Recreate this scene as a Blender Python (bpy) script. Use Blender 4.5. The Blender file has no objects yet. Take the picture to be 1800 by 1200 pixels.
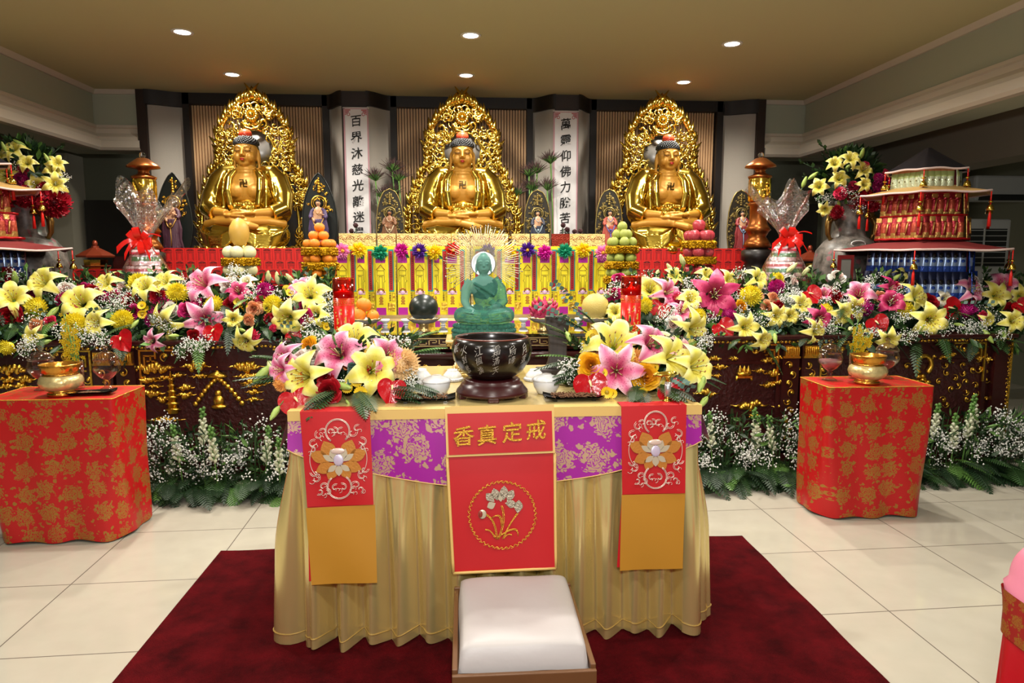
import bpy, math, random
from mathutils import Vector, Matrix, Euler, noise
PI = math.pi
R = random.Random(7)
S = bpy.context.scene
COL = S.collection
# ------------------------------------------------------------------ camera
CAM_H, YAW, PITCH, FPX = 1.5, math.radians(4.05), math.radians(7.1), 1200.0
cd = bpy.data.cameras.new('camera'); cd.sensor_width = 36; cd.lens = 24; cd.clip_start = .05
cam = bpy.data.objects.new('camera', cd); COL.objects.link(cam)
cam.location = (0, 0, CAM_H); cam.rotation_euler = (PI/2 - PITCH, 0, -YAW); S.camera = cam
# ------------------------------------------------------------------ light and exposure
S.view_settings.view_transform = 'Standard'; S.view_settings.look = 'None'
S.view_settings.gamma = 1.0; S.view_settings.use_curve_mapping = False
S.view_settings.exposure = -0.08
S.cycles.max_bounces = 7; S.cycles.transparent_max_bounces = 16; S.cycles.transmission_bounces = 8
S.cycles.caustics_reflective = False; S.cycles.caustics_refractive = False
S.cycles.sample_clamp_indirect = 6.0
wd = bpy.data.worlds.new('ambient_fill'); S.world = wd; wd.use_nodes = True  # even fill light, added; enters from behind the camera where the hall is left open
wd.node_tree.nodes['Background'].inputs[0].default_value = (1.0, .97, .92, 1)
wd.node_tree.nodes['Background'].inputs[1].default_value = .30
def lamp(name, kind, loc, power, color=(1, .9, .75), size=.1, rot=(0, 0, 0), **kw):
    l = bpy.data.lights.new(name, kind); l.energy = power; l.color = color
    if kind == 'AREA': l.shape = kw.get('shape', 'DISK'); l.size = size; l.spread = kw.get('spread', PI)
    elif kind == 'SPOT': l.spot_size = kw.get('cone', 1.9); l.spot_blend = .8; l.shadow_soft_size = size
    else: l.shadow_soft_size = size
    o = bpy.data.objects.new(name, l); COL.objects.link(o); o.location = loc; o.rotation_euler = rot
    return o
LIGHT_XY = [(-2.05, 5.43), (.07, 5.36), (2.1, 5.42), (-2.08, 6.62), (.04, 6.5), (2.1, 6.6)]
for i, (x, y) in enumerate(LIGHT_XY):
    lamp('downlight_lamp', 'SPOT', (x, y, 3.10), 150 if y < 6 else 125, (1, .93, .81), .05, cone=2.85)
for x, y, w in [(-2.0, 3.9, 165), (0.1, 3.9, 165), (2.1, 3.9, 165), (-2.0, 2.3, 60), (0.1, 2.3, 60), (2.1, 2.3, 60), (-2, .6, 85), (.1, .6, 85), (2.1, .6, 85)]:
    lamp('downlight_lamp', 'SPOT', (x, y, 3.10), w, (1, .95, .86), .05, cone=2.7)
lamp('camera_flash', 'AREA', (.02, -.05, 1.85), 52, (1, .97, .93), .16, (PI/2 - .12, 0, -YAW))
# ------------------------------------------------------------------ pixel of the photograph -> point of the room
def ray(px, py):
    x = (px-900)/FPX; y = -(py-600)/FPX
    f = math.cos(PITCH) + y*math.sin(PITCH); u = y*math.cos(PITCH) - math.sin(PITCH)
    return Vector((x*math.cos(YAW)+f*math.sin(YAW), -x*math.sin(YAW)+f*math.cos(YAW), u))
def at(px, py, Y): r = ray(px, py); return Vector((0, 0, CAM_H)) + r*(Y/r.y)
def atz(px, py, Z): r = ray(px, py); return Vector((0, 0, CAM_H)) + r*((Z-CAM_H)/r.z)
def pxm(Y): return FPX/(Y*1.0)          # pixels per metre at depth Y
# ------------------------------------------------------------------ materials
def lin(c):
    if isinstance(c, str): c = [int(c[i:i+2], 16)/255 for i in (0, 2, 4)]
    return tuple(x/12.92 if x <= .04045 else ((x+.055)/1.055)**2.4 for x in c[:3]) + (1,)
MAT = {}
def mat(name, col='808080', rough=.5, metal=0, bump=0, bscale=60, var=0, vscale=8, **kw):
    if name in MAT: return MAT[name]
    m = bpy.data.materials.new(name); m.use_nodes = True; MAT[name] = m
    nt = m.node_tree; b = nt.nodes['Principled BSDF']
    b.inputs['Base Color'].default_value = lin(col); b.inputs['Roughness'].default_value = rough; b.inputs['Metallic'].default_value = metal
    for k, v in kw.items(): b.inputs[k.replace('_', ' ')].default_value = v
    if bump or var:
        tc = nt.nodes.new('ShaderNodeTexCoord')
    if bump:
        n = nt.nodes.new('ShaderNodeTexNoise'); n.inputs['Scale'].default_value = bscale; n.inputs['Detail'].default_value = 3
        bp = nt.nodes.new('ShaderNodeBump'); bp.inputs['Strength'].default_value = bump; bp.inputs['Distance'].default_value = .01
        nt.links.new(tc.outputs['Object'], n.inputs['Vector']); nt.links.new(n.outputs['Fac'], bp.inputs['Height']); nt.links.new(bp.outputs['Normal'], b.inputs['Normal'])
    if var:
        n = nt.nodes.new('ShaderNodeTexNoise'); n.inputs['Scale'].default_value = vscale; n.inputs['Detail'].default_value = 4
        mx = nt.nodes.new('ShaderNodeMix'); mx.data_type = 'RGBA'
        c = lin(col); mx.inputs[6].default_value = tuple(x*(1-var) for x in c[:3])+(1,); mx.inputs[7].default_value = tuple(min(1, x*(1+var)) for x in c[:3])+(1,)
        nt.links.new(tc.outputs['Object'], n.inputs['Vector']); nt.links.new(n.outputs['Fac'], mx.inputs[0]); nt.links.new(mx.outputs[2], b.inputs['Base Color'])
    return m
def emis(name, col, strength):
    m = mat(name, col, .5); b = m.node_tree.nodes['Principled BSDF']
    b.inputs['Emission Color'].default_value = lin(col); b.inputs['Emission Strength'].default_value = strength
    return m
class NG:                                # small node-graph writer
    def __init__(s, m): s.nt = m.node_tree; s.b = s.nt.nodes['Principled BSDF']
    def n(s, t, ins=(), **pr):
        x = s.nt.nodes.new('ShaderNode'+t)
        for k, v in pr.items(): setattr(x, k, v)
        for k, v in dict(ins).items():
            if hasattr(v, 'is_output'): s.nt.links.new(v, x.inputs[k])
            else: x.inputs[k].default_value = v
        return x
    def m(s, op, a, b=0.0, c=0.0): return s.n('Math', {0: a, 1: b, 2: c}, operation=op).outputs[0]
    def mix(s, f, a, b):
        return s.n('Mix', {0: f, 6: lin(a) if isinstance(a, (str, tuple)) else a, 7: lin(b) if isinstance(b, (str, tuple)) else b}, data_type='RGBA').outputs[2]
    def xyz(s):
        o = s.n('TexCoord').outputs['Object']; p = s.n('SeparateXYZ', {0: o}); return p.outputs
    def vec(s, x, y, z=0.0): return s.n('CombineXYZ', {0: x, 1: y, 2: z}).outputs[0]
    def out(s, k, v): s.nt.links.new(v, s.b.inputs[k])
def brocade(name, base, gold, scale, flat=False, rough=.45, metal=.55, thr=.36):
    """woven cloth with clusters of gold peonies"""
    m = mat(name, base, rough); g = NG(m); x, y, z = g.xyz()
    v = g.vec(x, y) if flat else g.vec(g.m('ADD', x, y), z)
    nz = g.n('TexNoise', {'Vector': v, 'Scale': scale*6.0, 'Detail': 2.0}).outputs['Fac']
    vo = g.n('TexVoronoi', {'Vector': v, 'Scale': scale, 'Randomness': .45}, voronoi_dimensions='2D')
    df = g.n('VectorMath', {0: v, 1: vo.outputs['Position']}, operation='SUBTRACT').outputs[0]
    sp = g.n('SeparateXYZ', {0: df}).outputs
    th = g.m('ARCTAN2', sp[1], sp[0])
    d = vo.outputs['Distance']
    wob = g.m('MULTIPLY', g.m('SINE', g.m('ADD', g.m('MULTIPLY', th, 7.0), g.m('MULTIPLY', nz, 9.0))), .05)
    lim = g.m('ADD', g.m('ADD', thr, wob), g.m('MULTIPLY', g.m('SUBTRACT', nz, .5), .55))
    inside = g.m('LESS_THAN', d, lim)
    lines = g.m('SINE', g.m('ADD', g.m('MULTIPLY', d, 46.0), g.m('ADD', g.m('MULTIPLY', nz, 26.0), g.m('MULTIPLY', g.m('SINE', g.m('MULTIPLY', th, 5.0)), 1.6))))
    cut = g.m('GREATER_THAN', lines, -.55)
    v2 = g.n('TexVoronoi', {'Vector': v, 'Scale': scale*2.6, 'Randomness': 1.0}, voronoi_dimensions='2D').outputs['Distance']
    sprig = g.m('MULTIPLY', g.m('LESS_THAN', g.m('ADD', v2, g.m('MULTIPLY', g.m('SUBTRACT', nz, .5), 1.6)), .11), g.m('GREATER_THAN', d, lim))
    f = g.m('MAXIMUM', g.m('MULTIPLY', inside, cut), sprig)
    n2 = g.n('TexNoise', {'Vector': v, 'Scale': scale*.9, 'Detail': 1.0}).outputs['Fac']
    f = g.m('MULTIPLY', f, g.m('ADD', .62, g.m('MULTIPLY', n2, .5)))
    g.out('Base Color', g.mix(f, base, gold)); g.out('Metallic', g.m('MULTIPLY', f, metal))
    return m
# ------------------------------------------------------------------ mesh builder
def frame(d, roll=0):
    z = Vector(d).normalized(); up = Vector((0, 0, 1)) if abs(z.z) < .95 else Vector((0, 1, 0))
    x = up.cross(z).normalized(); y = z.cross(x)
    M = Matrix((x, y, z)).transposed().to_4x4()
    return M @ Matrix.Rotation(roll, 4, 'Z')
def TR(loc, rot=(0, 0, 0), sc=1):
    if not hasattr(sc, '__len__'): sc = (sc, sc, sc)
    return Matrix.Translation(loc) @ Euler(rot).to_matrix().to_4x4() @ Matrix.Diagonal((*sc, 1))
FACE = Matrix.Rotation(PI/2, 4, 'X')     # lays a drawing in x,y upright, facing the hall
class MB:
    def __init__(s): s.v, s.f, s.mi, s.sm, s.mats = [], [], [], [], []; s.uv = None
    def mid(s, m):
        if m not in s.mats: s.mats.append(m)
        return s.mats.index(m)
    def add(s, vs, fs, m, M=None, smooth=True):
        b = len(s.v); i = s.mid(m)
        s.v += [tuple(M @ Vector(p)) for p in vs] if M is not None else [tuple(p) for p in vs]
        s.f += [tuple(b+k for k in f) for f in fs]; s.mi += [i]*len(fs); s.sm += [smooth]*len(fs)
        return s
    def box(s, x0, x1, y0, y1, z0, z1, m, M=None):
        vs = [(x, y, z) for x in (x0, x1) for y in (y0, y1) for z in (z0, z1)]
        return s.add(vs, [(0, 1, 3, 2), (4, 6, 7, 5), (0, 4, 5, 1), (2, 3, 7, 6), (0, 2, 6, 4), (1, 5, 7, 3)], m, M, False)
    def grid(s, fn, nu, nv, m, M=None, closeu=False, smooth=True, flip=False):
        cu = nu if closeu else nu+1
        vs = [fn(i/nu, j/nv) for i in range(cu) for j in range(nv+1)]
        fs = []
        for i in range(nu):
            for j in range(nv):
                a = i*(nv+1)+j; b = ((i+1) % cu)*(nv+1)+j
                q = (a, b, b+1, a+1); fs.append(q[::-1] if flip else q)
        return s.add(vs, fs, m, M, smooth)
    def lathe(s, prof, m, M=None, seg=24, smooth=True, sx=1, sy=1, cap=True):
        vs = []; fs = []; n = len(prof)
        for i in range(seg):
            a = 2*PI*i/seg
            for r, z in prof: vs.append((r*math.cos(a)*sx, r*math.sin(a)*sy, z))
        for i in range(seg):
            k = (i+1) % seg
            for j in range(n-1): fs.append((i*n+j, k*n+j, k*n+j+1, i*n+j+1))
        if cap and prof[0][0] > 1e-5: fs.append(tuple(i*n for i in range(seg))[::-1])
        if cap and prof[-1][0] > 1e-5: fs.append(tuple(i*n+n-1 for i in range(seg)))
        return s.add(vs, fs, m, M, smooth)
    def ell(s, c, r, m, seg=14, rings=9, M=None):
        if not hasattr(r, '__len__'): r = (r, r, r)
        T = Matrix.Translation(c) @ Matrix.Diagonal((*r, 1))
        if M is not None: T = M @ T
        vs = [(0, 0, -1)]; fs = []
        for j in range(1, rings):
            p = -PI/2 + PI*j/rings
            for i in range(seg):
                a = 2*PI*i/seg; vs.append((math.cos(p)*math.cos(a), math.cos(p)*math.sin(a), math.sin(p)))
        vs.append((0, 0, 1)); L = len(vs)-1
        for i in range(seg):
            k = (i+1) % seg
            fs.append((0, 1+k, 1+i)); fs.append((L, 1+(rings-2)*seg+i, 1+(rings-2)*seg+k))
            for j in range(rings-2):
                a = 1+j*seg; fs.append((a+i, a+k, a+seg+k, a+seg+i))
        return s.add(vs, fs, m, T)
    def octa(s, c, r, m):
        x, y, z = c
        return s.add([(x+r, y, z), (x-r, y, z), (x, y+r, z), (x, y-r, z), (x, y, z+r), (x, y, z-r)],
                     [(0, 2, 4), (2, 1, 4), (1, 3, 4), (3, 0, 4), (2, 0, 5), (1, 2, 5), (3, 1, 5), (0, 3, 5)], m)
    def tube(s, pts, rad, m, seg=8, M=None, closed=False, cap=True, flat=1.0):
        P = [Vector(p) for p in pts]; n = len(P)
        rr = rad if hasattr(rad, '__len__') else [rad]*n
        vs = []; fs = []; up = None
        for i in range(n):
            if closed: t = P[(i+1) % n]-P[i-1]
            else: t = P[min(i+1, n-1)]-P[max(i-1, 0)]
            if t.length < 1e-9: t = Vector((0, 0, 1))
            t.normalize()
            if up is None: up = Vector((0, 1, 0)) if abs(t.y) < .9 else Vector((1, 0, 0))
            sd = t.cross(up).normalized(); up = sd.cross(t).normalized()
            for k in range(seg):
                a = 2*PI*k/seg; vs.append(P[i]+(sd*math.cos(a)+up*math.sin(a)*flat)*rr[i])
        for i in range(n if closed else n-1):
            j = (i+1) % n
            for k in range(seg):
                l = (k+1) % seg; fs.append((i*seg+k, i*seg+l, j*seg+l, j*seg+k))
        if cap and not closed: fs.append(tuple(range(seg))[::-1]); fs.append(tuple((n-1)*seg+k for k in range(seg)))
        return s.add(vs, fs, m, M)
    def prism(s, poly, d, m, M=None, smooth=False):
        n = len(poly); vs = [(x, y, 0) for x, y in poly]+[(x, y, d) for x, y in poly]
        fs = [tuple(range(n))[::-1], tuple(range(n, 2*n))]+[(i, (i+1) % n, n+(i+1) % n, n+i) for i in range(n)]
        return s.add(vs, fs, m, M, smooth)
    def mesh(s, name):
        me = bpy.data.meshes.new(name); me.from_pydata(s.v, [], s.f)
        for m in s.mats: me.materials.append(m)
        me.polygons.foreach_set('material_index', s.mi); me.polygons.foreach_set('use_smooth', s.sm); me.update()
        return me
    def build(s, name, parent=None, loc=(0, 0, 0), rot=(0, 0, 0), bev=0, **tags):
        return link(name, s.mesh(name), parent, loc, rot, bev, **tags)
def link(name, me, parent=None, loc=(0, 0, 0), rot=(0, 0, 0), bev=0, **tags):
    o = bpy.data.objects.new(name, me); COL.objects.link(o); o.parent = parent; o.location = loc; o.rotation_euler = rot
    if bev:
        b = o.modifiers.new('bevel', 'BEVEL'); b.width = bev; b.segments = 2; b.limit_method = 'ANGLE'
    return tag(o, **tags)
def tag(o, label=None, cat=None, group=None, kind=None):
    for k, v in (('label', label), ('category', cat), ('group', group), ('kind', kind)):
        if v: o[k] = v
    return o
def thing(name, label, cat, loc=(0, 0, 0), rot=(0, 0, 0), group=None, sc=1):
    o = bpy.data.objects.new(name, None); COL.objects.link(o); o.location = loc; o.rotation_euler = rot
    o.scale = (sc, sc, sc); o.empty_display_size = .05
    return tag(o, label, cat, group)
KIDS = {}
def copy_tree(o, loc, label=None, group=None, rot=None, parent=None):
    c = o.copy(); COL.objects.link(c); c.parent = parent
    if loc is not None: c.location = loc
    if rot is not None: c.rotation_euler = rot
    if label: c['label'] = label
    if group: c['group'] = group
    for k in list(o.children): copy_tree(k, None, parent=c)
    return c
def fuse(mb, voxel, smooth=3, name='body', m=None, fac=.5):
    me = mb.mesh(name); o = bpy.data.objects.new('tmp', me); COL.objects.link(o)
    r = o.modifiers.new('r', 'REMESH'); r.mode = 'VOXEL'; r.voxel_size = voxel; r.use_smooth_shade = True
    if smooth: q = o.modifiers.new('s', 'SMOOTH'); q.iterations = smooth; q.factor = fac
    dg = bpy.context.evaluated_depsgraph_get(); out = bpy.data.meshes.new_from_object(o.evaluated_get(dg))
    bpy.data.objects.remove(o); bpy.data.meshes.remove(me)
    out.name = name; out.materials.clear(); out.materials.append(m or mb.mats[0])
    out.polygons.foreach_set('use_smooth', [True]*len(out.polygons)); return out
def bake(o):
    return o
_gl = {}
def glyph(ch, bold=0.0, ext=.02):
    k = (ch, bold, ext)
    if k not in _gl:
        c = bpy.data.curves.new('glyph', 'FONT'); c.body = ch; c.extrude = ext; c.offset = bold; c.resolution_u = 3
        o = bpy.data.objects.new('glyph', c); COL.objects.link(o)
        dg = bpy.context.evaluated_depsgraph_get(); me = bpy.data.meshes.new_from_object(o.evaluated_get(dg))
        vs = [tuple(v.co) for v in me.vertices]; fs = [tuple(p.vertices) for p in me.polygons]
        bpy.data.objects.remove(o); bpy.data.curves.remove(c); bpy.data.meshes.remove(me)
        x0 = min(v[0] for v in vs); x1 = max(v[0] for v in vs); y0 = min(v[1] for v in vs); y1 = max(v[1] for v in vs)
        cx, cy = (x0+x1)/2, (y0+y1)/2
        _gl[k] = ([(a-cx, b-cy, c2) for a, b, c2 in vs], fs)
    return _gl[k]
def write(mb, ch, M, size, m, bold=.0, shear=.12, ext=.02, brush=0):
    vs, fs = glyph(ch, bold, ext)
    out = []
    for x, y, z in vs:
        y2 = y + shear*x
        if brush:
            x += brush*math.sin(7*y+3*x); y2 += brush*math.sin(9*x+2)
        out.append((x*size, y2*size, z*size))
    mb.add(out, fs, m, M, False)
ORD = 'first second third fourth fifth sixth seventh eighth ninth tenth eleventh twelfth thirteenth fourteenth fifteenth sixteenth seventeenth eighteenth nineteenth twentieth'.split()
def ordn(i): return ORD[i] if i < 20 else 'twenty-'+ORD[i-20] if i < 29 else 'thirtieth'
# ================================================================== materials of the place
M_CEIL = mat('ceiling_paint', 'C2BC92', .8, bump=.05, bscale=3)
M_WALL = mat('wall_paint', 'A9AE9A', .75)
M_TRIM = mat('trim_paint', 'C9BFAF', .55)
M_DARKW = mat('dark_lacquered_wood', '18110F', .55)
M_BROWN = mat('brown_post_wood', '2A1C16', .5)
M_GREYP = mat('grey_fabric_panel', 'A79F94', .7, bump=.2, bscale=200)
M_GOLD = mat('polished_gold', 'E8C453', .15, 1)
M_GOLDR = mat('gilded_carving', 'EDBE4A', .30, 1, bump=.5, bscale=45)
M_GOLDP = mat('pale_gold', 'E9CE8E', .28, .9)
M_TINSEL = mat('gold_tinsel', 'C99A1C', .3, 1, bump=1.0, bscale=160)
M_LACQ = mat('oxblood_lacquer', '33100F', .28, bump=.25, bscale=26, var=.25)
M_LACQ2 = mat('oxblood_carved_ground', '3A1414', .33, bump=1.0, bscale=34, var=.3)
M_SILV = mat('silver', 'D8D8DC', .18, 1)
M_COPPER = mat('copper', '9A5A2C', .3, .9)
M_WHITE = mat('white_porcelain', 'EDEDEE', .15)
M_BLACK = mat('black_lacquer', '111112', .2)
M_GLASS = mat('clear_glass', 'F4F4F4', .03, Transmission_Weight=1.0, IOR=1.3)
M_GREEN = mat('leaf_green', '2C4A22', .45, var=.35, vscale=14)
M_GREEND = mat('dark_leaf_green', '1B3319', .5, var=.35, vscale=9)
M_GREENL = mat('fresh_leaf_green', '58803A', .45, var=.3, vscale=14)
# ================================================================== the hall
def struct(name, mb, **k): return mb.build(name, kind='structure', **k)
m = mat('floor_tile', 'BDB5A4', .10); g = NG(m); x, y, z = g.xyz()
a = math.radians(1.6)
u = g.m('DIVIDE', g.m('ADD', g.m('SUBTRACT', g.m('MULTIPLY', x, math.cos(a)), g.m('MULTIPLY', y, -math.sin(a))), -1.87+3.0), .6)
v = g.m('DIVIDE', g.m('ADD', g.m('ADD', g.m('MULTIPLY', x, -math.sin(a)), g.m('MULTIPLY', y, math.cos(a))), -3.2+3.6), .595)
def line(t): return g.m('LESS_THAN', g.m('ABSOLUTE', g.m('SUBTRACT', g.m('FRACT', g.m('ADD', t, .5)), .5)), .0042)
nz = g.n('TexNoise', {'Vector': g.vec(x, y), 'Scale': 9.0, 'Detail': 4.0}).outputs['Fac']
tilec = g.mix(nz, 'BFB8A8', 'B3AC9C')
gl = g.m('MAXIMUM', line(u), line(v))
g.out('Base Color', g.mix(gl, tilec, '5A4E44')); g.out('Roughness', g.m('ADD', .09, g.m('MULTIPLY', gl, .5)))
struct('floor', MB().box(-7, 7, -3, 9, -.1, 0, m))
struct('ceiling', MB().box(-3.66, 3.66, -3, 7.7, 3.14, 3.24, M_CEIL))
# side aisles: lower ceiling beyond a deep beam
def aisle(sd, nm):
    e = lambda a, b: (min(a*sd, b*sd), max(a*sd, b*sd))
    struct('wall_'+nm, MB().box(*e(3.66, 4.0), -3, 7.3, 2.56, 3.2, M_WALL).box(*e(3.2, 4.0), 7.31, 7.6, 2.56, 3.2, M_WALL))
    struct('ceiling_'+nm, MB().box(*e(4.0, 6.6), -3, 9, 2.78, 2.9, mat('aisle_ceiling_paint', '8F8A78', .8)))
    # cornice: stepped profile swept along the beam and round the corner
    prof = [(0, 2.80), (-.03, 2.80), (-.035, 2.775), (-.015, 2.765), (-.02, 2.72), (-.06, 2.68), (-.07, 2.645), (-.09, 2.64), (-.09, 2.575), (-.07, 2.55), (0, 2.55)]
    mb = MB(); vs = []
    for p, z in prof: vs += [((3.66+p)*sd, -3, z), ((3.66+p)*sd, 7.31+p, z), (3.2*sd, 7.31+p, z)]
    fs = []
    for i in range(len(prof)-1):
        for k in (0, 1): q = (i*3+k, i*3+k+1, i*3+k+4, i*3+k+3); fs.append(q if sd > 0 else q[::-1])
    struct('trim_'+nm, mb.add(vs, fs, M_TRIM, None, False))
    mb = MB(); vs = []; pr2 = [(0, 3.10), (-.02, 3.10), (-.05, 3.14), (0, 3.14)]
    for p, z in pr2: vs += [((3.66+p)*sd, -3, z), ((3.66+p)*sd, 7.31+p, z), (3.2*sd, 7.31+p, z)]
    fs = [(i*3+k, i*3+k+1, i*3+k+4, i*3+k+3) for i in range(3) for k in (0, 1)]
    struct('trim_upper_'+nm, mb.add(vs, [f if sd > 0 else f[::-1] for f in fs], M_TRIM, None, False))
aisle(-1, 'left'); aisle(1, 'right')
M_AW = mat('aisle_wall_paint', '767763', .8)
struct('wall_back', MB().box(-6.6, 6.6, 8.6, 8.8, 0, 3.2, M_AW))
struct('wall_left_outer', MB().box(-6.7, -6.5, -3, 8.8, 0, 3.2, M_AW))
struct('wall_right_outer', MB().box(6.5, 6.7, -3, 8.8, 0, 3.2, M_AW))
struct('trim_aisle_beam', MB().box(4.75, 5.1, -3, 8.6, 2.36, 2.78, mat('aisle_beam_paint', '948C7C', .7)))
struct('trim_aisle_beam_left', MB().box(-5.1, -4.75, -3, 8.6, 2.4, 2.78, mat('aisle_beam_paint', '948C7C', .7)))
# pilasters and doors on the aisle back walls
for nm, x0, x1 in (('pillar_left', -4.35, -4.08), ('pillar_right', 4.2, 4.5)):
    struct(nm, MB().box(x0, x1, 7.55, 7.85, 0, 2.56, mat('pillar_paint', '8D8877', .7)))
M_DOOR = mat('dark_door', '1B1815', .4)
for i, (x0, x1, yy) in enumerate([(-4.05, -3.45, 7.75), (3.42, 4.1, 7.75), (-5.4, -4.45, 8.5)]):
    d = MB().box(x0, x1, yy, yy+.06, 0, 2.1, M_DOOR if i < 2 else mat('grey_green_door', '5D5B48', .6))
    for k in (0, 1): d.box(x0+.08, x1-.08, yy-.015, yy, .2+k*.95, 1.0+k*1.0, M_DOOR if i < 2 else mat('grey_green_door', '5D5B48', .6))
    struct('door_%d' % (i+1), d)
struct('window_1', MB().box(5.55, 5.72, 8.52, 8.6, .9, 2.25, emis('daylit_window', 'FFF3DC', 2.2)))
struct('trim_window', MB().box(5.5, 5.55, 8.5, 8.6, .85, 2.3, M_TRIM).box(5.72, 5.78, 8.5, 8.6, .85, 2.3, M_TRIM))
# ---- shrine back wall
ZT = 3.14
def cpts(x0, x1, bow, n=10):              # concave grey bay between a slat panel and a post that stands forward
    return [(x0+(x1-x0)*i/n, 7.40-bow*(1-math.cos(PI*i/n))/2) for i in range(n+1)]
BAYS = [(-2.76, -1.42), (-.685, .685), (1.405, 2.72)]
M_SLAT = mat('tan_timber_slat', 'D2A87C', .5, var=.15, vscale=3)
for i, (x0, x1) in enumerate(BAYS):
    mb = MB(); n = 46; w = (x1-x0)/n
    mb.box(x0, x1, 7.46, 7.5, 1.2, 3.03, mat('slat_backing', '7E6146', .6))
    for k in range(n): mb.box(x0+k*w, x0+k*w+w*.62, 7.43, 7.47, 1.2, 3.03, M_SLAT)
    struct('wall_slat_panel', mb)
mbG = MB(); mbT = MB()
spans = [(-2.82, -3.14, .12), (-1.38, -1.20, .2), (-.735, -.96, .2), (.73, .955, .2), (1.36, 1.19, .2), (2.79, 3.12, .12)]
for x0, x1, bow in spans:
    P = cpts(x0, x1, bow)
    mbG.grid(lambda u, v: (*P[int(round(u*10))], 1.2+v*1.80), 10, 1, M_GREYP, flip=x1 < x0)
    mbT.grid(lambda u, v: (P[int(round(u*10))][0], P[int(round(u*10))][1]-.05, 3.0+v*.14), 10, 1, M_DARKW, flip=x1 < x0)
    mbT.grid(lambda u, v: (P[int(round(u*10))][0], P[int(round(u*10))][1]-.05+v*.08, 3.0), 10, 1, M_DARKW, flip=x1 > x0)
struct('wall_grey_bays', mbG)
for x0, x1 in BAYS: mbT.box(x0-.06, x1+.06, 7.36, 7.5, 3.03, ZT, M_DARKW)
for x in (-2.79, -1.40, -.71, .71, 1.383, 2.755): mbT.box(x-.033, x+.033, 7.36, 7.5, 1.2, ZT, M_DARKW)
struct('trim_shrine_frame', mbT)
for nm, x0, x1, yf in (('pillar_shrine_outer_left', -3.22, -3.13, 7.24), ('pillar_shrine_left', -1.205, -.955, 7.18), ('pillar_shrine_right', .95, 1.195, 7.18), ('pillar_shrine_outer_right', 3.11, 3.20, 7.24)):
    struct(nm, MB().box(x0, x1, yf, 7.55, 0, ZT, M_BROWN))
struct('wall_shrine', MB().box(-3.2, 3.2, 7.5, 7.6, 0, ZT, M_DARKW))
# ---- downlights
for i, (x, y) in enumerate(LIGHT_XY):
    t = thing('downlight', '%s round recessed ceiling downlight in the %s row' % (('left', 'middle', 'right')[i % 3], 'front' if i < 3 else 'rear'), 'ceiling light', (x, y, 3.14), group='recessed ceiling downlights')
    MB().lathe([(.058, -.004), (.075, -.008), (.08, 0), (.056, 0)], mat('light_ring', 'E8E4DA', .4), seg=28, cap=False).build('ring', t)
    MB().lathe([(0, -.003), (.057, -.003), (.057, .0)], emis('lamp_glow', 'FFF4DE', 14), seg=28).build('diffuser', t)
# ---- air conditioners in the right aisle
t = thing('air_conditioner', 'tall floor standing white air conditioner behind the right snack tower', 'air conditioner', (5.3, 6.7, 0))
M_AC = mat('ac_plastic', 'B9BBB8', .35)
MB().box(-.30, .30, 0, .35, 0, 1.88, M_AC).build('body', t, bev=.02)
mb = MB().box(-.25, .25, -.012, 0, 1.40, 1.78, mat('vent_dark', '202322', .5))
mb.build('vent', t)
mb = MB()
for k in range(7): mb.box(-.25, .25, -.022, -.012, 1.43+k*.055, 1.437+k*.055, M_AC)
mb.box(-.006, .006, -.026, -.012, 1.4, 1.78, M_AC).build('vent_louvre', t)
MB().box(-.11, .11, -.012, 0, 1.02, 1.10, mat('panel_grey', '8C8F8E', .4)).build('control_panel', t)
t = thing('wall_air_conditioner', 'white split air conditioner high on the right aisle wall', 'air conditioner', (6.08, 7.4, 2.25))
MB().box(-.45, .42, -.11, .11, -.14, .14, M_AC).build('body', t, bev=.03)
MB().box(-.40, .37, -.118, -.105, -.135, -.07, mat('vent_dark', '202322', .5)).build('vent', t)
MB().box(.42, .5, -.1, .12, -.16, .16, M_AC).build('bracket', t)
# ================================================================== carved altars
def cloud(mb, c, w, h, m=M_GOLDR, d=.03):
    n = max(5, int(w/h*4))
    for i in range(n):
        t = (i+.5)/n*2-1
        hh = h*.5*math.sqrt(max(.15, 1-t*t))*R.uniform(.7, 1.1)
        mb.ell((c[0]+t*w*.42, c[1], c[2]+R.uniform(-.25, .25)*h), (w/n*1.1, d*R.uniform(.6, 1), hh), m, 9, 6)
    for sd in (-1, 1):
        x = c[0]+sd*w*.42
        mb.tube([(x, c[1], c[2]), (x+sd*w*.2, c[1], c[2]-.1*h), (x+sd*w*.42, c[1], c[2]+.05*h)], [h*.18, h*.1, h*.02], m, 6)
def hook(mb, c, r, m, a0=None, sd=None, d=.6):
    a0 = R.uniform(0, 2*PI) if a0 is None else a0; sd = R.choice((-1, 1)) if sd is None else sd
    P = []; W = []
    for i in range(12):
        t = i/11; a = a0+sd*t*4.6; q = r*(.25+.9*t)
        P.append((c[0]+q*math.cos(a), c[1], c[2]+q*math.sin(a))); W.append(r*(.42*(1-t)+.05))
    mb.tube(P, W, m, 7, flat=d)
    mb.ell((c[0], c[1]-.004, c[2]), (r*.4, r*.3, r*.4), m, 8, 6)
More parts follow.
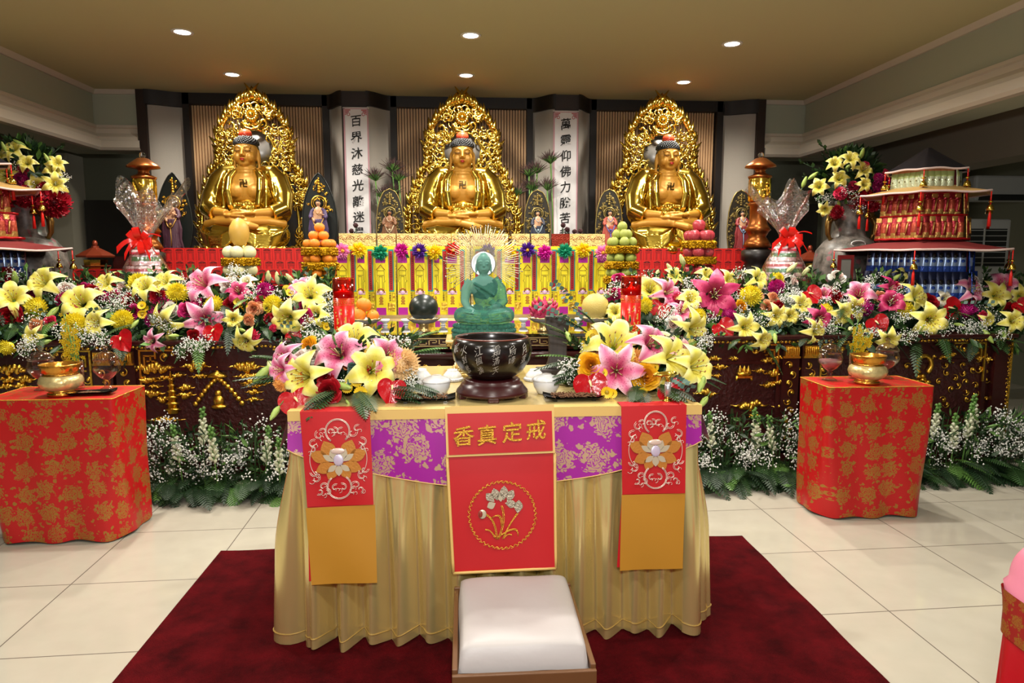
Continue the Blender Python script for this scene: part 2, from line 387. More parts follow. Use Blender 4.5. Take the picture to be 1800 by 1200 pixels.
def fret(mb, x0, x1, z0, z1, y, m, n):
    w = (x1-x0)/n; h = z1-z0; t = h*.13
    def b(a, bb, c, d): mb.box(a, bb, y-.006, y+.004, c, d, m)
    b(x0, x1, z0, z0+t*.8); b(x0, x1, z1-t*.8, z1)
    for i in range(n):
        a = x0+i*w
        for k, f in ((0, 0), (1, .5)):
            q = a+f*w; L = w*.44
            zl = lambda z: z if k == 0 else z0+z1-z
            def seg(xa, xb, za, zb):
                za, zb = zl(za), zl(zb); b(xa, xb, min(za, zb), max(za, zb))
            seg(q+.02*w, q+.02*w+t, z0+h*.2, z0+h*.8); seg(q+.02*w, q+L, z0+h*.72, z0+h*.8)
            seg(q+L-t, q+L, z0+h*.42, z0+h*.8); seg(q+L*.45, q+L, z0+h*.42, z0+h*.5)
def bracket(mb, x, z, sd, y, m, s=.16):
    for (a, b, c, d) in [(0, s*1.5, 0, .012), (0, .012, -s*1.7, 0), (.03, .1, -.035, -.025), (.03, .04, -.1, -.03), (.07, .08, -.07, -.03), (.05, .1, -.07, -.06), (.1, .11, -.05, .0), (.03, .06, -.13, -.12), (.05, .06, -.13, -.1)]:
        xa, xb = x+sd*a, x+sd*b
        mb.box(min(xa, xb), max(xa, xb), y-.012, y, z+c, z+d, m)
    hook(mb, (x+sd*s*1.0, y, z-.035), .03, m, 0, sd); hook(mb, (x+sd*.03, y, z-s*1.15), .03, m, 1.5, sd); hook(mb, (x+sd*s*1.35, y, z-.02), .018, m)
def piece(parent, fn, name='gilded_cloud'):
    mb = MB(); fn(mb); mb.build(name, parent)
YA = 4.6
def wing(nm, sd, lab):
    X0, X1 = (1.15, 3.90) if sd > 0 else (-3.90, -.95)
    t = thing('altar_table', lab, 'altar', (0, 0, 0))
    MB().box(X0, X1, YA, 6.3, .12, .90, M_LACQ).box(X0, X1, YA-.05, 6.3, 0, .14, M_LACQ).build('body', t)
    MB().box(X0, X1+(.03 if sd > 0 else 0), YA-.06, 6.3, .925, .955, M_LACQ).build('top', t, bev=.008)
    mb = MB(); n = int((X1-X0)/.028)
    mb.box(X0, X1, YA-.045, YA-.03, .897, .93, M_LACQ)
    for i in range(n):
        x = X0+(i+.5)*(X1-X0)/n
        if i % 2: hook(mb, (x, YA-.047, .913), .012, M_GOLDR)
        else: mb.ell((x, YA-.047, .913+R.uniform(-.006, .006)), (.014, .008, .01), M_GOLDR, 7, 5)
    mb.build('carved_band', t)
    ps = [2.27, 2.41] if sd > 0 else [-2.34, -2.20]
    pan = [(X0+.05, ps[0]-.06), (ps[1]+.06, X1-.17)] if sd > 0 else [(X0+.17, ps[0]-.06), (ps[1]+.06, X1-.05)]
    for a, b in pan:
        mb = MB().box(a, b, YA-.02, YA+.01, .77, .895, M_LACQ)
        for (p, q, c, d) in ((a, b, .755, .775), (a, b, .17, .20), (a, a+.03, .2, .76), (b-.03, b, .2, .76)): mb.box(p, q, YA-.03, YA, c, d, M_LACQ)
        mb.build('frame', t)
        MB().box(a+.03, b-.03, YA-.008, YA+.006, .19, .76, M_LACQ2).build('carved_panel', t)
        piece(t, lambda mb: bracket(mb, a+.02, .885, 1, YA-.022, M_GOLDR), 'corner_bracket'); piece(t, lambda mb: bracket(mb, b-.02, .885, -1, YA-.022, M_GOLDR), 'corner_bracket')
    for x in ps:
        mb = MB().box(x-.06, x+.06, YA-.05, YA, .12, .895, M_LACQ)
        mb.build('pilaster', t)
        mb = MB().box(x-.05, x+.05, YA-.066, YA-.05, .81, .885, M_GOLDR).box(x-.058, x+.058, YA-.07, YA-.05, .80, .812, M_GOLDR)
        for k in range(7): mb.ell((x-.045+k*.015, YA-.07, .85), (.006, .006, .03), M_GOLDR, 6, 5)
        for k in range(9):
            z = .75-k*.065; hook(mb, (x+(.012 if k % 2 else -.012), YA-.055, z), .027, M_GOLDR)
        mb.build('gilded_carving', t)
    mb = MB()
    if sd > 0:
        mb.box(X1-.13, X1-.015, YA-.05, YA, .12, .895, M_LACQ)
        for k in range(26):
            hook(mb, (X1-.012, YA-.05, .88-k*.03), .012, M_GOLDR)
            hook(mb, (X1-.03+R.uniform(-.008, .008), YA-.055, .87-k*.03), .011, M_GOLDR)
        mb.box(X1-.02, X1, YA-.05, YA-.03, .12, .895, M_GOLDR)
        mb.build('end_post', t)
    return t, pan
tr, panR = wing('right', 1, 'oxblood carved altar with gold clouds behind the right red table')
tl, panL = wing('left', -1, 'oxblood carved altar with gold pagoda and clouds behind the left red table')
def relief(parent, items, name='gilded_relief'):
    for it in items:
        k = it[0]; p = at(it[1], it[2], YA-.02); s = it[3]/FPX*YA if len(it) > 3 else .05
        p = (p.x, YA-.016, p.z)
        if p[2] < .2: continue
        if k == 'h': piece(parent, lambda mb: hook(mb, p, s*.5, M_GOLDR), 'gilded_curl')
rp = lambda L, f: [('h', 1420+x/4.737, 580+y/4.737, f) for x, y in L]
H1 = [(1060, 220), (1190, 200), (1375, 190), (1480, 205), (1500, 260), (1150, 290), (1205, 260), (1300, 290), (1300, 360), (1160, 355), (1380, 330), (1490, 340), (1230, 400), (1320, 430), (1490, 415), (1255, 460), (1200, 490), (1400, 460), (1325, 520), (1400, 535), (1330, 575), (1490, 575), (1095, 430), (975, 405), (1130, 580), (1160, 620), (740, 235), (500, 215), (830, 300), (1560, 600), (1030, 240), (1110, 245), (1420, 240)]
relief(tr, rp(H1, 13))
for x, y, w in [(1130, 215, 22), (1370, 185, 14), (1480, 240, 18), (1410, 230, 16), (1190, 195, 12)]:
    p = at(1420+x/4.737, 580+y/4.737, YA); piece(tr, lambda mb: cloud(mb, (p.x, YA-.015, p.z), w/FPX*YA, .035))
p = at(1619, 640, YA)
mb = MB(); mb.tube([(p.x+.055*math.sin(a), YA-.03, p.z+.065*math.cos(a)) for a in [-2.6+5.2*i/16 for i in range(17)]], .016, M_GOLDR, 8)
for k in range(9): mb.ell((p.x+R.uniform(-.07, .07), YA-.02, p.z-.10+R.uniform(-.04, .02)), (.02, .02, .016), M_GOLDR, 8, 6)
mb.build('gilded_loop', tr)
C1 = [(1015, 995, 90), (1060, 1050, 90), (1150, 995, 70), (1030, 1115, 60), (980, 1070, 50), (1380, 1010, 80), (1450, 990, 100), (1530, 1025, 80), (1330, 1080, 70), (1430, 1100, 100), (1500, 1090, 60), (1580, 985, 60), (1590, 1065, 60), (1400, 1180, 90), (1470, 1160, 80), (900, 1050, 60)]
for it in [('c', 1000+x/4, 380+y/4, w/4, w/4*.5) for x, y, w in C1] + [('c', 1317, 711, 44, 18), ('c', 1377, 713, 30, 16), ('c', 1322, 729, 20, 8), ('c', 1240, 690, 30, 14)]:
    p = at(it[1], it[2], YA); piece(tr, lambda mb: cloud(mb, (p.x, YA-.016, p.z), it[3]/FPX*YA, it[4]/FPX*YA))
mb = MB(); p = at(1305, 655, YA); z0 = p.z
mb.ell((p.x, YA-.025, z0), (.055, .03, .018), M_GOLDR); mb.box(p.x-.05, p.x+.05, YA-.05, YA, z0-.03, z0-.015, M_GOLDR)
for q in (-.03, 0, .03): mb.lathe([(.016, 0), (.02, .02), (.0, .06)], M_GOLDR, TR((p.x+q, YA-.03, z0)), 8)
for q in (-.05, .05): mb.tube([(p.x+q, YA-.03, z0-.02), (p.x+q*1.1, YA-.035, z0-.05)], [.012, .006], M_GOLDR)
mb.build('gilded_seat', tr)
C2 = [(1080, 185, 300, 70), (1380, 170, 150, 70), (1730, 170, 170, 70), (1050, 270, 130, 40), (1170, 250, 90, 30), (1260, 230, 70, 30), (1420, 240, 110, 30), (1100, 310, 70, 28), (1080, 360, 110, 60), (1150, 400, 60, 50), (1310, 320, 80, 50), (1310, 370, 90, 50), (1170, 545, 170, 40), (1790, 240, 130, 40), (1790, 300, 110, 40), (1790, 350, 80, 40), (1790, 405, 80, 40),
      (100, 190, 200, 70), (70, 260, 90, 50), (190, 260, 90, 60), (60, 310, 100, 40), (160, 310, 80, 40), (430, 180, 70, 30)]
for x, y, w, h in C2:
    p = at(x/4, 600+y/4, YA); piece(tl, lambda mb: cloud(mb, (p.x, YA-.016, p.z), w/4/FPX*YA, h/4/FPX*YA))
for x, y, w, h in [(150, 1050, 170, 70), (140, 1120, 130, 40), (200, 1165, 140, 60), (430, 1060, 120, 60), (330, 1110, 100, 40)]:
    p = at(400+x/4, 380+y/4, YA); piece(tl, lambda mb: cloud(mb, (p.x, YA-.016, p.z), w/4/FPX*YA, h/4/FPX*YA))
p = at(306, 720, YA)                     
mb = MB()
for k in range(6):
    r = .05-.006*k; z = p.z-.02+k*.04
    mb.lathe([(r*.7, z), (r*.7, z+.025), (r*1.15, z+.025), (r*.5, z+.04)], M_GOLDR, TR((p.x, YA-.02, 0)), 8, sy=.5)
mb.lathe([(.01, p.z+.22), (0, p.z+.30)], M_GOLDR, TR((p.x, YA-.02, 0)), 6)
mb.build('gilded_pagoda', tl)
mb = MB(); p = at(386, 695, YA)
for k in range(15):
    t = k/14*2-1; mb.ell((p.x+t*.15, YA-.02, p.z+.12-.17*abs(t)**1.3), (.018, .014, .018), M_GOLDR, 8, 6)
mb.lathe([(.07, .13), (.05, .15), (.015, .165), (.01, .19), (0, .2)], M_GOLDR, TR((p.x, YA-.02, p.z)), 10, sy=.5)
mb.ell((p.x, YA-.02, p.z+.02), (.022, .02, .024), M_GOLDR); mb.ell((p.x, YA-.02, p.z-.03), (.036, .025, .04), M_GOLDR); mb.ell((p.x, YA-.02, p.z-.07), (.05, .03, .018), M_GOLDR)
mb.build('gilded_canopy', tl)
# ---- middle altar with its mirror black top
t = thing('altar_table', 'middle altar with mirror black top and gold key pattern edge', 'altar')
MB().box(-.94, 1.14, YA+.06, 6.3, 0, .80, M_LACQ).build('body', t)
MB().box(-.94, 1.14, 4.62, 6.25, .955, .975, mat('mirror_black_top', '0A0909', .03, 0, Specular_IOR_Level=1.0, Coat_Weight=1.0, Coat_IOR=2.2, Coat_Roughness=.02)).build('top', t)
mb = MB().box(-.94, 1.14, 4.63, 4.7, .89, .955, M_LACQ); mb.build('apron', t)
mb = MB(); fret(mb, -.93, 1.13, .892, .95, 4.628, M_GOLDP, 15); mb.build('key_pattern', t)
mb = MB()
for z0, z1, yy in ((.855, .885, 4.65), (.80, .85, 4.62), (.77, .795, 4.66)):
    mb.tube([(-.94, yy+.03, (z0+z1)/2), (1.14, yy+.03, (z0+z1)/2)], (z1-z0)*.55, M_LACQ, 12)
mb.build('moulding', t)
mb = MB()
for i in range(26):
    x = -.9+i*.08; z = .73+.012*math.sin(i*1.7); hook(mb, (x, 4.64, z), .026, M_GOLDR, i*PI, 1 if i % 2 else -1)
    mb.tube([(x-.04, 4.645, z), (x, 4.64, z+.02), (x+.04, 4.645, z-.01)], .006, M_GOLDR, 6)
mb.build('scroll_carving', t)
# ---- stepped shelves behind
t = thing('shrine_platform', 'dark shrine platform under the three golden statues', 'platform')
MB().box(-3.1, 3.1, 6.33, 7.1, 0, 1.5, M_LACQ).build('body', t)
t = thing('tablet_shelf', 'dark stepped shelf carrying the left red tablets', 'shelf')
MB().box(-2.9, -1.16, 6.17, 6.32, .96, 1.44, M_LACQ).box(-2.9, -1.16, 6.07, 6.169, .96, 1.32, M_LACQ).box(-3.25, -1.16, 5.94, 6.069, .96, 1.25, M_LACQ).build('body', t)
t = thing('tablet_shelf', 'dark stepped shelf carrying the right red tablets', 'shelf')
MB().box(1.36, 3.0, 6.17, 6.32, .96, 1.44, M_LACQ).box(1.36, 3.0, 6.07, 6.169, .96, 1.32, M_LACQ).box(1.36, 3.0, 5.94, 6.069, .96, 1.25, M_LACQ).build('body', t)
# ---- red printed tablets
M_RED = mat('vermilion_paper', 'C8211E', .45); M_PRINT = mat('dark_red_print', '5E1212', .6)
def red_tablet():
    mb = MB().box(-.046, .046, -.012, .012, 0, .24, M_RED)
    y = -.0135
    def b(a, bb, c, d): mb.box(a, bb, y, -.0125, c, d, M_PRINT)
    for q in range(5): mb.box(-.030+q*.012, -.020+q*.012, y, -.0125, .204+.004*(2-abs(q-2)), .216+.004*(2-abs(q-2)), M_PRINT)
    b(-.033, .033, .198, .202); b(-.033, .033, .178, .182); b(-.026, -.022, .05, .178); b(.022, .026, .05, .178)
    b(-.016, -.014, .06, .165); b(.014, .016, .06, .165); b(-.016, .016, .162, .165); b(-.033, .033, .03, .045)
    mb.tube([(.02*math.cos(a), y, .213+.012*math.sin(a)) for a in [k*PI/6 for k in range(12)]], .0018, M_PRINT, 4, closed=True)
    return mb.mesh('red_tablet')
ME_TAB = red_tablet(); TABS = []
for side, x0, x1 in (('left', -2.86, -1.2), ('right', 1.42, 2.93)):
    for row, (yy, zz, off) in enumerate([(6.24, 1.33, 0), (6.12, 1.21, .047), (6.0, 1.14, .02)]):
        z = zz; n = int((x1-x0)/.094)
        for i in range(n):
            o = link('red_tablet', ME_TAB, None, (x0+off+i*.094, yy, {0: 1.441, 1: 1.321, 2: 1.251}[row]-.0), (0, 0, 0))
            TABS.append((side, row, i, o))
# the three steps stand so that each row shows its head over the one in front
for side, row, i, o in TABS:
    o.location.z = {0: 1.441, 1: 1.321, 2: 1.251}[row]
    o.scale = (1, 1, {0: .55, 1: .60, 2: .60}[row])
    tag(o, 'red printed paper tablet, %s from the left in the %s row of the %s shelf' % (ordn(i), ('top', 'middle', 'front')[row], side), 'paper tablet', 'red printed tablets on the %s shelf' % side)
for i in range(4):
    tag(link('red_tablet', ME_TAB, None, (-3.2+i*.094, 6.0, 1.251)), 'red printed paper tablet, %s from the outer end beside the small lantern' % ordn(i), 'paper tablet', 'red printed tablets on the left shelf').scale = (1, 1, .6)
# ---- gold book boxes and yellow paper tablets
M_GB = mat('embossed_gold_paper', 'EAD894', .42, .75, bump=.8, bscale=70); M_RB = mat('embossed_red_paper', '8E2D1E', .4, .6, bump=.8, bscale=70)
M_GB2 = mat('embossed_gold_red_print', 'A8402A', .5)
def goldbox(m):
    mb = MB().box(-.079, .079, -.03, .03, 0, .70, m)
    for k in range(3):
        q = .02+.018*k
        for a in range(4):
            for s in (-1, 1): mb.tube([((q*math.cos(b)+s*.035*(a % 2)), -.0305, .64+q*.8*math.sin(b)+(s*.03 if a > 1 else 0)) for b in (a*PI/2+.3, a*PI/2+.8, a*PI/2+1.3)], .0022, M_GB2, 4)
    mb.box(-.08, .08, -.031, -.03, .58, .584, M_GB2)
    return mb.mesh('gold_box')
gbm, rbm = goldbox(M_GB), goldbox(M_RB)
BX = [613, 645, 680, 714, 746, 777, 810, 843, 877, 915, 949, 985, 1016, 1047]
for i, px in enumerate(BX):
    p = at(px, 420, 6.14); red = i == 11
    o = link('gold_paper_box', rbm if red else gbm, None, (p.x, 6.14+.004*(i % 3), 1.0), (0, 0, 0))
    tag(o, 'red embossed box among the gold ones behind the yellow tablets' if red else 'gold embossed box, %s from the left behind the yellow tablets' % ordn(i), 'box', 'embossed boxes behind the yellow tablets')
t = thing('tablet_stand', 'low gilt stand under the row of yellow tablets', 'stand')
MB().box(-1.13, 1.32, 5.88, 6.22, .976, 1.0, M_GOLDP).build('board', t)
M_YEL = mat('yellow_paper', 'F2DF1E', .5); M_MAG = mat('magenta_paper', 'B3169A', .5); M_TEAL = mat('teal_paper', '2E8F88', .5); M_RSTR = mat('red_strip_paper', 'B3161C', .5)
M_INK = mat('brown_ink', '6A5A14', .6); M_YFOIL = mat('yellow_foil', 'E8D63A', .25, .5); M_LILAC = mat('lilac_print', 'E2B7DC', .5); M_RPR = mat('red_print', 'A03A22', .6)
def yellow_tablet(sd):
    t = thing('spirit_tablet', 'x', 'spirit tablet')
    MB().box(-.086, .086, 0, .02, 0, .588, M_YEL).box(.046*sd-.03, .046*sd+.03, -.002, 0, .03, .10, M_GOLDR).build('board', t)
    c = -.038*sd
    mb = MB().box(c-.041, c+.041, -.02, -.001, .01, .53, M_YEL)
    mb.box(c-.041, c+.041, -.021, -.02, .445, .52, M_MAG).box(c-.041, c+.041, -.021, -.02, .0, .062, M_MAG)
    mb.build('folded_panel', t)
    mb = MB(); y = -.0215                 # pagoda drawn in foil and ink
    T = lambda pts, r=.0016, m=M_INK: mb.tube([(c+a, y, b) for a, b in pts], r, m, 4)
    T([(-.036, .385), (0, .43), (.036, .385)], .003, M_RPR); T([(-.03, .38), (-.03, .30), (-.038, .29), (-.026, .28), (-.026, .19)]); T([(.03, .38), (.03, .30), (.038, .29), (.026, .28), (.026, .19)])
    T([(-.014, .33), (-.014, .2)]); T([(.014, .33), (.014, .2)]); T([(-.014, .33), (.014, .33)]); T([(-.03, .38), (.03, .38)]); T([(-.026, .34), (.026, .34)])
    T([(.028*math.cos(a), .195+.03*math.sin(a)) for a in [PI*k/8 for k in range(9)]], .0045, M_RPR)
    mb.box(c-.041, c+.041, y, y+.001, .176, .186, M_LILAC).box(c-.041, c+.041, y, y+.001, .192, .202, M_LILAC)
    mb.ell((c, y, .19), (.017, .003, .02), M_LILAC, 10, 6)
    for r in range(6):
        for k in range(2 if r % 2 else 3): mb.box(c-.016+k*.012+(.006 if r % 2 else 0), c-.007+k*.012+(.006 if r % 2 else 0), y, y+.001, .09+r*.012, .099+r*.012, M_RPR)
    mb.build('printed_pagoda', t)
    s = .05*sd
    mb = MB().box(s-.022, s+.022, -.0025, 0, .2, .56, M_TEAL).box(s-.018, s+.012, -.0035, -.0025, .21, .545, M_RSTR)
    for k in range(16): mb.box(s-.006, s+.002, -.0042, -.0035, .225+k*.019, .236+k*.019, M_PRINT)
    mb.build('name_strip', t)
    mb = MB()
    for k in range(4):
        write(mb, '功德圓滿'[3-k], TR((s-.014, -.002, .125+k*.02)) @ FACE, .018, M_PRINT, ext=.03)
    for (a, b2, c2, d) in ((.004, .03, .12, .122), (.004, .03, .186, .188), (.004, .006, .12, .188), (.028, .03, .12, .188)): mb.box(s+a, s+b2, -.0025, -.001, c2, d, M_RPR)
    write(mb, '佛', TR((s+.017, -.002, .154)) @ FACE, .018, M_RPR, ext=.03)
    mb.build('stamp', t)
    return t
FCOL = {'pink': 'F28CC6', 'yellow': 'F6D612', 'green': '159A72', 'magenta': 'D41CA0', 'purple': '5A2398', 'red': 'E52A1C'}
def paper_flower(col):
    m = mat('crepe_'+col, FCOL[col], .6); mb = MB()
    for k in range(60):
        a = k*2.39996; f = math.sqrt(k/60); el = PI/2*(1-f*1.05)
        d = Vector((math.cos(a)*math.cos(el), math.sin(a)*math.cos(el), math.sin(el)*.75))
        M = frame(d, k) ; L = .072*(.75+.35*f); w = .0125
        mb.add([(0, 0, .006), (w, .002, L*.6), (0, 0, L), (-w, .002, L*.6)], [(0, 1, 2, 3)], m, M)
    mb.ell((0, 0, .03), .016, mat('crepe_heart_'+col, 'F0B02C' if col in ('pink', 'purple', 'yellow', 'red') else FCOL[col], .6), 8, 6)
    return mb.mesh('paper_flower')
def paper_leaf():
    mb = MB()
    for s in (-1, 1):
        mb.grid(lambda u, v: (s*.02+s*.055*u, (v-.5)*.034*math.sin(PI*min(1, u*.9+.1)), -.012-.02*u+.01*abs(v-.5)), 5, 2, mat('paper_leaf_green', '1F7A44', .5))
    return mb.mesh('leaf')
PLEAF = paper_leaf()
FL = [(602, 'pink'), (632, 'yellow'), (669, 'green'), (707, 'magenta'), (738, 'purple'), (764, 'yellow'), (795, 'red'), (857, 'purple'), (895, 'yellow'), (927, 'purple'), (957, 'magenta'), (992, 'green'), (1024, 'yellow'), (1058, 'pink')]
ytl = {1: yellow_tablet(1), -1: yellow_tablet(-1)}; used = set(); PF = {}
for i, (px, col) in enumerate(FL):
    sd = 1 if px < 840 else -1; p = at(px, 440, 5.95)
    lab = 'yellow paper spirit tablet under the %s flower, %s from the left of the row' % (col, ordn(i))
    x = p.x+.036*sd; loc = (x, 5.95+(i % 2)*.024, 1.0)
    if sd in used: o = copy_tree(ytl[sd], loc)
    else: o = ytl[sd]; o.location = loc; used.add(sd)
    o['label'] = lab; o['group'] = 'yellow spirit tablets'
    if col not in PF: PF[col] = paper_flower(col)
    f = link('paper_flower', PF[col], None, (p.x, 5.915, 1.545+.012*math.sin(i*2.3)), (PI/2+R.uniform(-.2, .2), R.uniform(-.3, .3), R.uniform(-.4, .4)))
    tag(f, '%s crepe paper flower on the %s yellow tablet from the left' % (col, ordn(i)), 'paper flower', 'paper flowers on the yellow tablets')
    l = link('leaf', PLEAF, f, (0, -.02, 0), (0, 0, R.uniform(-.6, .6)))
# ================================================================== hanging scrolls
M_SCR = mat('scroll_paper', 'E4E1E2', .7, var=.04, vscale=5); M_SCRB = mat('scroll_pink_border', 'C4939C', .7); M_SCRR = mat('scroll_red_corner', 'B5474C', .7); M_BRUSH = mat('brush_ink', '0E0D0F', .6)
def scroll(px, text, lab):
    a = at(px-22, 189 if px < 800 else 195, 7.14); b = at(px+22, 189 if px < 800 else 195, 7.14); cx = (a.x+b.x)/2; w = (b.x-a.x)/2; zt = a.z
    t = thing('hanging_scroll', lab, 'scroll', (cx, 7.15, zt), group='calligraphy scrolls')
    H = 1.56
    MB().box(-w, w, -.004, .004, -H, 0, M_SCR).build('paper', t)
    mb = MB()
    for s in (-1, 1): mb.box(s*w-.014*(s > 0), s*w+.014*(s < 0), -.006, -.004, -H, 0, M_SCRB)
    mb.box(-w, w, -.006, -.004, -.012, 0, M_SCRB)
    for s in (-1, 1):
        for k in range(4): mb.box(min(s*(w-.016), s*(w-.07+.014*k)), max(s*(w-.016), s*(w-.07+.014*k)), -.007, -.004, -.026-.014*k, -.017-.014*k, M_SCRR)
        mb.tube([(s*(w-.05)+.014*math.cos(q), -.006, -.062+.014*math.sin(q)) for q in [k*PI/5 for k in range(10)]], .003, M_SCRR, 5, closed=True)
    mb.build('border', t)
    mb = MB().tube([(-w-.006, 0, 0), (w+.006, 0, 0)], .008, M_SCR, 8); mb.build('rod', t)
    step = (H-.14)/len(text)
    for i, ch in enumerate(text):
        mb = MB(); write(mb, ch, TR((0, -.005, -.125-i*.158)) @ FACE, .118, M_BRUSH, .012, .13, .012, .02)
        mb.build('brushed_character', t)
    return t
scroll(625, '百界沐慈光離迷覺悟', 'white calligraphy scroll left of the middle statue')
scroll(995, '萬靈仰佛力脫苦超昇', 'white calligraphy scroll right of the middle statue')
# ================================================================== large golden statues
M_SKIN = mat('matte_gold_skin', 'BE8830', .45, .25); M_ROBE = mat('robe_gold', 'E8C858', .17, 1, bump=.12, bscale=18)
M_HAIR = mat('black_curled_hair', '0C0E12', .55); M_JEWEL = mat('red_jewel', 'E84A2E', .25); M_LIP = mat('red_lip', 'A8201A', .4)
M_BOARD = mat('black_back_board', '18161A', .5); M_DISC = mat('grey_halo_mirror', '8F8C88', .3, .6)
def bud_skin(b):
    m = M_SKIN
    b.ell((0, -.07, .965), (.104, .112, .135), m, 24, 18); b.ell((0, -.095, .905), (.094, .085, .085), m, 20, 14)      # skull, jaw
    b.ell((0, -.135, .852), (.05, .04, .036), m, 14, 10)                                                           # chin
    for s in (-1, 1):
        b.ell((s*.055, -.135, .905), (.042, .045, .05), m, 14, 10)                                                   # cheek
        b.ell((s*.045, -.172, .962), (.027, .014, .013), m, 14, 10)                                                  # closed lid
        b.tube([(s*.014, -.181, .978), (s*.045, -.184, .997), (s*.082, -.165, .985)], [.006, .008, .005], m, 8)      # brow
        b.ell((s*.108, -.045, .90), (.016, .03, .085), m, 12, 10)                                                    # long ear
        b.ell((s*.112, -.05, .83), (.014, .018, .03), m, 10, 8)
    b.tube([(0, -.18, .975), (0, -.196, .94), (0, -.206, .915)], [.009, .012, .017], m, 10)
    for s in (-1, 1): b.ell((s*.015, -.194, .913), (.011, .012, .009), m, 10, 8)
    b.ell((0, -.183, .885), (.028, .014, .008), m, 12, 8); b.ell((0, -.182, .874), (.022, .014, .009), m, 12, 8)
    for k in range(3): b.tube([(.08*math.cos(a), -.06+.075*math.sin(a), .80-.028*k) for a in [i*PI/8 for i in range(16)]], .02, m, 8, closed=True)
    b.lathe([(.078, .70), (.082, .86)], m, TR((0, -.06, 0)), 20)
    b.ell((0, -.06, .62), (.19, .125, .18), m, 24, 16)
    for s in (-1, 1): b.ell((s*.075, -.145, .60), (.085, .05, .07), m, 16, 10)
    # forearms, hands laid one on the other, thumbs meeting
    for s in (-1, 1):
        b.tube([(s*.30, -.13, .42), (s*.22, -.24, .395), (s*.12, -.32, .385)], [.05, .045, .035], m, 12)
        b.ell((s*.075, -.345, .375+.012*s), (.06, .045, .022), m, 14, 10)
        for k in range(4):
            yy = -.385+k*.022; z = .372+.012*s+.003*k
            b.tube([(s*.06, yy, z), (s*.0, yy-.006, z-.004), (-s*.055, yy, z-.006)], [.0125, .0115, .009], m, 8)
        b.tube([(s*.09, -.33, .39), (s*.055, -.36, .405), (s*.004, -.37, .412)], [.014, .012, .010], m, 8)
    # shins and feet
    for s in (-1, 1):
        b.tube([(s*.36, -.16, .295), (s*.22, -.27, .315), (s*.06, -.35, .315), (-s*.05, -.36, .30)], [.035, .04, .042, .03], m, 12)
    b.tube([(-.02, -.39, .30), (.10, -.41, .27), (.18, -.40, .26)], [.03, .038, .02], m, 10)
def bud_robe(b):
    m = M_ROBE
    b.ell((0, .0, .56), (.24, .15, .28), m, 26, 18)
    for s in (-1, 1):
        b.tube([(s*.10, -.01, .80), (s*.20, -.01, .775), (s*.265, -.02, .70), (s*.32, -.06, .56), (s*.33, -.13, .43), (s*.24, -.22, .385)], [.05, .085, .10, .095, .09, .075], m, 16)
        b.ell((s*.315, -.08, .46), (.085, .11, .16), m, 16, 12)
        b.tube([(s*.085, -.12, .80), (s*.135, -.165, .72), (s*.14, -.205, .60), (s*.12, -.20, .47), (s*.11, -.18, .40)], [.02, .028, .03, .03, .025], m, 10, flat=.6)
        b.tube([(s*.15, -.10, .79), (s*.19, -.14, .70), (s*.195, -.17, .57), (s*.185, -.17, .42)], .016, m, 8)
        b.tube([(s*.06, .02, .16), (s*.22, -.06, .19), (s*.305, -.13, .20)], [.15, .135, .105], m, 16)
        b.tube([(s*.305, -.14, .20), (s*.21, -.25, .20), (0, -.30, .19)], [.105, .11, .10], m, 16)
        for k in range(6):                                                 # sleeve folds
            b.tube([(s*(.21+.02*k), -.09+.012*k, .77-.012*k), (s*(.25+.024*k), -.13+.008*k, .64-.02*k), (s*(.27+.02*k), -.155, .50)], [.009, .015, .010], m, 7)
        for k in range(6):                                                 # swags of cloth across the knees
            q = k/5
            b.tube([(s*(.39-.05*q), -.18-.03*q, .29-.04*q), (s*(.36-.03*q), -.29-.02*q, .225-.10*q), (s*(.27-.02*q), -.365-.02*q, .18-.125*q), (s*.15, -.395-.025*q, .185-.125*q), (s*(.05+.02*q), -.39-.02*q, .235-.10*q), (s*.01, -.36-.02*q, .28-.08*q)], [.010, .017, .019, .018, .016, .010], m, 8)
        for k in range(4): b.tube([(s*.36, -.06, .47-.03*k), (s*.30, -.19, .43-.02*k), (s*.20, -.24, .41-.01*k)], .011, m, 7)
    b.ell((0, -.19, .14), (.36, .205, .10), m, 26, 12); b.ell((0, -.10, .42), (.16, .12, .12), m, 18, 12)
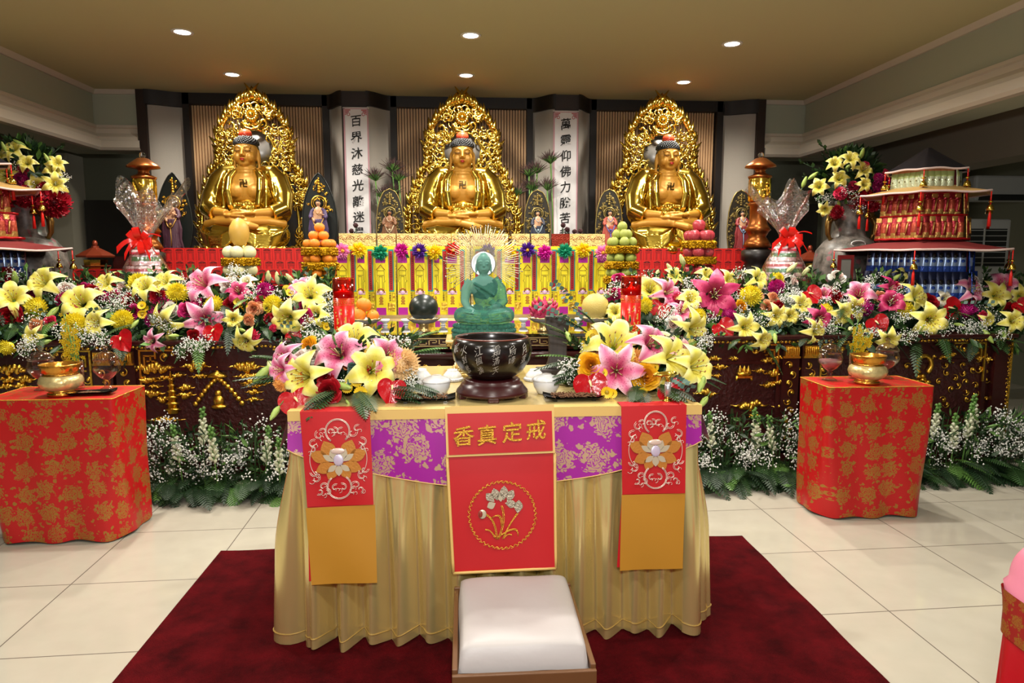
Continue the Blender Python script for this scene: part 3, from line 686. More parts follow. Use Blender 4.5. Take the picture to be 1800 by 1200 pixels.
def mandorla(r):
    out = [(.47, .02), (.525, .15), (.54, .32), (.52, .50), (.46, .68), (.385, .84), (.33, .90), (.32, 1.0), (.335, 1.10), (.31, 1.22), (.245, 1.33), (.17, 1.42), (.10, 1.47), (0, 1.50)]
    def P(t):
        f = t*(len(out)-1); i = min(int(f), len(out)-2); q = f-i
        return Vector((out[i][0]*(1-q)+out[i+1][0]*q, out[i][1]*(1-q)+out[i+1][1]*q))
    mb = MB(); g = mat('halo_gold', 'DFBC50', .2, 1); Y = .20
    def inside(x, z, mrg=0):
        ax = abs(x)
        for i in range(len(out)-1):
            (x0, z0), (x1, z1) = out[i], out[i+1]
            if z0 <= z <= z1: return ax < x0+(x1-x0)*(z-z0)/(z1-z0+1e-9)-mrg
        return False
    def gold(x, z):
        if not inside(x, z, .01): return False
        if z < .86: return not inside(x*1.36, z)         # rim band only beside the black board
        return math.hypot(x, z-1.02) > .19
    for s in (-1, 1):
        N = 46
        for i in range(N):
            t = i/(N-1); p = P(t*.985); q = P(min(1, t*.985+.02)); tg = (q-p).normalized()
            nrm = Vector((tg.y, -tg.x)); L = .075+.03*math.sin(i*2.4)+(.05 if i > N-6 else 0)
            d = (nrm*.75+tg*.65).normalized(); b2 = d+tg*.5
            a = p+d*L*.45-tg*.004; e = p+d*L*.65+b2.normalized()*L*.5
            mb.tube([(s*p.x, Y, p.y), (s*a.x, Y-.012, a.y), (s*e.x, Y-.004, e.y)], [.027, .021, .003], g, 6)
        mb.tube([(s*P(t/40).x*.985, Y, P(t/40).y) for t in range(41)], .022, g, 8)
        mb.tube([(s*P(t/40).x*.74, Y-.01, P(t/40).y*.97) for t in range(0, 18)], .014, g, 7)
    mb.tube([(.19*math.sin(a), Y-.02, 1.02+.19*math.cos(a)) for a in [k*PI/20 for k in range(40)]], .016, g, 8, closed=True)
    mb.tube([(.10, Y-.05, 1.26), (.05, Y-.06, 1.215), (0, Y-.065, 1.20), (-.05, Y-.06, 1.215), (-.10, Y-.05, 1.26)], .015, g, 8)
    c = 0
    while c < 120:
        x, z = r.uniform(0, .54), r.uniform(.02, 1.46)
        if not gold(x, z): continue
        c += 1
        for s in (-1, 1):
            rr = r.uniform(.026, .056); a0 = r.uniform(0, 6.28); dr = r.choice((-1, 1))
            st = r.getstate()
            pts = []; ws = []
            for k in range(9):
                t = k/8; a = a0+dr*t*5; q = rr*(.25+.8*t)
                pts.append((s*(x+q*math.cos(a)), Y-.02-r.uniform(0, .035)*0-.02*t, z+q*math.sin(a))); ws.append(rr*(.40-.28*t))
            mb.tube(pts, ws, g, 6)
    for k in range(14):
        a = k*PI/7; mb.ell((.05*math.cos(a), Y-.05, 1.34+.05*math.sin(a)), (.022, .02, .022), g, 8, 6)
    mb.ell((0, Y-.055, 1.34), .03, g, 10, 8)
    bd = MB(); poly = [(P(t/30*.45).x*.80, P(t/30*.45).y) for t in range(31)]
    bd.prism(poly+[(-x, z) for x, z in poly[::-1]], .03, M_BOARD, TR((0, .24, 0)) @ FACE)
    dsc = MB().lathe([(0, 0), (.192, 0), (.192, .015), (0, .015)], M_DISC, TR((0, .215, 1.02)) @ FACE, 40)
    return mb.mesh('flame_halo'), bd.mesh('back_board'), dsc.mesh('halo_mirror')
b = MB(); bud_skin(b); ME_SKIN = fuse(b, .0075, 3, 'body', M_SKIN)
b = MB(); bud_robe(b); ME_ROBE = fuse(b, .0085, 5, 'robe', M_ROBE)
def hair():
    mb = MB()
    mb.ell((0, -.05, 1.03), (.106, .113, .075), M_HAIR, 26, 14); mb.ell((0, -.02, .97), (.107, .10, .12), M_HAIR, 24, 14)
    mb.ell((0, -.05, 1.08), (.066, .066, .045), M_HAIR, 20, 12)
    for k in range(190):
        f = (k+.5)/190; z = f; a = k*2.39996; rr = math.sqrt(1-z*z)
        mb.ell((.107*rr*math.cos(a), -.05+.114*rr*math.sin(a), 1.03+.076*z), .0105, M_HAIR, 7, 5)
    for k in range(44):
        f = (k+.5)/44; a = k*2.39996; rr = math.sqrt(1-f*f)
        mb.ell((.071*rr*math.cos(a), -.05+.071*rr*math.sin(a), 1.08+.030*f), .0095, M_HAIR, 7, 5)
    for k in range(26):
        a = -PI/2+(k/25-.5)*2.3; mb.ell((.106*math.cos(a), -.05+.114*math.sin(a), 1.025), .0108, M_HAIR, 7, 5)
    return mb.mesh('hair')
ME_HAIR = hair(); ME_FH, ME_BB, ME_HM = mandorla(random.Random(3))
def lotus_seat(r, m):
    mb = MB().lathe([(r*.86, 0), (r*.95, .02), (r*.8, .05), (r*.9, .08), (r*.8, .09)], m, None, 40, sy=.72)
    for k in range(22):
        a = 2*PI*k/22; c = (r*.92*math.cos(a), r*.66*math.sin(a), .045)
        mb.ell((0, 0, 0), (.028, .062, .055), m, 10, 8, Matrix.Translation(c) @ Matrix.Rotation(a, 4, 'Z') @ Matrix.Rotation(.35, 4, 'Y'))
    return mb.mesh('lotus_seat')
ME_LOT = lotus_seat(.48, M_GOLD)
def face_parts():
    lip = MB().ell((0, -.197, .885), (.022, .006, .006), M_LIP, 12, 8).ell((0, -.196, .874), (.017, .007, .007), M_LIP, 12, 8)
    eye = MB()
    for s in (-1, 1):
        eye.tube([(s*.02, -.187, .957), (s*.045, -.190, .951), (s*.074, -.178, .958)], .0022, M_HAIR, 6)
        eye.tube([(s*.014, -.188, .983), (s*.045, -.192, 1.003), (s*.083, -.171, .99)], .0022, mat('dark_brow', '3A2408', .5), 6)
    return lip.mesh('lips'), eye.mesh('eye_line')
ME_LIP, ME_EYE = face_parts()
def belt():
    mb = MB(); m = M_GOLD
    for k in range(13):
        a = (k-6)/6*.95; mb.ell((.155*math.sin(a), -.055-.155*math.cos(a), .475), (.012, .012, .02), m, 8, 6)
        mb.ell((.16*math.sin(a), -.05-.155*math.cos(a), .445), (.016, .012, .012), m, 8, 6)
    mb.ell((0, -.215, .46), (.028, .014, .024), m, 12, 8)
    for k in range(11):
        a = k*PI/5.5; mb.ell((.034*math.cos(a), -.215, .425+.02*math.sin(a)), (.01, .01, .01), m, 7, 5)
    for k in range(5): mb.tube([((k-2)*.045, -.20, .44), ((k-2)*.03, -.235, .40)], .010, m, 6)
    return mb.mesh('jewelled_belt')
ME_BELT = belt()
bm_ = MB(); write(bm_, '卍', TR((0, -.192, .665), (PI/2+.12, 0, 0)), .078, mat('emblem_ink', '4A3A12', .3, .6), .02, 0, .03)
ME_EMB = bm_.mesh('chest_emblem')
STAT = [(-2.0, 'left golden seated statue with flame halo behind the pear tower'), (0.0, 'middle golden seated statue with flame halo between the two scrolls'), (1.985, 'right golden seated statue with flame halo behind the apple tower')]
proto = None
for x, lab in STAT:
    if proto is None:
        t = proto = thing('buddha_statue', lab, 'statue', (x, 6.72, 1.5), group='three large golden seated statues')
        b_ = link('body', ME_SKIN, t); link('robe', ME_ROBE, t); link('lips', ME_LIP, b_, label='red painted lips'); link('eye_line', ME_EYE, b_); link('chest_emblem', ME_EMB, b_)
        h_ = link('hair', ME_HAIR, t, label='black curled hair')
        MB().ell((0, -.062, 1.118), (.060, .056, .052), M_JEWEL, 18, 12).build('red_jewel', h_, label='red jewel on the hair')
        link('flame_halo', ME_FH, t); link('back_board', ME_BB, t, label='black board behind the robe'); link('halo_mirror', ME_HM, t, label='grey round mirror behind the head')
        link('lotus_seat', ME_LOT, t, (0, -.16, 0)); link('jewelled_belt', ME_BELT, t)
    else: copy_tree(proto, (x, 6.72, 1.5), lab)
# ================================================================== small standing statues
def bodhi(x, y, z, h, robe, skin, trim, leaf, lab, rz=0, lattice=False):
    t = thing('bodhisattva_statue', lab, 'statue', (x, y, z), (0, 0, rz), group='small standing statues')
    L = MB(); g = M_GOLDR if not lattice else mat('antique_gold', '9C8A52', .4, .8, bump=.4, bscale=60)
    # leaf shaped back board
    pts = []
    for i in range(25):
        a = i/24; w = .148*math.sin(PI*min(1, .22+.78*a))**(.42 if lattice else .7) if a < .999 else 0
        pts.append((w*(1.0 if a < .6 else 1.02), a*.66))
    L.prism(pts+[(-u, v) for u, v in pts[::-1][1:]], .018, leaf, TR((0, .07, 0)) @ FACE)
    L.build('back_board', t)
    mb = MB()
    for s in (-1, 1):
        mb.tube([(s*u, .05, v) for u, v in pts], .006, g if lattice else leaf, 6)
        for k in range(60 if lattice else 22):
            v = R.uniform(.02, .6); u = R.uniform(.04, .145)*math.sin(PI*min(1, .25+.75*v/.66))
            if lattice or v > .3: hook(mb, (s*u, .045, v), R.uniform(.010, .018), g)
    for k in range(6): mb.ell((0, .045, .50+.022*k), (.016-.0015*k, .01, .014), g, 8, 6)
    mb.tube([(.062*math.cos(a), .03, .40+.062*math.sin(a)) for a in [k*PI/12 for k in range(24)]], .007, g, 6, closed=True)
    mb.tube([(.045*math.cos(a), .032, .40+.045*math.sin(a)) for a in [k*PI/12 for k in range(24)]], .004, g, 6, closed=True)
    mb.build('halo_carving', t)
    b = MB(); m = skin
    b.ell((0, 0, .40), (.021, .022, .028), m, 14, 10); b.tube([(0, .003, .36), (0, 0, .385)], .011, m, 8)
    b.ell((0, .0, .325), (.040, .026, .045), m, 14, 10); b.ell((0, -.022, .398), (.004, .006, .006), m, 8, 6)
    for s in (-1, 1): b.tube([(s*.042, 0, .345), (s*.055, -.015, .29), (s*.03, -.045, .275+.03*s)], [.015, .013, .009], m, 8)
    for s in (-1, 1): b.ell((s*.028, -.05, .278+.03*s), (.01, .01, .014), m, 8, 6)
    b.lathe([(.052, .02), (.05, .15), (.046, .27), (.04, .32)], m, None, 16, sy=.7)
    link('body', fuse(b, .0042, 2, 'body', skin), t)
    b = MB()
    b.lathe([(.066, .0), (.060, .06), (.054, .16), (.050, .24), (.038, .275)], robe, None, 20, sy=.72)
    for s in (-1, 1):
        b.tube([(s*.03, -.005, .355), (s*.05, 0, .33), (s*.062, -.012, .285), (s*.05, -.03, .268)], [.012, .02, .022, .02], robe, 10)
        b.tube([(s*.052, -.02, .28), (s*.07, -.015, .18), (s*.066, -.01, .08), (s*.082, 0, .01)], [.016, .018, .014, .010], robe, 8, flat=.6)
        for k in range(4): b.tube([(s*(.008+.012*k), -.034+.003*k, .26), (s*(.01+.014*k), -.042+.003*k, .12), (s*(.012+.015*k), -.045+.004*k, .01)], .006, robe, 6)
    link('robe', fuse(b, .0045, 1, 'robe', robe), t)
    mb = MB()
    mb.tube([(-.03, -.03, .345), (-.015, -.036, .315), (0, -.038, .305), (.015, -.036, .315), (.03, -.03, .345)], .003, trim, 6)
    mb.tube([(-.05, -.035, .27), (-.02, -.05, .20), (0, -.052, .185), (.02, -.05, .20), (.05, -.035, .27)], .005, trim, 6)
    mb.tube([(0, -.048, .185), (.004, -.05, .10), (0, -.05, .03)], .005, trim, 6); mb.ell((0, -.046, .215), (.014, .008, .014), trim, 8, 6)
    mb.box(-.034, .034, -.03, -.028, .236, .25, trim).build('sash', t)
    mb = MB().ell((0, .004, .412), (.023, .024, .022), M_HAIR, 12, 8).ell((0, .0, .438), (.013, .013, .016), M_HAIR, 10, 7).ell((0, .012, .39), (.024, .018, .03), M_HAIR, 10, 7)
    mb.build('hair', t)
    mb = MB()
    for k in range(5): mb.ell(((k-2)*.008, -.018+.002*abs(k-2), .428+.006*(2-abs(k-2))), (.004, .004, .010), g, 7, 5)
    mb.build('crown', t)
    MB().lathe([(.09, -.03), (.10, -.02), (.085, 0)], g, None, 18, sy=.8).build('lotus_base', t)
    t.scale = (h/.66,)*3
    return t
M_SKP = mat('painted_face_skin', 'C99B78', .45); M_BLB = mat('black_leaf_board', '0E1512', .4); M_RW = mat('russet_wood', '7A5133', .5); M_LAT = mat('dark_lattice_board', '2A251A', .5, var=.3, vscale=40)
P_ = lambda px: at(px, 430, 6.42)
for px, hh, robe, skin, trim, leaf, lat, lab, rz in [
    (302, .69, mat('plum_robe', '4A2A3A', .5, var=.3), M_SKP, mat('ochre_sash', 'A9803C', .4, .4), M_BLB, False, 'small standing statue before a black leaf board, left of the left golden statue', .0),
    (560, .70, mat('purple_robe', '4B3A63', .5, var=.35), M_SKP, mat('ochre_sash', 'A9803C', .4, .4), M_BLB, False, 'small standing statue in purple robe behind the orange tower', 0),
    (685, .56, M_RW, mat('russet_skin', '8F6040', .5), mat('cream_sash', 'BBA888', .5), M_LAT, True, 'small russet standing statue with lattice halo right of the left scroll', 0),
    (946, .56, mat('navy_robe', '2C3346', .5, var=.3), M_SKP, mat('pale_blue_sash', '93A5AE', .5), M_LAT, True, 'small dark robed standing statue with lattice halo left of the right scroll', 0),
    (1073, .57, mat('coral_robe', 'B35040', .5, var=.2), M_SKP, mat('blue_sash', '4A5FA8', .5), M_LAT, True, 'small red robed standing statue behind the green fruit tower', 0),
    (1306, .57, mat('red_and_blue_robe', '8E2F33', .5, var=.3), M_SKP, mat('sky_sash', '7FA3C4', .5), M_LAT, True, 'small standing statue in red and blue robe beside the right gold lantern', 0)]:
    p = P_(px); zb = 1.56
    bodhi(p.x, 6.46, zb, hh, robe, skin, trim, leaf, lab, rz, lat)
for px in (560, 685, 946, 1073): pass
# ================================================================== lantern towers, pagoda lanterns
def lantern(px, lab):
    p = at(px, 268, 5.76); t = thing('gold_lantern', lab, 'lantern', (p.x, 5.76, .9555), group='tall gold and copper lantern towers', sc=(p.z-.955)/1.435)
    C = M_COPPER; G = M_GOLD
    MB().lathe([(.12, 0), (.12, .45), (.10, .5), (.13, .52), (.13, .60), (.09, .62)], mat('dark_lantern_stand', '15100E', .4), None, 16).build('stand', t)
    MB().lathe([(.09, .62), (.12, .64), (.10, .68), (.07, .72), (.09, .76), (.11, .78), (.09, .81), (.075, .84), (.075, .98), (.095, 1.0), (.075, 1.02)], C, None, 28).build('column', t)
    MB().lathe([(.088, 1.02), (.094, 1.03), (.094, 1.20), (.088, 1.21), (.094, 1.22)], G, None, 30).build('gold_drum', t)
    mb = MB()
    for k in range(26):
        a = R.uniform(-2.4, -.7); mb.ell((.094*math.cos(a), .094*math.sin(a), R.uniform(1.05, 1.18)), .010, M_GOLDR, 7, 5)
    mb.build('relief', t)
    MB().lathe([(.095, 1.215), (.10, 1.235), (.05, 1.255), (.04, 1.28), (.055, 1.295), (.13, 1.31), (.125, 1.325), (.085, 1.355), (.045, 1.385), (.025, 1.39)], C, None, 32).build('roof', t)
    MB().ell((0, 0, 1.412), .025, M_GLASS, 16, 12).build('crystal_finial', t)
lantern(250, 'tall gold and copper lantern tower behind the left cellophane gift')
lantern(1338, 'tall gold and copper lantern tower beside the right cellophane gift')
def pagoda_lantern(px, py, lab):
    p = at(px, py, 6.28); t = thing('pagoda_lantern', lab, 'lantern', (p.x, 6.28, p.z), group='small octagonal gilt lanterns')
    rd = mat('red_gilt_wood', '8A3A22', .35, .5)
    MB().lathe([(.155, -.10), (.16, -.085), (.10, -.05), (.03, -.015), (.03, 0)], rd, TR((0, 0, .0)), 8, False).build('roof', t)
    MB().ell((0, 0, .02), (.022, .022, .03), rd, 10, 8).build('finial', t)
    mb = MB(); dk = mat('dark_lantern_stand', '15100E', .4)
    for k in range(5):
        z = -.12-.065*k; mb.lathe([(.095, z-.05), (.10, z)], M_GOLD, None, 8, False)
        mb.lathe([(.115, z-.062), (.125, z-.055), (.115, z-.05)], rd, None, 8, False)
    mb.build('gilt_tiers', t)
    MB().lathe([(.12, 0), (.12, .3)], dk, TR((0, 0, .955-p.z)), 8, False).build('stand', t)
pagoda_lantern(167, 432, 'small octagonal gilt lantern left of the left cellophane gift')
pagoda_lantern(1424, 440, 'small octagonal gilt lantern right of the right cellophane gift')
# ================================================================== fruit towers
def fruit(kind):
    mb = MB()
    if kind == 'pear': mb.ell((0, 0, 0), (1, 1, .95), mat('pale_pear_skin', 'E3DCA6', .45, var=.08, vscale=30), 18, 12); mb.tube([(0, 0, .85), (.05, 0, 1.1)], .07, mat('stem_brown', '5A4526', .7), 6)
    if kind == 'orange':
        mb.lathe([(0, -.88), (.45, -.82), (.85, -.5), (1, 0), (.86, .48), (.5, .78), (.15, .80), (0, .74)], mat('orange_peel', 'F28A1C', .42, bump=.3, bscale=90), None, 20); mb.lathe([(0, .86), (.09, .84), (.1, .74)], mat('green_calyx', '5E7A2E', .6), None, 6)
    if kind == 'guava':
        mb.lathe([(0, -1), (.5, -.9), (.92, -.4), (1, .1), (.78, .65), (.35, 1.0), (0, 1.02)], mat('green_guava_skin', 'A3AC4C', .45, bump=.25, bscale=50, var=.15, vscale=20), None, 18); mb.lathe([(0, 1.1), (.12, 1.06), (.14, .98)], mat('stem_brown', '5A4526', .7), None, 6)
    if kind == 'apple':
        mb.lathe([(0, -.78), (.3, -.9), (.75, -.7), (1, -.05), (.95, .45), (.6, .82), (.25, .80), (0, .6)], mat('red_apple_skin', 'B8404A', .32, var=.35, vscale=22), None, 20); mb.tube([(0, 0, .6), (.04, 0, 1.0)], .045, mat('stem_brown', '5A4526', .7), 6)
    return mb.mesh(kind)
FM = {k: fruit(k) for k in ('pear', 'orange', 'guava', 'apple')}
FNAME = {'pear': ('pear', 'pale yellow pear'), 'orange': ('mandarin_orange', 'mandarin orange'), 'guava': ('guava', 'green guava'), 'apple': ('apple', 'red apple')}
def tier_tray(r, lab, loc):
    t = thing('tinsel_tier', lab, 'tray', loc, group='gold tinsel fruit tiers')
    MB().lathe([(0, 0), (r, 0), (r, -.012), (0, -.012)], M_TINSEL, None, 24).build('plate', t)
    mb = MB()
    for k in range(70):
        a = 2*PI*k/70; q = r+R.uniform(-.006, .010)
        for j in range(3):
            z = -.004-.018*j+R.uniform(-.008, .008); mb.octa((q*math.cos(a+.03*j), q*math.sin(a+.03*j), z), .011, M_TINSEL)
    mb.lathe([(r*.96, .01), (r*1.02, 0), (r*1.02, -.045), (r*.96, -.05)], M_TINSEL, None, 36)
    mb.build('tinsel_rim', t)
    return t
TWR = {}
def tower(px, kind, fr, trad, ys, top, nm):
    """ys: pixel rows of the tray rims, top one first; fruit stand in rings on every tray"""
    X = at(px, 440, 5.4).x; Y = 5.4
    zs = [at(px, y, Y).z for y in ys]; f, fl = FNAME[kind]
    for i, z in enumerate(zs):
        tier_tray(trad*(1+.03*i), 'gold tinsel tier, %s from the top, under the %s tower' % (ordn(i), nm), (X, Y, z))
        n = max(5, int(2*PI*(trad-fr*.9)/(2*fr*1.02))); off = R.uniform(0, 1)
        for k in range(n):
            a = 2*PI*(k+off)/n-PI/2; c = (X+(trad-fr*.95)*math.cos(a), Y+(trad-fr*.95)*math.sin(a), z+fr*.92)
            o = link(f, FM[kind], None, c, (R.uniform(-.25, .25), R.uniform(-.25, .25), R.uniform(0, 6))); o.scale = (fr*R.uniform(.95, 1.03),)*3
            TWR.setdefault((nm, kind, i), []).append(o)
        if i: MB().lathe([(.03, z), (.03, zs[i-1]-.012)], M_TINSEL, TR((X, Y, 0)), 10).build('core', None, label=None) if False else None
    z = zs[0]
    for (dx, dy, lvl) in top:
        o = link(f, FM[kind], None, (X+dx*fr, Y+dy*fr, z+fr*(.92+1.52*lvl)), (R.uniform(-.2, .2), R.uniform(-.2, .2), R.uniform(0, 6))); o.scale = (fr,)*3
        TWR.setdefault((nm, kind, 'top'), []).append(o)
    base = MB().lathe([(trad*.7, .957), (trad*.7, zs[-1]-.05)], M_TINSEL, TR((X, Y, 0)), 20)
    t = thing('tower_stand', 'gold foil drum under the %s tower' % nm, 'stand', (0, 0, 0)); base.build('drum', t)
    core = MB().lathe([(.035, zs[-1]), (.035, zs[0]-.012)], M_TINSEL, TR((X, Y, 0)), 10).build('core_tube', t)
    return X, zs[0]
tri = [(0, -.75, 1), (-.85, .35, 1), (.85, .35, 1), (0, 0, 2)]
X, z = tower(422, 'pear', .054, .128, (455, 486), [], 'pear')
me = MB().lathe([(0, -1), (.55, -.9), (.9, -.45), (1, 0), (.92, .5), (.6, .95), (.2, 1.15), (0, 1.18)], mat('yellow_melon_skin', 'D5A94C', .45, var=.12, vscale=25), None, 24).tube([(0, 0, 1.15), (.08, 0, 1.32)], .06, mat('stem_brown', '5A4526', .7), 6).mesh('melon')
o = link('melon', me, None, (X, 5.4, z+.195)); o.scale = (.075, .075, .098); tag(o, 'tall yellow melon on top of the pear tower', 'melon')
tower(562, 'orange', .041, .125, (437, 463, 488), [(-.9, -.5, 1), (.9, -.5, 1), (0, .9, 1), (.1, 0, 2)], 'orange')
tower(1093, 'guava', .040, .122, (434, 461, 487), [(-1.1, -.3, 1), (.15, -1.0, 1), (1.1, .1, 1), (0, .9, 1), (0, -.1, 2)], 'guava')
tower(1228, 'apple', .051, .125, (425, 453, 486), [(-.1, -.1, 1.05)], 'apple')
for (nm, kind, lv), L in TWR.items():
    L.sort(key=lambda o: (o.location.x))
    fn, fl = FNAME[kind]
    where = 'above the top tier' if lv == 'top' else 'on the %s tinsel tier' % ('top', 'second', 'third')[lv]
    for i, o in enumerate(L): tag(o, '%s %s of the %s tower, %s from the left' % (fl, where, nm, ordn(i)), fn.replace('_', ' ').split()[-1], '%ss of the %s tower' % (fl, nm))
# ================================================================== cellophane gift towers
def film(name, col='FFFFFF', dens=.20, base=0.0):
    m = bpy.data.materials.new(name); m.use_nodes = True; nt = m.node_tree; nt.nodes.clear()
    o = nt.nodes.new('ShaderNodeOutputMaterial'); mx = nt.nodes.new('ShaderNodeMixShader'); tr = nt.nodes.new('ShaderNodeBsdfTransparent'); gl = nt.nodes.new('ShaderNodeBsdfGlossy')
    gl.inputs['Roughness'].default_value = .10; gl.inputs['Color'].default_value = (1, .97, .97, 1); tr.inputs['Color'].default_value = (.97, .95, .95, 1)
    fr = nt.nodes.new('ShaderNodeLayerWeight'); fr.inputs['Blend'].default_value = dens
    n = nt.nodes.new('ShaderNodeTexNoise'); n.inputs['Scale'].default_value = 34; n.inputs['Detail'].default_value = 2; bp = nt.nodes.new('ShaderNodeBump'); bp.inputs['Strength'].default_value = .9; bp.inputs['Distance'].default_value = .02
    tc = nt.nodes.new('ShaderNodeTexCoord'); nt.links.new(tc.outputs['Object'], n.inputs['Vector']); nt.links.new(n.outputs['Fac'], bp.inputs['Height'])
    nt.links.new(bp.outputs['Normal'], gl.inputs['Normal']); nt.links.new(bp.outputs['Normal'], fr.inputs['Normal'])
    ad = nt.nodes.new('ShaderNodeMath'); ad.operation = 'MULTIPLY_ADD'; ad.inputs[1].default_value = .75; ad.inputs[2].default_value = .03+base; ad.use_clamp = True
    nt.links.new(fr.outputs['Facing'], ad.inputs[0]); nt.links.new(ad.outputs[0], mx.inputs['Fac']); nt.links.new(tr.outputs[0], mx.inputs[1]); nt.links.new(gl.outputs[0], mx.inputs[2]); nt.links.new(mx.outputs[0], o.inputs[0])
    return m
M_FILM = film('cellophane', dens=.45, base=.13); M_RIB = mat('red_ribbon', 'DC2018', .22)
def gift(px, py0, lab, flip=1):
    p = at(px, 430, 5.2); X = p.x
    t = thing('gift_tower', lab, 'gift', (X, 5.2, .955), group='cellophane gift towers')
    zt = at(px, py0, 5.2).z-.955     # neck height
    rnd = random.Random(px)
    can = MB().lathe([(0, 0), (.042, 0), (.045, .006), (.045, .105), (.042, .112), (0, .112)], mat('pink_white_can', 'E9C7C9', .4), None, 16)
    can.lathe([(.0456, .03), (.0456, .062)], mat('green_can_band', '3E8A55', .4), None, 16, cap=False).lathe([(.0457, .075), (.0457, .095)], mat('pink_can_band', 'D84A5E', .4), None, 16, cap=False)
    cm = can.mesh('can'); z = .0; n0 = 0
    for lv, (r, n) in enumerate([(.19, 11), (.18, 11), (.165, 10), (.145, 9), (.12, 7), (.08, 5)]):
        zz = zt-.06-.118*(6-lv)
        if zz < 0: continue
        for k in range(n):
            a = 2*PI*k/n+lv*.3; c = link('can', cm, t, ((r-.03)*math.cos(a), (r-.03)*math.sin(a), zz), (0, 0, a))
    MB().lathe([(.16, 0), (.16, max(.02, zt-.06-.118*6)), (.02, max(.03, zt-.06-.118*6)+.01)], mat('pink_can_band', 'D84A5E', .4), None, 20).build('base_drum', t)
    def bag(u, v):
        a = 2*PI*u; w = 1+.06*math.sin(18*a+3*v)+.03*math.sin(41*a)
        q = v; r = (.225*(1-q**2.2)+.028)*(.94+.06*w)
        return (r*math.cos(a), r*math.sin(a), zt*q)
    MB().grid(bag, 120, 12, M_FILM, closeu=True).build('cellophane_wrap', t)
    def fan(u, v):
        a = 2*PI*u; w = math.sin(5*a+flip)*.5+math.sin(9*a+2)*.3
        r = .028+v**1.35*(.17+.05*w)+.008*math.sin(33*a)*(1-v); h = v*(.33+.08*math.sin(3*a+1.3*flip)+.05*math.sin(8*a))
        return (r*math.cos(a)*1.25+flip*.06*v, r*math.sin(a)*.6, zt+h)
    MB().grid(fan, 130, 10, M_FILM, closeu=True).build('cellophane_fan', t)
    bow = MB()
    for k in range(8):
        a = k*.8+rnd.uniform(-.2, .2); d = Vector((math.cos(a), -.75, math.sin(a)*.75)).normalized(); s = Vector((-math.sin(a), 0, math.cos(a)))
        L = rnd.uniform(.08, .115)
        bow.grid(lambda u, v: Vector((0, -.03, zt)) + d*L*math.sin(PI*u)*(1) + Vector((math.cos(a), 0, math.sin(a)))*L*.55*math.sin(2*PI*u)*.6 + s*(v-.5)*.05*(.4+.6*math.sin(PI*u)), 12, 2, M_RIB)
    bow.ell((0, -.05, zt), .022, M_RIB, 10, 8)
    for k, (dx, dz) in enumerate([(-.15, -.07), (-.10, -.12), (.08, -.13), (.13, -.10), (.16, .03)]):
        bow.grid(lambda u, v: (dx*u, -.05-.05*u-.02*math.sin(PI*u), zt+dz*u+.03*math.sin(PI*u)+(v-.5)*(.05 if k < 3 else .01)*(.3+.7*u)), 8, 1, M_RIB)
    bow.tube([(.03*math.cos(q), .03*math.sin(q), zt) for q in [k*PI/8 for k in range(16)]], .014, M_RIB, 6, closed=True)
    bow.build('ribbon_bow', t)
gift(254, 423, 'tower of pink cans wrapped in cellophane with red bow, left side', 1)
gift(1380, 418, 'tower of pink cans wrapped in cellophane with red bow, right side', -1)
# ================================================================== snack packet pagodas
M_FOILR = mat('red_snack_foil', '9A2430', .22, .6, bump=.6, bscale=60); M_FOILG = mat('gold_snack_foil', 'C9A05A', .25, .7, bump=.6, bscale=60); M_FOILW = mat('silver_green_foil', 'C9D2B0', .2, .4, bump=.6, bscale=60); M_LIME = mat('lime_print', 'B3C47C', .3); M_FOILB = mat('blue_foil', '2F55B8', .22, .4, bump=.6, bscale=60); M_FOILN = mat('navy_foil', '20284A', .25, .4)
def pouch(w, h, parts):
    mb = MB()
    for (z0, z1, m) in parts:
        mb.grid(lambda u, v: (w*.5*(2*u-1), -.016*math.sin(PI*u)**.6*math.sin(PI*min(1, max(0, (z0+(z1-z0)*v)/h*.9+.05)))-.002, z0+(z1-z0)*v), 6, 4, m)
    mb.box(-w*.48, w*.48, -.001, .004, 0, h, parts[0][2])
    return mb
PW = pouch(.05, .155, [(0, .095, M_FOILW), (.095, .135, M_LIME), (.135, .155, mat('peach_print', 'D98A5E', .4))]).ell((0, -.019, .07), (.005, .004, .005), M_INK, 6, 5).mesh('juice_pouch')
PR = pouch(.045, .165, [(0, .03, M_FOILG), (.03, .13, M_FOILR), (.13, .165, M_FOILG)]).tube([(-.008, -.02, .04), (.004, -.02, .12)], .006, M_FOILG, 6).mesh('snack_packet')
PR2 = pouch(.045, .165, [(0, .05, M_FOILG), (.05, .12, mat('orange_snack_foil', 'B8503A', .22, .5, bump=.6, bscale=60)), (.12, .165, M_FOILR)]).mesh('snack_packet')
PB = pouch(.062, .20, [(0, .05, M_FOILB), (.05, .11, mat('pale_blue_foil', '9DB6DC', .25, .3)), (.11, .20, M_FOILN)]).ell((0, -.018, .085), (.014, .004, .012), M_FOILB, 8, 6).ell((.0, -.019, .125), (.015, .004, .02), M_BLACK, 8, 6).mesh('drink_pouch')
def cloth_roof(r0, r1, z0, z1, m, droop=.03):
    def f(u, v):
        a = 2*PI*u; s = (u*6) % 1.0; q = math.cos(PI/6)/math.cos((s-.5)*PI/3)
        r = (r0+(r1-r0)*v)*q*(1+.0*s); sag = droop*v*(1-abs(2*s-1)**2)
        return (r*math.cos(a), r*math.sin(a), z0+(z1-z0)*v**(.95 if r0 < .1 else .75)-sag*.3+.005*math.sin(a*7+1)*v)
    mb = MB().grid(f, 72, 6, m, closeu=True)
    return mb, f
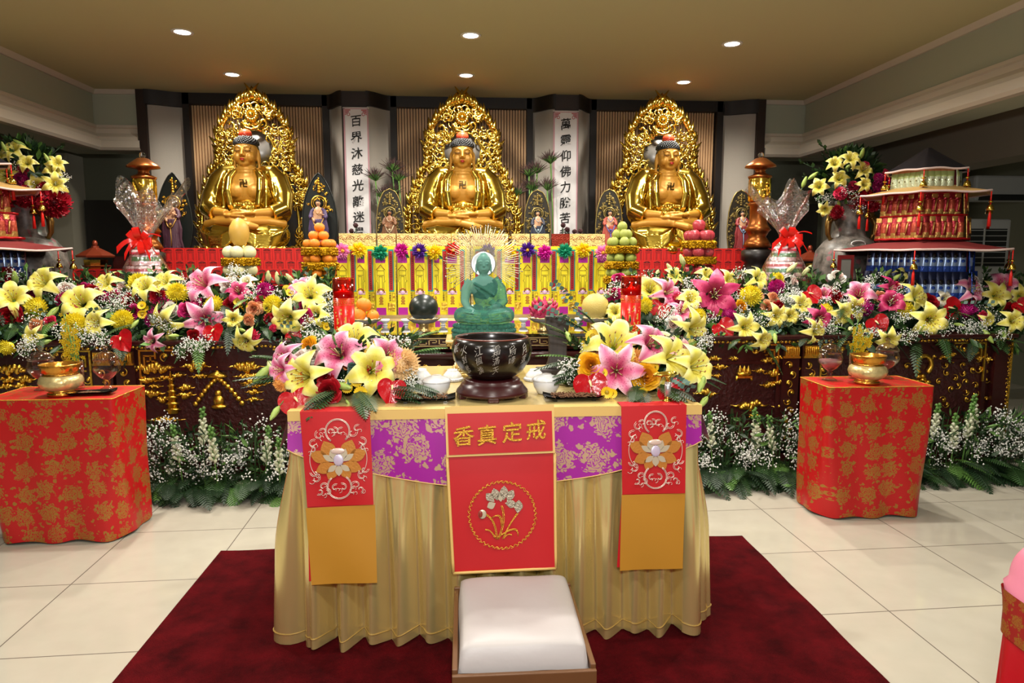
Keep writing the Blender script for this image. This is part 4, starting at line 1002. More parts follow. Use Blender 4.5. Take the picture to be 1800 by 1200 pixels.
def snack_tower(X, Y, rz, lab):
    t = thing('snack_pagoda', lab, 'snack tower', (X, Y, .9555), (0, 0, rz), group='pagodas built of snack packets', sc=1.04)
    Z = lambda z: z-.955
    M_TRIMW = mat('pale_pink_trim', 'D9BFB8', .7)
    roofs = [('roof', .02, .30, 2.28, 2.105, mat('black_glitter_cloth', '17131A', .5, var=.8, vscale=120), .01), ('roof', .20, .47, 2.0, 1.935, mat('tan_glitter_cloth', 'C29A5C', .6, var=.2, vscale=160), .03), ('roof', .28, .64, 1.60, 1.53, mat('maroon_glitter_cloth', '7E2B2B', .6, var=.3, vscale=160), .03)]
    for nm, r0, r1, z0, z1, m, dr in roofs:
        mb, f = cloth_roof(r0, r1, Z(z0), Z(z1), m, dr); ro = mb.build(nm, t)
        mb = MB().tube([f(k/72, 1.0) for k in range(72)], .008, M_TRIMW, 6, closed=True); mb.build('pale_trim', ro)
    for nm, r, z, n, me in (('juice_pouch', .235, 1.955, 30, (PW,)), ('snack_packet', .30, 1.765, 42, (PR, PR2)), ('snack_packet', .33, 1.60, 48, (PR, PR2)), ('drink_pouch', .37, 1.36, 42, (PB,)), ('drink_pouch', .40, 1.17, 42, (PB,))):
        vis = [k for k in range(n)]
        for k in vis:
            u = k/n; a = 2*PI*u; s = (u*6) % 1.0; q = math.cos(PI/6)/math.cos((s-.5)*PI/3)
            side = math.floor(u*6+1e-6); na = (side+.5)*PI/3
            wx, wy = math.cos(na+rz), math.sin(na+rz)
            if wy > .55: continue                     # the far faces of the tower are bare card
            link(nm, me[(k*7) % len(me)] if len(me) > 1 else me[0], t, (r*q*math.cos(a), r*q*math.sin(a), Z(z)), (-.07, 0, na+PI/2))
    mb = MB(); card = mat('card_core', '6A1A20', .6)
    for r, z0, z1 in ((.225, 1.95, 2.12), (.285, 1.60, 1.94), (.36, 1.0, 1.55)): mb.lathe([(r, Z(z0)), (r*.95, Z(z1))], card, TR((0, 0, 0), (0, 0, 0)), 6, False)
    mb.build('core', t)
    mb = MB()
    for r, z in ((.315, 1.77), (.345, 1.602), (.285, 1.93)):
        mb.tube([(r*math.cos(math.pi*k/24)*math.cos(PI/6)/math.cos(((k/8) % 1-.5)*PI/3), r*math.sin(math.pi*k/24)*math.cos(PI/6)/math.cos(((k/8) % 1-.5)*PI/3), Z(z)+.004*(k % 2)) for k in range(48)], .009, mat('red_tinsel', 'B0121C', .25, .6), 6, closed=True)
    mb.build('tinsel_band', t)
    pen = MB().tube([(0, 0, 0), (0, 0, -.10)], .004, M_RIB, 5).ell((0, 0, -.07), (.015, .015, .008), M_GOLD, 8, 6).lathe([(.024, -.13), (.026, -.125), (.018, -.10), (.004, -.085)], M_GOLD, None, 10).lathe([(.012, -.24), (.009, -.16), (.003, -.13)], M_RIB, None, 8)
    pm = pen.mesh('tassel_pendant')
    for r, z in ((.30, 2.105), (.47, 1.925), (.64, 1.52)):
        for k in range(6): link('tassel_pendant', pm, t, (r*math.cos(PI*k/3), r*math.sin(PI*k/3), Z(z)))
snack_tower(3.61, 5.2, -.14, 'three roofed pagoda of snack packets before the right vase')
snack_tower(-3.53, 5.2, .12, 'three roofed pagoda of snack packets cut by the left photo edge')
# ================================================================== elephant handled vases
M_V = mat('crackled_famille_vase', '77706A', .38); g = NG(M_V); _o = g.n('TexCoord').outputs['Object']
_n1 = g.n('TexNoise', {'Vector': _o, 'Scale': 11.0, 'Detail': 5.0, 'Roughness': .7}).outputs['Fac']
_v = g.n('TexVoronoi', {'Vector': _o, 'Scale': 16.0}); _n2 = g.n('TexNoise', {'Vector': _o, 'Scale': 4.0, 'Detail': 2.0}).outputs['Fac']
_sp = g.m('MULTIPLY', g.m('LESS_THAN', _v.outputs['Distance'], .34), g.m('GREATER_THAN', _n2, .5))
_b = g.mix(g.m('MULTIPLY', g.m('SUBTRACT', _n1, .35), 3.0), '3A3833', '8A8179')
g.out('Base Color', g.mix(g.m('MULTIPLY', _sp, .75), _b, g.mix(g.m('GREATER_THAN', g.n('SeparateColor', {0: _v.outputs['Color']}).outputs[0], .6), '8E5058', '53665A')))
def vase(px, lab):
    p = at(px, 420, 5.95); t = thing('floor_vase', lab, 'vase', (p.x, 5.95, .9555), group='vases with elephant head handles', sc=1.06)
    MB().lathe([(.16, 0), (.20, .05), (.255, .25), (.27, .42), (.25, .56), (.19, .64), (.135, .68), (.125, .72), (.13, .90), (.15, .95), (.155, .97), (.14, .97), (.12, .9)], M_V, None, 40).build('body', t)
    mb = MB(); M_BR = mat('antique_bronze', '8A6A35', .35, .8)
    for s in (-1, 1):
        h = MB().ell((s*.15, -.02, .86), (.05, .045, .055), M_BR, 14, 10)
        h.tube([(s*.18, -.03, .85), (s*.205, -.04, .78), (s*.20, -.035, .70), (s*.175, -.03, .655), (s*.15, -.03, .66)], [.032, .026, .02, .015, .01], M_BR, 10)
        h.ell((s*.135, -.06, .88), (.05, .012, .05), M_BR, 10, 8)
        h.tube([(s*.17, -.06, .84), (s*.21, -.085, .80)], [.009, .003], M_BR, 6)
        h.build('elephant_handle', t, label='bronze elephant head handle')
    mb = MB().tube([(.06*math.cos(a)-.03, -.205-.012*math.sin(a)*0, .615+.025*math.sin(a)) for a in [k*PI/8 for k in range(16)]], .006, mat('white_enamel', 'C9CCC8', .3), 6, closed=True); mb.build('knot_ornament', t)
    return p.x
VXL = vase(48, 'tall vase with elephant handles behind the left snack tower'); VXR = vase(1491, 'tall vase with elephant handles left of the right snack tower')
# small red framed card on the right
p = at(1455, 478, 5.3); t = thing('framed_card', 'small dark red frame standing before the right vase', 'frame', (p.x, 5.05, 1.15))
MB().box(-.06, .06, -.01, .01, .33, .36, mat('dark_red_frame', '6A1416', .4)).box(-.06, -.04, -.01, .01, 0, .33, mat('dark_red_frame', '6A1416', .4)).box(.04, .06, -.01, .01, 0, .33, mat('dark_red_frame', '6A1416', .4)).box(-.06, .06, -.01, .01, -.19, .02, mat('dark_red_frame', '6A1416', .4)).build('frame', t)
MB().box(-.04, .04, -.004, .004, .02, .33, mat('grey_card', '6E6C66', .6)).build('card', t)
# ================================================================== papyrus behind the statues, dark berry picks
def papyrus(px, py, lab, h):
    p = at(px, py, 7.02); mb = MB(); top = p
    base = Vector((p.x+R.uniform(-.05, .05), 7.02, 1.5))
    t = thing('papyrus_stem', lab, 'plant', base, group='papyrus plants behind the small statues')
    d = top-base
    MB().tube([(0, 0, 0), d*.5+Vector((.01, 0, 0)), d], .007, M_GREENL, 6).build('stem', t)
    for k in range(90):
        a = R.uniform(0, 2*PI); e = R.uniform(.45, 1.5); v = Vector((math.cos(a)*math.cos(e), math.sin(a)*math.cos(e)*.6, math.sin(e)))
        L = h*R.uniform(.7, 1.1); tip = d+v*L
        mb.tube([d, d+v*L*.62], [.0035, .0028], M_GREENL if k % 3 else M_GREEN, 4, cap=False)
        mb.tube([d+v*L*.62, tip+Vector((v.x*.02, 0, .0))], [.0028, .001], mat('papyrus_plume', '4A3230', .6), 4, cap=False)
    mb.build('plume', t)
for px, py, lab in [(660, 318, 'outermost left papyrus plume beside the left scroll'), (690, 302, 'middle papyrus plume above the russet statue'), (701, 318, 'papyrus plume nearest the middle halo on its left side'), (674, 350, 'low papyrus plume behind the russet statue'), (690, 345, 'short papyrus plume right of the russet statue'),
                    (930, 310, 'papyrus plume nearest the middle halo on its right side'), (944, 305, 'papyrus plume above the dark robed statue'), (968, 288, 'tallest papyrus plume left of the right scroll'), (935, 335, 'low papyrus plume behind the dark robed statue'), (962, 335, 'low papyrus plume touching the right scroll'), (909, 345, 'lone short papyrus plume beside the right edge of the middle halo')]:
    papyrus(px, py, lab, .14)
M_BERRY = mat('dark_crimson_pompon', '3A0D14', .7, bump=.8, bscale=200)
for i, (px, py, lab) in enumerate([(625, 396, 'uppermost dark crimson pompon before the left scroll'), (618, 406, 'lower dark crimson pompon before the left scroll'), (990, 396, 'uppermost dark crimson pompon before the right scroll'), (997, 403, 'second dark crimson pompon before the right scroll'), (1010, 407, 'third dark crimson pompon before the right scroll'), (1020, 406, 'rightmost dark crimson pompon before the right scroll')]):
    p = at(px, py, 6.23); t = thing('pompon_pick', lab, 'pompon', (p.x, 6.23, p.z), group='dark crimson pompons above the gold boxes')
    mb = MB()
    for k in range(60):
        d = Vector((R.gauss(0, 1), R.gauss(0, 1), R.gauss(0, 1))).normalized(); mb.octa(d*.017, .008, M_BERRY)
    mb.ell((0, 0, 0), .018, M_BERRY, 10, 8).build('pompon', t); MB().tube([(0, 0, 0), (0, 0, .977-p.z)], .003, M_GREEN, 5).build('stem', t)
# ================================================================== offerings on the mirror top
M_PLATE = mat('grey_white_plate', 'BFC1C4', .2)
def compote(px, y, lab):
    p = at(px, 568, y); t = thing('compote_dish', lab, 'dish', (p.x, y, .9755), group='footed fruit dishes')
    MB().lathe([(.045, 0), (.05, .006), (.036, .02), (.034, .05), (.045, .062)], M_GOLDP, None, 28).build('foot', t)
    MB().lathe([(.03, .058), (.075, .066), (.108, .09), (.112, .096), (.10, .092), (.07, .076), (0, .072)], M_PLATE, None, 36).build('plate', t)
    MB().tube([(.112*math.cos(a), .112*math.sin(a), .097+.002*math.sin(14*a)) for a in [k*PI/28 for k in range(56)]], .004, M_GOLDP, 6, closed=True).build('gold_rim', t)
    return Vector((p.x, y, .975+.076))
YC = 4.78
c = compote(642, YC, 'footed gold rimmed dish holding three oranges')
for dx, dy, dz, r, lab in [(-.045, -.02, .052, .056, 'large orange at the left of the footed dish'), (.055, -.01, .042, .044, 'small orange at the right of the footed dish'), (0, .03, .052, .05, 'orange at the back of the footed dish'), (-.005, -.005, .118, .054, 'orange on top of the three on the footed dish')]:
    if lab.startswith('orange at the back'): continue
    o = link('orange', FM['orange'], None, c+Vector((dx, dy, dz)), (.3, .2, R.uniform(0, 6))); o.scale = (r,)*3; tag(o, lab, 'orange', 'oranges on the footed dish')
c = compote(745, YC, 'footed gold rimmed dish under the dark watermelon')
tag(MB().ell((0, 0, 0), (.102, .102, .095), mat('dark_watermelon_rind', '1D2622', .32, var=.35, vscale=11), 32, 22).ell((0, 0, .094), (.008, .008, .006), mat('stem_brown', '5A4526', .7), 8, 6).build('watermelon', None, c+Vector((0, 0, .094))), 'dark green round watermelon on a footed dish', 'watermelon')
c = compote(956, YC, 'footed gold rimmed dish under the dragon fruit')
t = thing('dragon_fruit', 'magenta dragon fruit with scaly tips on a footed dish', 'dragon fruit', c+Vector((0, 0, .07)))
M_DF = mat('dragon_fruit_skin', 'B32552', .4, var=.2, vscale=18)
MB().ell((0, 0, 0), (.09, .075, .072), M_DF, 26, 16).build('flesh', t)
mb = MB()
for k in range(34):
    a = k*2.39996; f = (k+.5)/34; zc = -.6+1.5*f; rr = math.sqrt(max(0, 1-zc*zc)); n = Vector((rr*math.cos(a), rr*math.sin(a), zc)); q = Vector((n.x*.088, n.y*.073, n.z*.07))
    mb.tube([q-n*.004, q+n*.012+Vector((0, 0, .008)), q+n*.018+Vector((0, 0, .026))], [.018, .011, .002], M_DF, 7)
mb.build('scales', t); MB().lathe([(.012, .07), (.02, .085), (.014, .09)], mat('dry_crown', '8C7B4A', .7), TR((.03, -.05, -.01), (.5, 0, 0)), 10).build('crown_scar', t)
c = compote(1046, YC, 'footed gold rimmed dish under the large yellow melon')
tag(MB().lathe([(0, -1), (.55, -.88), (.9, -.42), (1, .02), (.88, .5), (.5, .88), (.15, 1.0), (0, .98)], mat('netted_yellow_melon', 'C9B25F', .5, bump=.3, bscale=120), TR((0, 0, 0), (0, 0, 0), (.098, .098, .096)), 32).tube([(0, 0, .094), (-.02, 0, .125)], .004, mat('stem_brown', '5A4526', .7), 6).build('melon', None, c+Vector((0, 0, .094))), 'large round yellow melon on a footed dish', 'melon')
cupm = MB().lathe([(.018, 0), (.02, .004), (.012, .014), (.03, .03), (.037, .05), (.034, .05), (.02, .026), (0, .022)], M_WHITE, None, 24).mesh('offering_cup')
for px, lab in [(677, 'leftmost small white cup on the mirror top'), (713, 'small white cup left of the watermelon'), (779, 'small white cup right of the watermelon'), (920, 'small white cup left of the dragon fruit'), (985, 'small white cup right of the dragon fruit'), (1018, 'small white cup left of the yellow melon')]:
    p = at(px, 566, 5.25); tag(link('offering_cup', cupm, None, (p.x, 5.25, .9755)), lab, 'cup', 'white offering cups on the mirror top')
# ================================================================== carpet, front table, kneeler
m = mat('crimson_carpet', '5E1016', .95, bump=1.0, bscale=260); g = NG(m); x, y, z = g.xyz()
n1 = g.n('TexNoise', {'Vector': g.vec(x, y), 'Scale': 7.0, 'Detail': 5.0, 'Roughness': .65}).outputs['Fac']
g.out('Base Color', g.mix(g.m('MULTIPLY', g.m('SUBTRACT', n1, .3), 2.2), '3A0509', '6B0C14')); g.b.inputs['Specular IOR Level'].default_value = .08
tag(MB().grid(lambda u, v: (-1.246+2.729*u, .6+2.82*v, .012+.003*math.sin(40*u)*math.sin(37*v)), 60, 60, m).box(-1.246, 1.483, .6, 3.42, .001, .009, m).build('carpet'), 'dark crimson pile carpet under the front offering table', 'carpet')
TX0, TX1, TY0, TY1, TZ = -.64, .90, 2.56, 3.56, .93
M_SATIN = mat('gold_satin', 'F2DC94', .27, .70, Coat_Weight=.35, Coat_Roughness=.18); M_SATIN.node_tree.nodes['Principled BSDF'].inputs['Anisotropic'].default_value = .4
M_TOPC = mat('pale_gold_cloth', 'D6BF80', .22, .25, bump=.15, bscale=30)
M_GOLDT = mat('gold_trim_cloth', 'D9B56A', .5)
t = thing('offering_table', 'front offering table draped in gold satin on the crimson carpet', 'table', (0, 0, 0))
MB().box(TX0, TX1, TY0, TY1, TZ-.015, TZ, M_TOPC).build('top_cloth', t, bev=.006)
per = [(TX0, TY1), (TX0, TY0), (TX1, TY0), (TX1, TY1)]
LN = [TY1-TY0, TX1-TX0, TY1-TY0]; TOT = sum(LN)
def skirt(u, v):
    s = u*TOT; k = 0
    while k < 2 and s > LN[k]: s -= LN[k]; k += 1
    q = s/LN[k]; a, b2 = per[k], per[k+1]; x = a[0]+(b2[0]-a[0])*q; y = a[1]+(b2[1]-a[1])*q
    nx, ny = ((-1, 0), (0, -1), (1, 0))[k]
    e = min(s, LN[k]-s) if k == 1 else (LN[0]-s if k == 0 else s)
    if e < .05:                          # round the two front corners
        w = .5*(1-e/.05)
        o = ((0, -1), (-1, 0) if s < LN[1]/2 else (1, 0), (0, -1))[k]
        nx, ny = nx*(1-w)+o[0]*w, ny*(1-w)+o[1]*w; L = math.hypot(nx, ny); nx, ny = nx/L, ny/L
    S_ = u*TOT; ph = 2*PI*S_/.112+.9*math.sin(S_*5.1)+.7*math.sin(S_*2.3+1)
    w = 2*abs(math.sin(ph/2+.25))**.75-1+.15*math.sin(2*ph+.8)
    d = 1-v                              # 0 at top, 1 at hem
    k_ = min(1, max(0, (d-.10)/.5)); k_ = k_*k_*(3-2*k_); am = .004+.048*k_; off = .010+.046*d+am*w*(.8+.3*math.sin(S_*7.7))
    tx = .35*am*math.cos(ph)*d
    return (x+nx*off+(-ny)*tx*.8, y+ny*off+nx*tx*.8, .012+.012*math.sin(ph*.5+S_*3)*d+v*(TZ-.018)+.012*d)
MB().grid(skirt, 620, 26, M_SATIN).build('satin_skirt', t)
mb = MB().tube([(skirt(i/620, 0)[0], skirt(i/620, 0)[1], skirt(i/620, .045)[2]) for i in range(621)], .0022, mat('hem_stitch', 'B5924A', .5), 4); mb.build('hem_seam', t)
# gold runner edge and magenta brocade drape
M_MAGB = brocade('magenta_gold_brocade', '9A1590', 'C9A882', 7.0, rough=.4, metal=.55, thr=.38)
t = thing('brocade_drape', 'magenta and gold brocade drape over the front table edge', 'table drape')
def hemz(q): return .79-.16*math.sin(PI*min(1, max(0, q)))**.8
def val(u, v):
    x = TX0-.016+(TX1-TX0+.032)*u; zb = hemz(u); z = zb+(.902-zb)*v
    return (x, TY0-.024-.02*(1-v)-.008*(1-v)*math.sin(17*u+1), z)
mb = MB().grid(val, 90, 10, M_MAGB)
for sd, X in ((-1, TX0-.018), (1, TX1+.018)):
    mb.grid(lambda u, v: (X+sd*.006*math.sin(6*u)*(1-v)+sd*.028*(1-v), TY0-.024-.02*(1-v)+u*(.75+.02), .79+.05*u+(.902-.79-.05*u)*v), 14, 5, M_MAGB, flip=sd < 0)
mb.build('brocade', t)
mb = MB().grid(lambda u, v: (TX0-.016+(TX1-TX0+.032)*u, TY0-.030+.0*v, .893+.037*v), 60, 2, M_GOLDT).grid(lambda u, v: (TX0-.016+(TX1-TX0+.032)*u, TY0-.030+.05*v, .9305), 60, 1, M_GOLDT)
mb.build('gold_heading', t)
mb = MB().tube([(*val(i/60, 0)[:2], val(i/60, 0)[2]) for i in range(61)], .0022, M_GOLDT, 5); mb.build('piping', t)
M_REDS = mat('red_satin_cloth', 'B80812', .5, bump=.06, bscale=10); M_OCH = mat('ochre_satin_cloth', 'B98328', .4, .1, bump=.06, bscale=12)
M_PEARL = mat('pearl_thread', 'E6CDBE', .3, .35); M_ORT = mat('amber_thread', 'CE8A3E', .3, .45, bump=.12, bscale=140); M_CREAM = mat('cream_silver_thread', 'C9BDA2', .35, .4); M_AUR = mat('gold_thread', 'E2A93C', .3, .6, bump=.6, bscale=200)
def quad(mb, c, m, nu=10, nv=14, wob=.004, off=0):
    """c: lower left, lower right, upper left, upper right corner"""
    a, b2, c2, d = [Vector(p) for p in c]
    def f(u, v):
        p = (a*(1-u)+b2*u)*(1-v)+(c2*(1-u)+d*u)*v
        return (p.x, p.y-off+wob*math.sin(5*u+3*v)*(1-v), p.z)
    return mb.grid(f, nu, nv, m)
def B(px, py, drop): return at(px, py, 2.512-drop*.108)
def petal2(mb, cx, cy, L, w, ang, m, z=.002):
    pts = []
    for i in range(9): q = i/8; pts.append((w*math.sin(PI*q**1.15)*.5, L*q))
    pts += [(-x, y) for x, y in pts[::-1][1:-1]]
    ca, sa = math.cos(ang), math.sin(ang)
    mb.prism([(cx+x*ca-y*sa, cy+x*sa+y*ca) for x, y in pts], z, m)
def curl(mb, cx, cy, r, a0, sd, m, w=.0016, turns=4.6, z=.002):
    mb.tube([(cx+r*(1-.75*i/16)*math.cos(a0+sd*turns*i/16), cy+r*(1-.75*i/16)*math.sin(a0+sd*turns*i/16), z) for i in range(17)], w, m, 5)
def side_banner(pts, och, lab):
    t = thing('lotus_banner', lab, 'banner', (0, 0, 0), group='red lotus banners on the front table')
    mb = MB(); lo, ro, ul, ur = pts
    quad(mb, pts, M_REDS); n = Vector((0, -.001, 0))
    mb.grid(lambda u, v: (ul.x+(ur.x-ul.x)*u, ul.y+.085*v-.0, max(ul.z, TZ+.001)+.003*math.sin(PI*v)), 6, 3, M_REDS)
    mb.build('red_cloth', t)
    mb = MB(); quad(mb, [p+Vector((0, .004, 0)) for p in och[:2]]+[och[2]+Vector((0, .002, 0)), och[3]+Vector((0, .002, 0))], M_OCH)
    a = och[0]+Vector((-.012, .008, .02)); mb.build('ochre_end', t, label='plain ochre lower end')
    mb = MB(); quad(mb, [och[0]+Vector((-.010, .010, .012)), och[1]+Vector((-.008, .010, .012)), lo+Vector((0, .006, 0)), ro+Vector((-.02, .006, 0))], M_REDS); mb.build('lining', t)
    c = (lo+ro+ul+ur)/4+Vector((.004, -.006, .012)); up = ((ul+ur)/2-(lo+ro)/2).normalized(); rt = Vector((1, 0, 0)); no = rt.cross(up).normalized()
    M = Matrix((rt, up, no)).transposed().to_4x4(); M.translation = c
    e = MB(); k = .053                    # one unit of the drawing
    for ang, L, w, x, y in [(.42, 1.45, .95, -.35, -.3), (-.42, 1.45, .95, .35, -.3), (1.15, 1.5, .8, -.5, -.35), (-1.15, 1.5, .8, .5, -.35), (1.95, 1.35, .75, -.25, -.5), (-1.95, 1.35, .75, .25, -.5), (2.6, 1.1, .7, -.15, -.6), (-2.6, 1.1, .7, .15, -.6)]:
        petal2(e, x*k, y*k, L*k*1.05, w*k*1.1, ang, M_ORT, .002)
    e.build('embroidered_lotus', t, label='amber embroidered lotus').matrix_local = M
    e = MB()
    for ang, L, w, x, y in [(.35, .9, .5, -.2, -.35), (-.35, .9, .5, .2, -.35), (1.0, .95, .4, -.25, -.4), (-1.0, .95, .4, .25, -.4), (2.2, .8, .4, -.1, -.6), (-2.2, .8, .4, .1, -.6), (PI, .85, .5, 0, -.55)]:
        petal2(e, x*k, y*k, L*k, w*k, ang, M_CREAM, .003)
    e.ell((0, -.28*k, .003), (.35*k, .42*k, .003), mat('lilac_thread', 'D8CBE2', .3, .4), 16, 8).ell((-.02*k, .35*k, .003), (.5*k, .22*k, .003), M_PEARL, 14, 8)
    e.build('lotus_heart', t).matrix_local = M
    e = MB()
    for cy, a in ((1.75, 1), (-2.15, -1)):
        for rr in (.85, .78): e.tube([(rr*k*math.cos(q), cy*k+rr*k*math.sin(q), .002) for q in [(-.9+a*0+(5.0)*i/24)+(0 if a > 0 else PI) for i in range(25)]], .0014, M_PEARL, 5)
    for x, y, r, a0, s in [(-.5, 1.7, .2, 0, 1), (-.15, 1.75, .2, 2, -1), (.2, 1.7, .22, 1, 1), (-1.25, 1.5, .25, 2, 1), (-.95, 1.75, .2, 3, -1), (1.0, 1.6, .25, 0, -1), (1.35, 1.85, .22, 1, 1), (-1.7, .9, .25, 1, 1), (-1.75, .5, .2, 2, -1), (1.7, .9, .25, 2, -1), (1.75, .5, .2, 1, 1), (-1.65, -1.1, .22, 3, 1), (-1.6, -1.5, .25, 1, -1), (1.75, -1.0, .22, 0, -1), (1.6, -1.45, .25, 2, 1), (-1.1, -2.1, .25, 0, 1), (1.15, -2.1, .25, 3, -1), (-.8, -2.5, .2, 2, -1), (.9, -2.5, .2, 1, 1), (-.3, -2.2, .2, 1, 1), (.25, -2.2, .22, 2, -1), (-1.35, -2.4, .2, 4, 1), (1.4, -2.4, .2, 5, 1)]:
        curl(e, x*k, y*k, r*k*1.5, a0, s, M_PEARL, .0011); curl(e, x*k, y*k, r*k*1.05, a0, s, M_PEARL, .0010); curl(e, (x+.22*s)*k, (y-.18)*k, r*k*.9, a0+2.5, -s, M_PEARL, .0010)
    for s in (-1, 1):
        e.tube([(s*(1.2+.75*math.sin(q))*k, (-.2+1.2*math.cos(q))*k, .002) for q in [.3+2.4*i/20 for i in range(21)]], .0014, M_PEARL, 5)
    e.build('embroidered_scrolls', t).matrix_local = M
    return t
side_banner([B(540, 891, .35), B(657, 886, .35), B(527, 724, 0), B(650, 722, 0)], [B(547, 1029, .75), B(663, 1024, .75), B(537, 893, .36), B(659, 887, .36)], 'red banner with amber lotus and ochre end, left side of the front table')
side_banner([B(1094, 869, .35), B(1204, 866, .35), B(1092, 714, 0), B(1207, 711, 0)], [B(1090, 1004, .7), B(1200, 999, .7), B(1093, 870, .36), B(1205, 867, .36)], 'red banner with amber lotus and ochre end, right side of the front table')
t = thing('centre_banner', 'middle red banner with gold characters and embroidered lotus circle', 'banner')
lo = [B(797, 1007, .7), B(977, 998, .7), B(786, 803, .2), B(975, 796, .2)]
mb = MB(); quad(mb, lo, M_REDS); mb.build('red_cloth', t)
mb = MB()
for a, b2 in ((0, 1), (0, 2), (1, 3)): mb.tube([lo[a]+(lo[b2]-lo[a])*i/10+Vector((0, -.002+.0, 0)) for i in range(11)], .006, M_GOLDT, 6, flat=.6)
mb.build('gold_edging', t)
upq = [B(785, 802, .2), B(975, 794, .2), B(782, 714, 0), B(973, 709, 0)]; V = Vector((0, -.012, 0)); upq = [p+V for p in upq]
fl = MB(); quad(fl, upq, M_GOLDT, wob=.001); i_ = .009
ins = [upq[0]+Vector((i_, -.003, i_)), upq[1]+Vector((-i_, -.003, i_)), upq[2]+Vector((i_, -.0065, -.024)), upq[3]+Vector((-i_, -.0065, -.024))]
flo = fl.build('upper_flap', t, label='upper flap with four gold characters'); f2 = MB(); quad(f2, ins, M_REDS, wob=.001); f2.build('flap_cloth', flo)
tx = MB()
for ch, px, py in zip('香真定戒', (815, 856, 900, 942), (765, 763, 758, 754)):
    p = at(px, py, upq[0].y+.006); write(tx, ch, TR((p.x, upq[0].y-.001, p.z), (PI/2-.06, 0, 0)), .078, M_AUR, .010, .10, .05, .01)
tx.build('gold_characters', flo)
c = at(883, 904, 2.46); up = (lo[2]-lo[0]); up.x = 0; up.normalize(); no = Vector((1, 0, 0)).cross(up)
M = Matrix((Vector((1, 0, 0)), up, no)).transposed().to_4x4(); cc = (lo[0]+lo[1])/2*.52+(lo[2]+lo[3])/2*.48; M.translation = Vector((c.x, cc.y-.007, c.z))
e = MB(); rr = .124
e.tube([((rr+.004*math.sin(44*q))*math.cos(q), (rr+.004*math.sin(44*q))*math.sin(q), .001) for q in [2*PI*i/360 for i in range(360)]], .0016, M_AUR, 5, closed=True)
for i in range(44): curl(e, (rr+.002)*math.cos(2*PI*i/44), (rr+.002)*math.sin(2*PI*i/44), .005, i, 1, M_AUR, .001)
e.build('embroidered_ring', t).matrix_local = M
e = MB(); T = lambda pts, w=.0018: e.tube([(a, b2, .001) for a, b2 in pts], w, M_AUR, 5)
def arc(x0, y0, x1, y1, bx, by, w=.0018): T([((1-q)**2*x0+2*q*(1-q)*bx+q*q*x1, (1-q)**2*y0+2*q*(1-q)*by+q*q*y1) for q in [i/12 for i in range(13)]], w)
for d in (0, .005):
    arc(-.02+d, -.09, -.005+d, .035, .015+d, -.02); arc(-.025+d, -.09, -.06, -.0+d, -.025+d, -.02); arc(.0+d, -.09, .055+d, .005, .02, -.04); arc(-.03+d, -.085, -.065, -.055+d*.5, -.045, -.05); arc(-.02, -.085, .058, -.08+d, .06, -.03+d); arc(.005, -.088, .035, -.078+d*.4, .02, -.065); arc(-.005+d, -.04, -.04, -.01, -.005+d, .015+d)
e.build('embroidered_stems', t).matrix_local = M
e = MB(); K = mat('silver_grey_thread', 'A79C88', .35, .5, bump=.5, bscale=160)
for x, y, L, w, ang in [(-.03, .05, .045, .03, .75), (-.018, .055, .048, .032, .3), (.005, .055, .055, .032, -.05), (.018, .05, .05, .03, -.5), (-.025, .045, .035, .028, 2.0), (.01, .045, .045, .03, -1.75), (-.005, .05, .035, .026, .1)]: petal2(e, x, y, L, w, ang, K if w > .029 else M_CREAM, .002)
petal2(e, .057, .005, .05, .034, -.12, K, .002); e.ell((-.075, .005, .002), (.016, .018, .002), M_CREAM, 12, 6).ell((-.082, .006, .004), (.008, .013, .002), mat('dark_red_thread', '8A2A1E', .4), 10, 6)
e.build('embroidered_lotus', t).matrix_local = M
# kneeling stool
t = thing('kneeling_stool', 'wooden kneeling stool with white padded top on the carpet', 'stool')
M_WOOD = mat('walnut_wood', '6E4A2C', .4, var=.25, vscale=5)
mb = MB().box(-.045, -.028, 1.93, 2.43, .013, .262, M_WOOD).box(.378, .395, 1.93, 2.43, .013, .262, M_WOOD).box(-.045, .395, 1.914, 1.9295, .013, .25, M_WOOD).box(-.045, .395, 2.43, 2.445, .013, .27, M_WOOD).box(-.03, .38, 1.93, 2.43, .2, .225, M_WOOD)
mb.build('box', t, bev=.003)
M_PAD = mat('white_leatherette', 'B4AFAE', .42, bump=.08, bscale=30)
def pad(u, v):
    x = (2*u-1); y = (2*v-1); sx = math.copysign(abs(x)**.9, x)
    e = (1-abs(x)**9)*(1-abs(y)**9)
    return (.175+.2025*x*(1+.012*math.sin(3*y)), 2.19+.243*y, .242+.088*max(0, e)**.16-.006*y*y+.003*math.sin(5*x)*math.sin(4*y))
MB().grid(pad, 44, 44, M_PAD).build('pad', t)
# ================================================================== things on the front table
TT = TZ+.0008
t = thing('incense_urn', 'black glazed incense bowl with white calligraphy on the front table', 'bowl', (.113, 2.755, TT+.078))
PR_ = [(.06, 0), (.085, .003), (.125, .03), (.155, .075), (.165, .115), (.160, .145), (.148, .165), (.143, .168), (.139, .164), (.145, .14), (.14, .12), (0, .115)]
M_URN = mat('black_brown_glaze', '17110F', .22)
MB().lathe(PR_, M_URN, None, 56).build('body', t)
MB().lathe([(0, .1285), (.143, .1285), (.143, .12), (0, .12)], mat('grey_ash', '9A938A', .9, bump=.8, bscale=60), None, 40).build('ash', t)
MB().tube([(.1455*math.cos(a), .1455*math.sin(a), .1675) for a in [k*PI/28 for k in range(56)]], .003, mat('rust_rim', '6A2E1E', .35), 6, closed=True).build('rim', t)
def urn_r(z):
    for (r0, z0), (r1, z1) in zip(PR_[:6], PR_[1:7]):
        if z0 <= z <= z1: return r0+(r1-r0)*(z-z0)/(z1-z0)
    return .15
mb = MB(); ink = mat('white_inscription', 'A9A49C', .7)
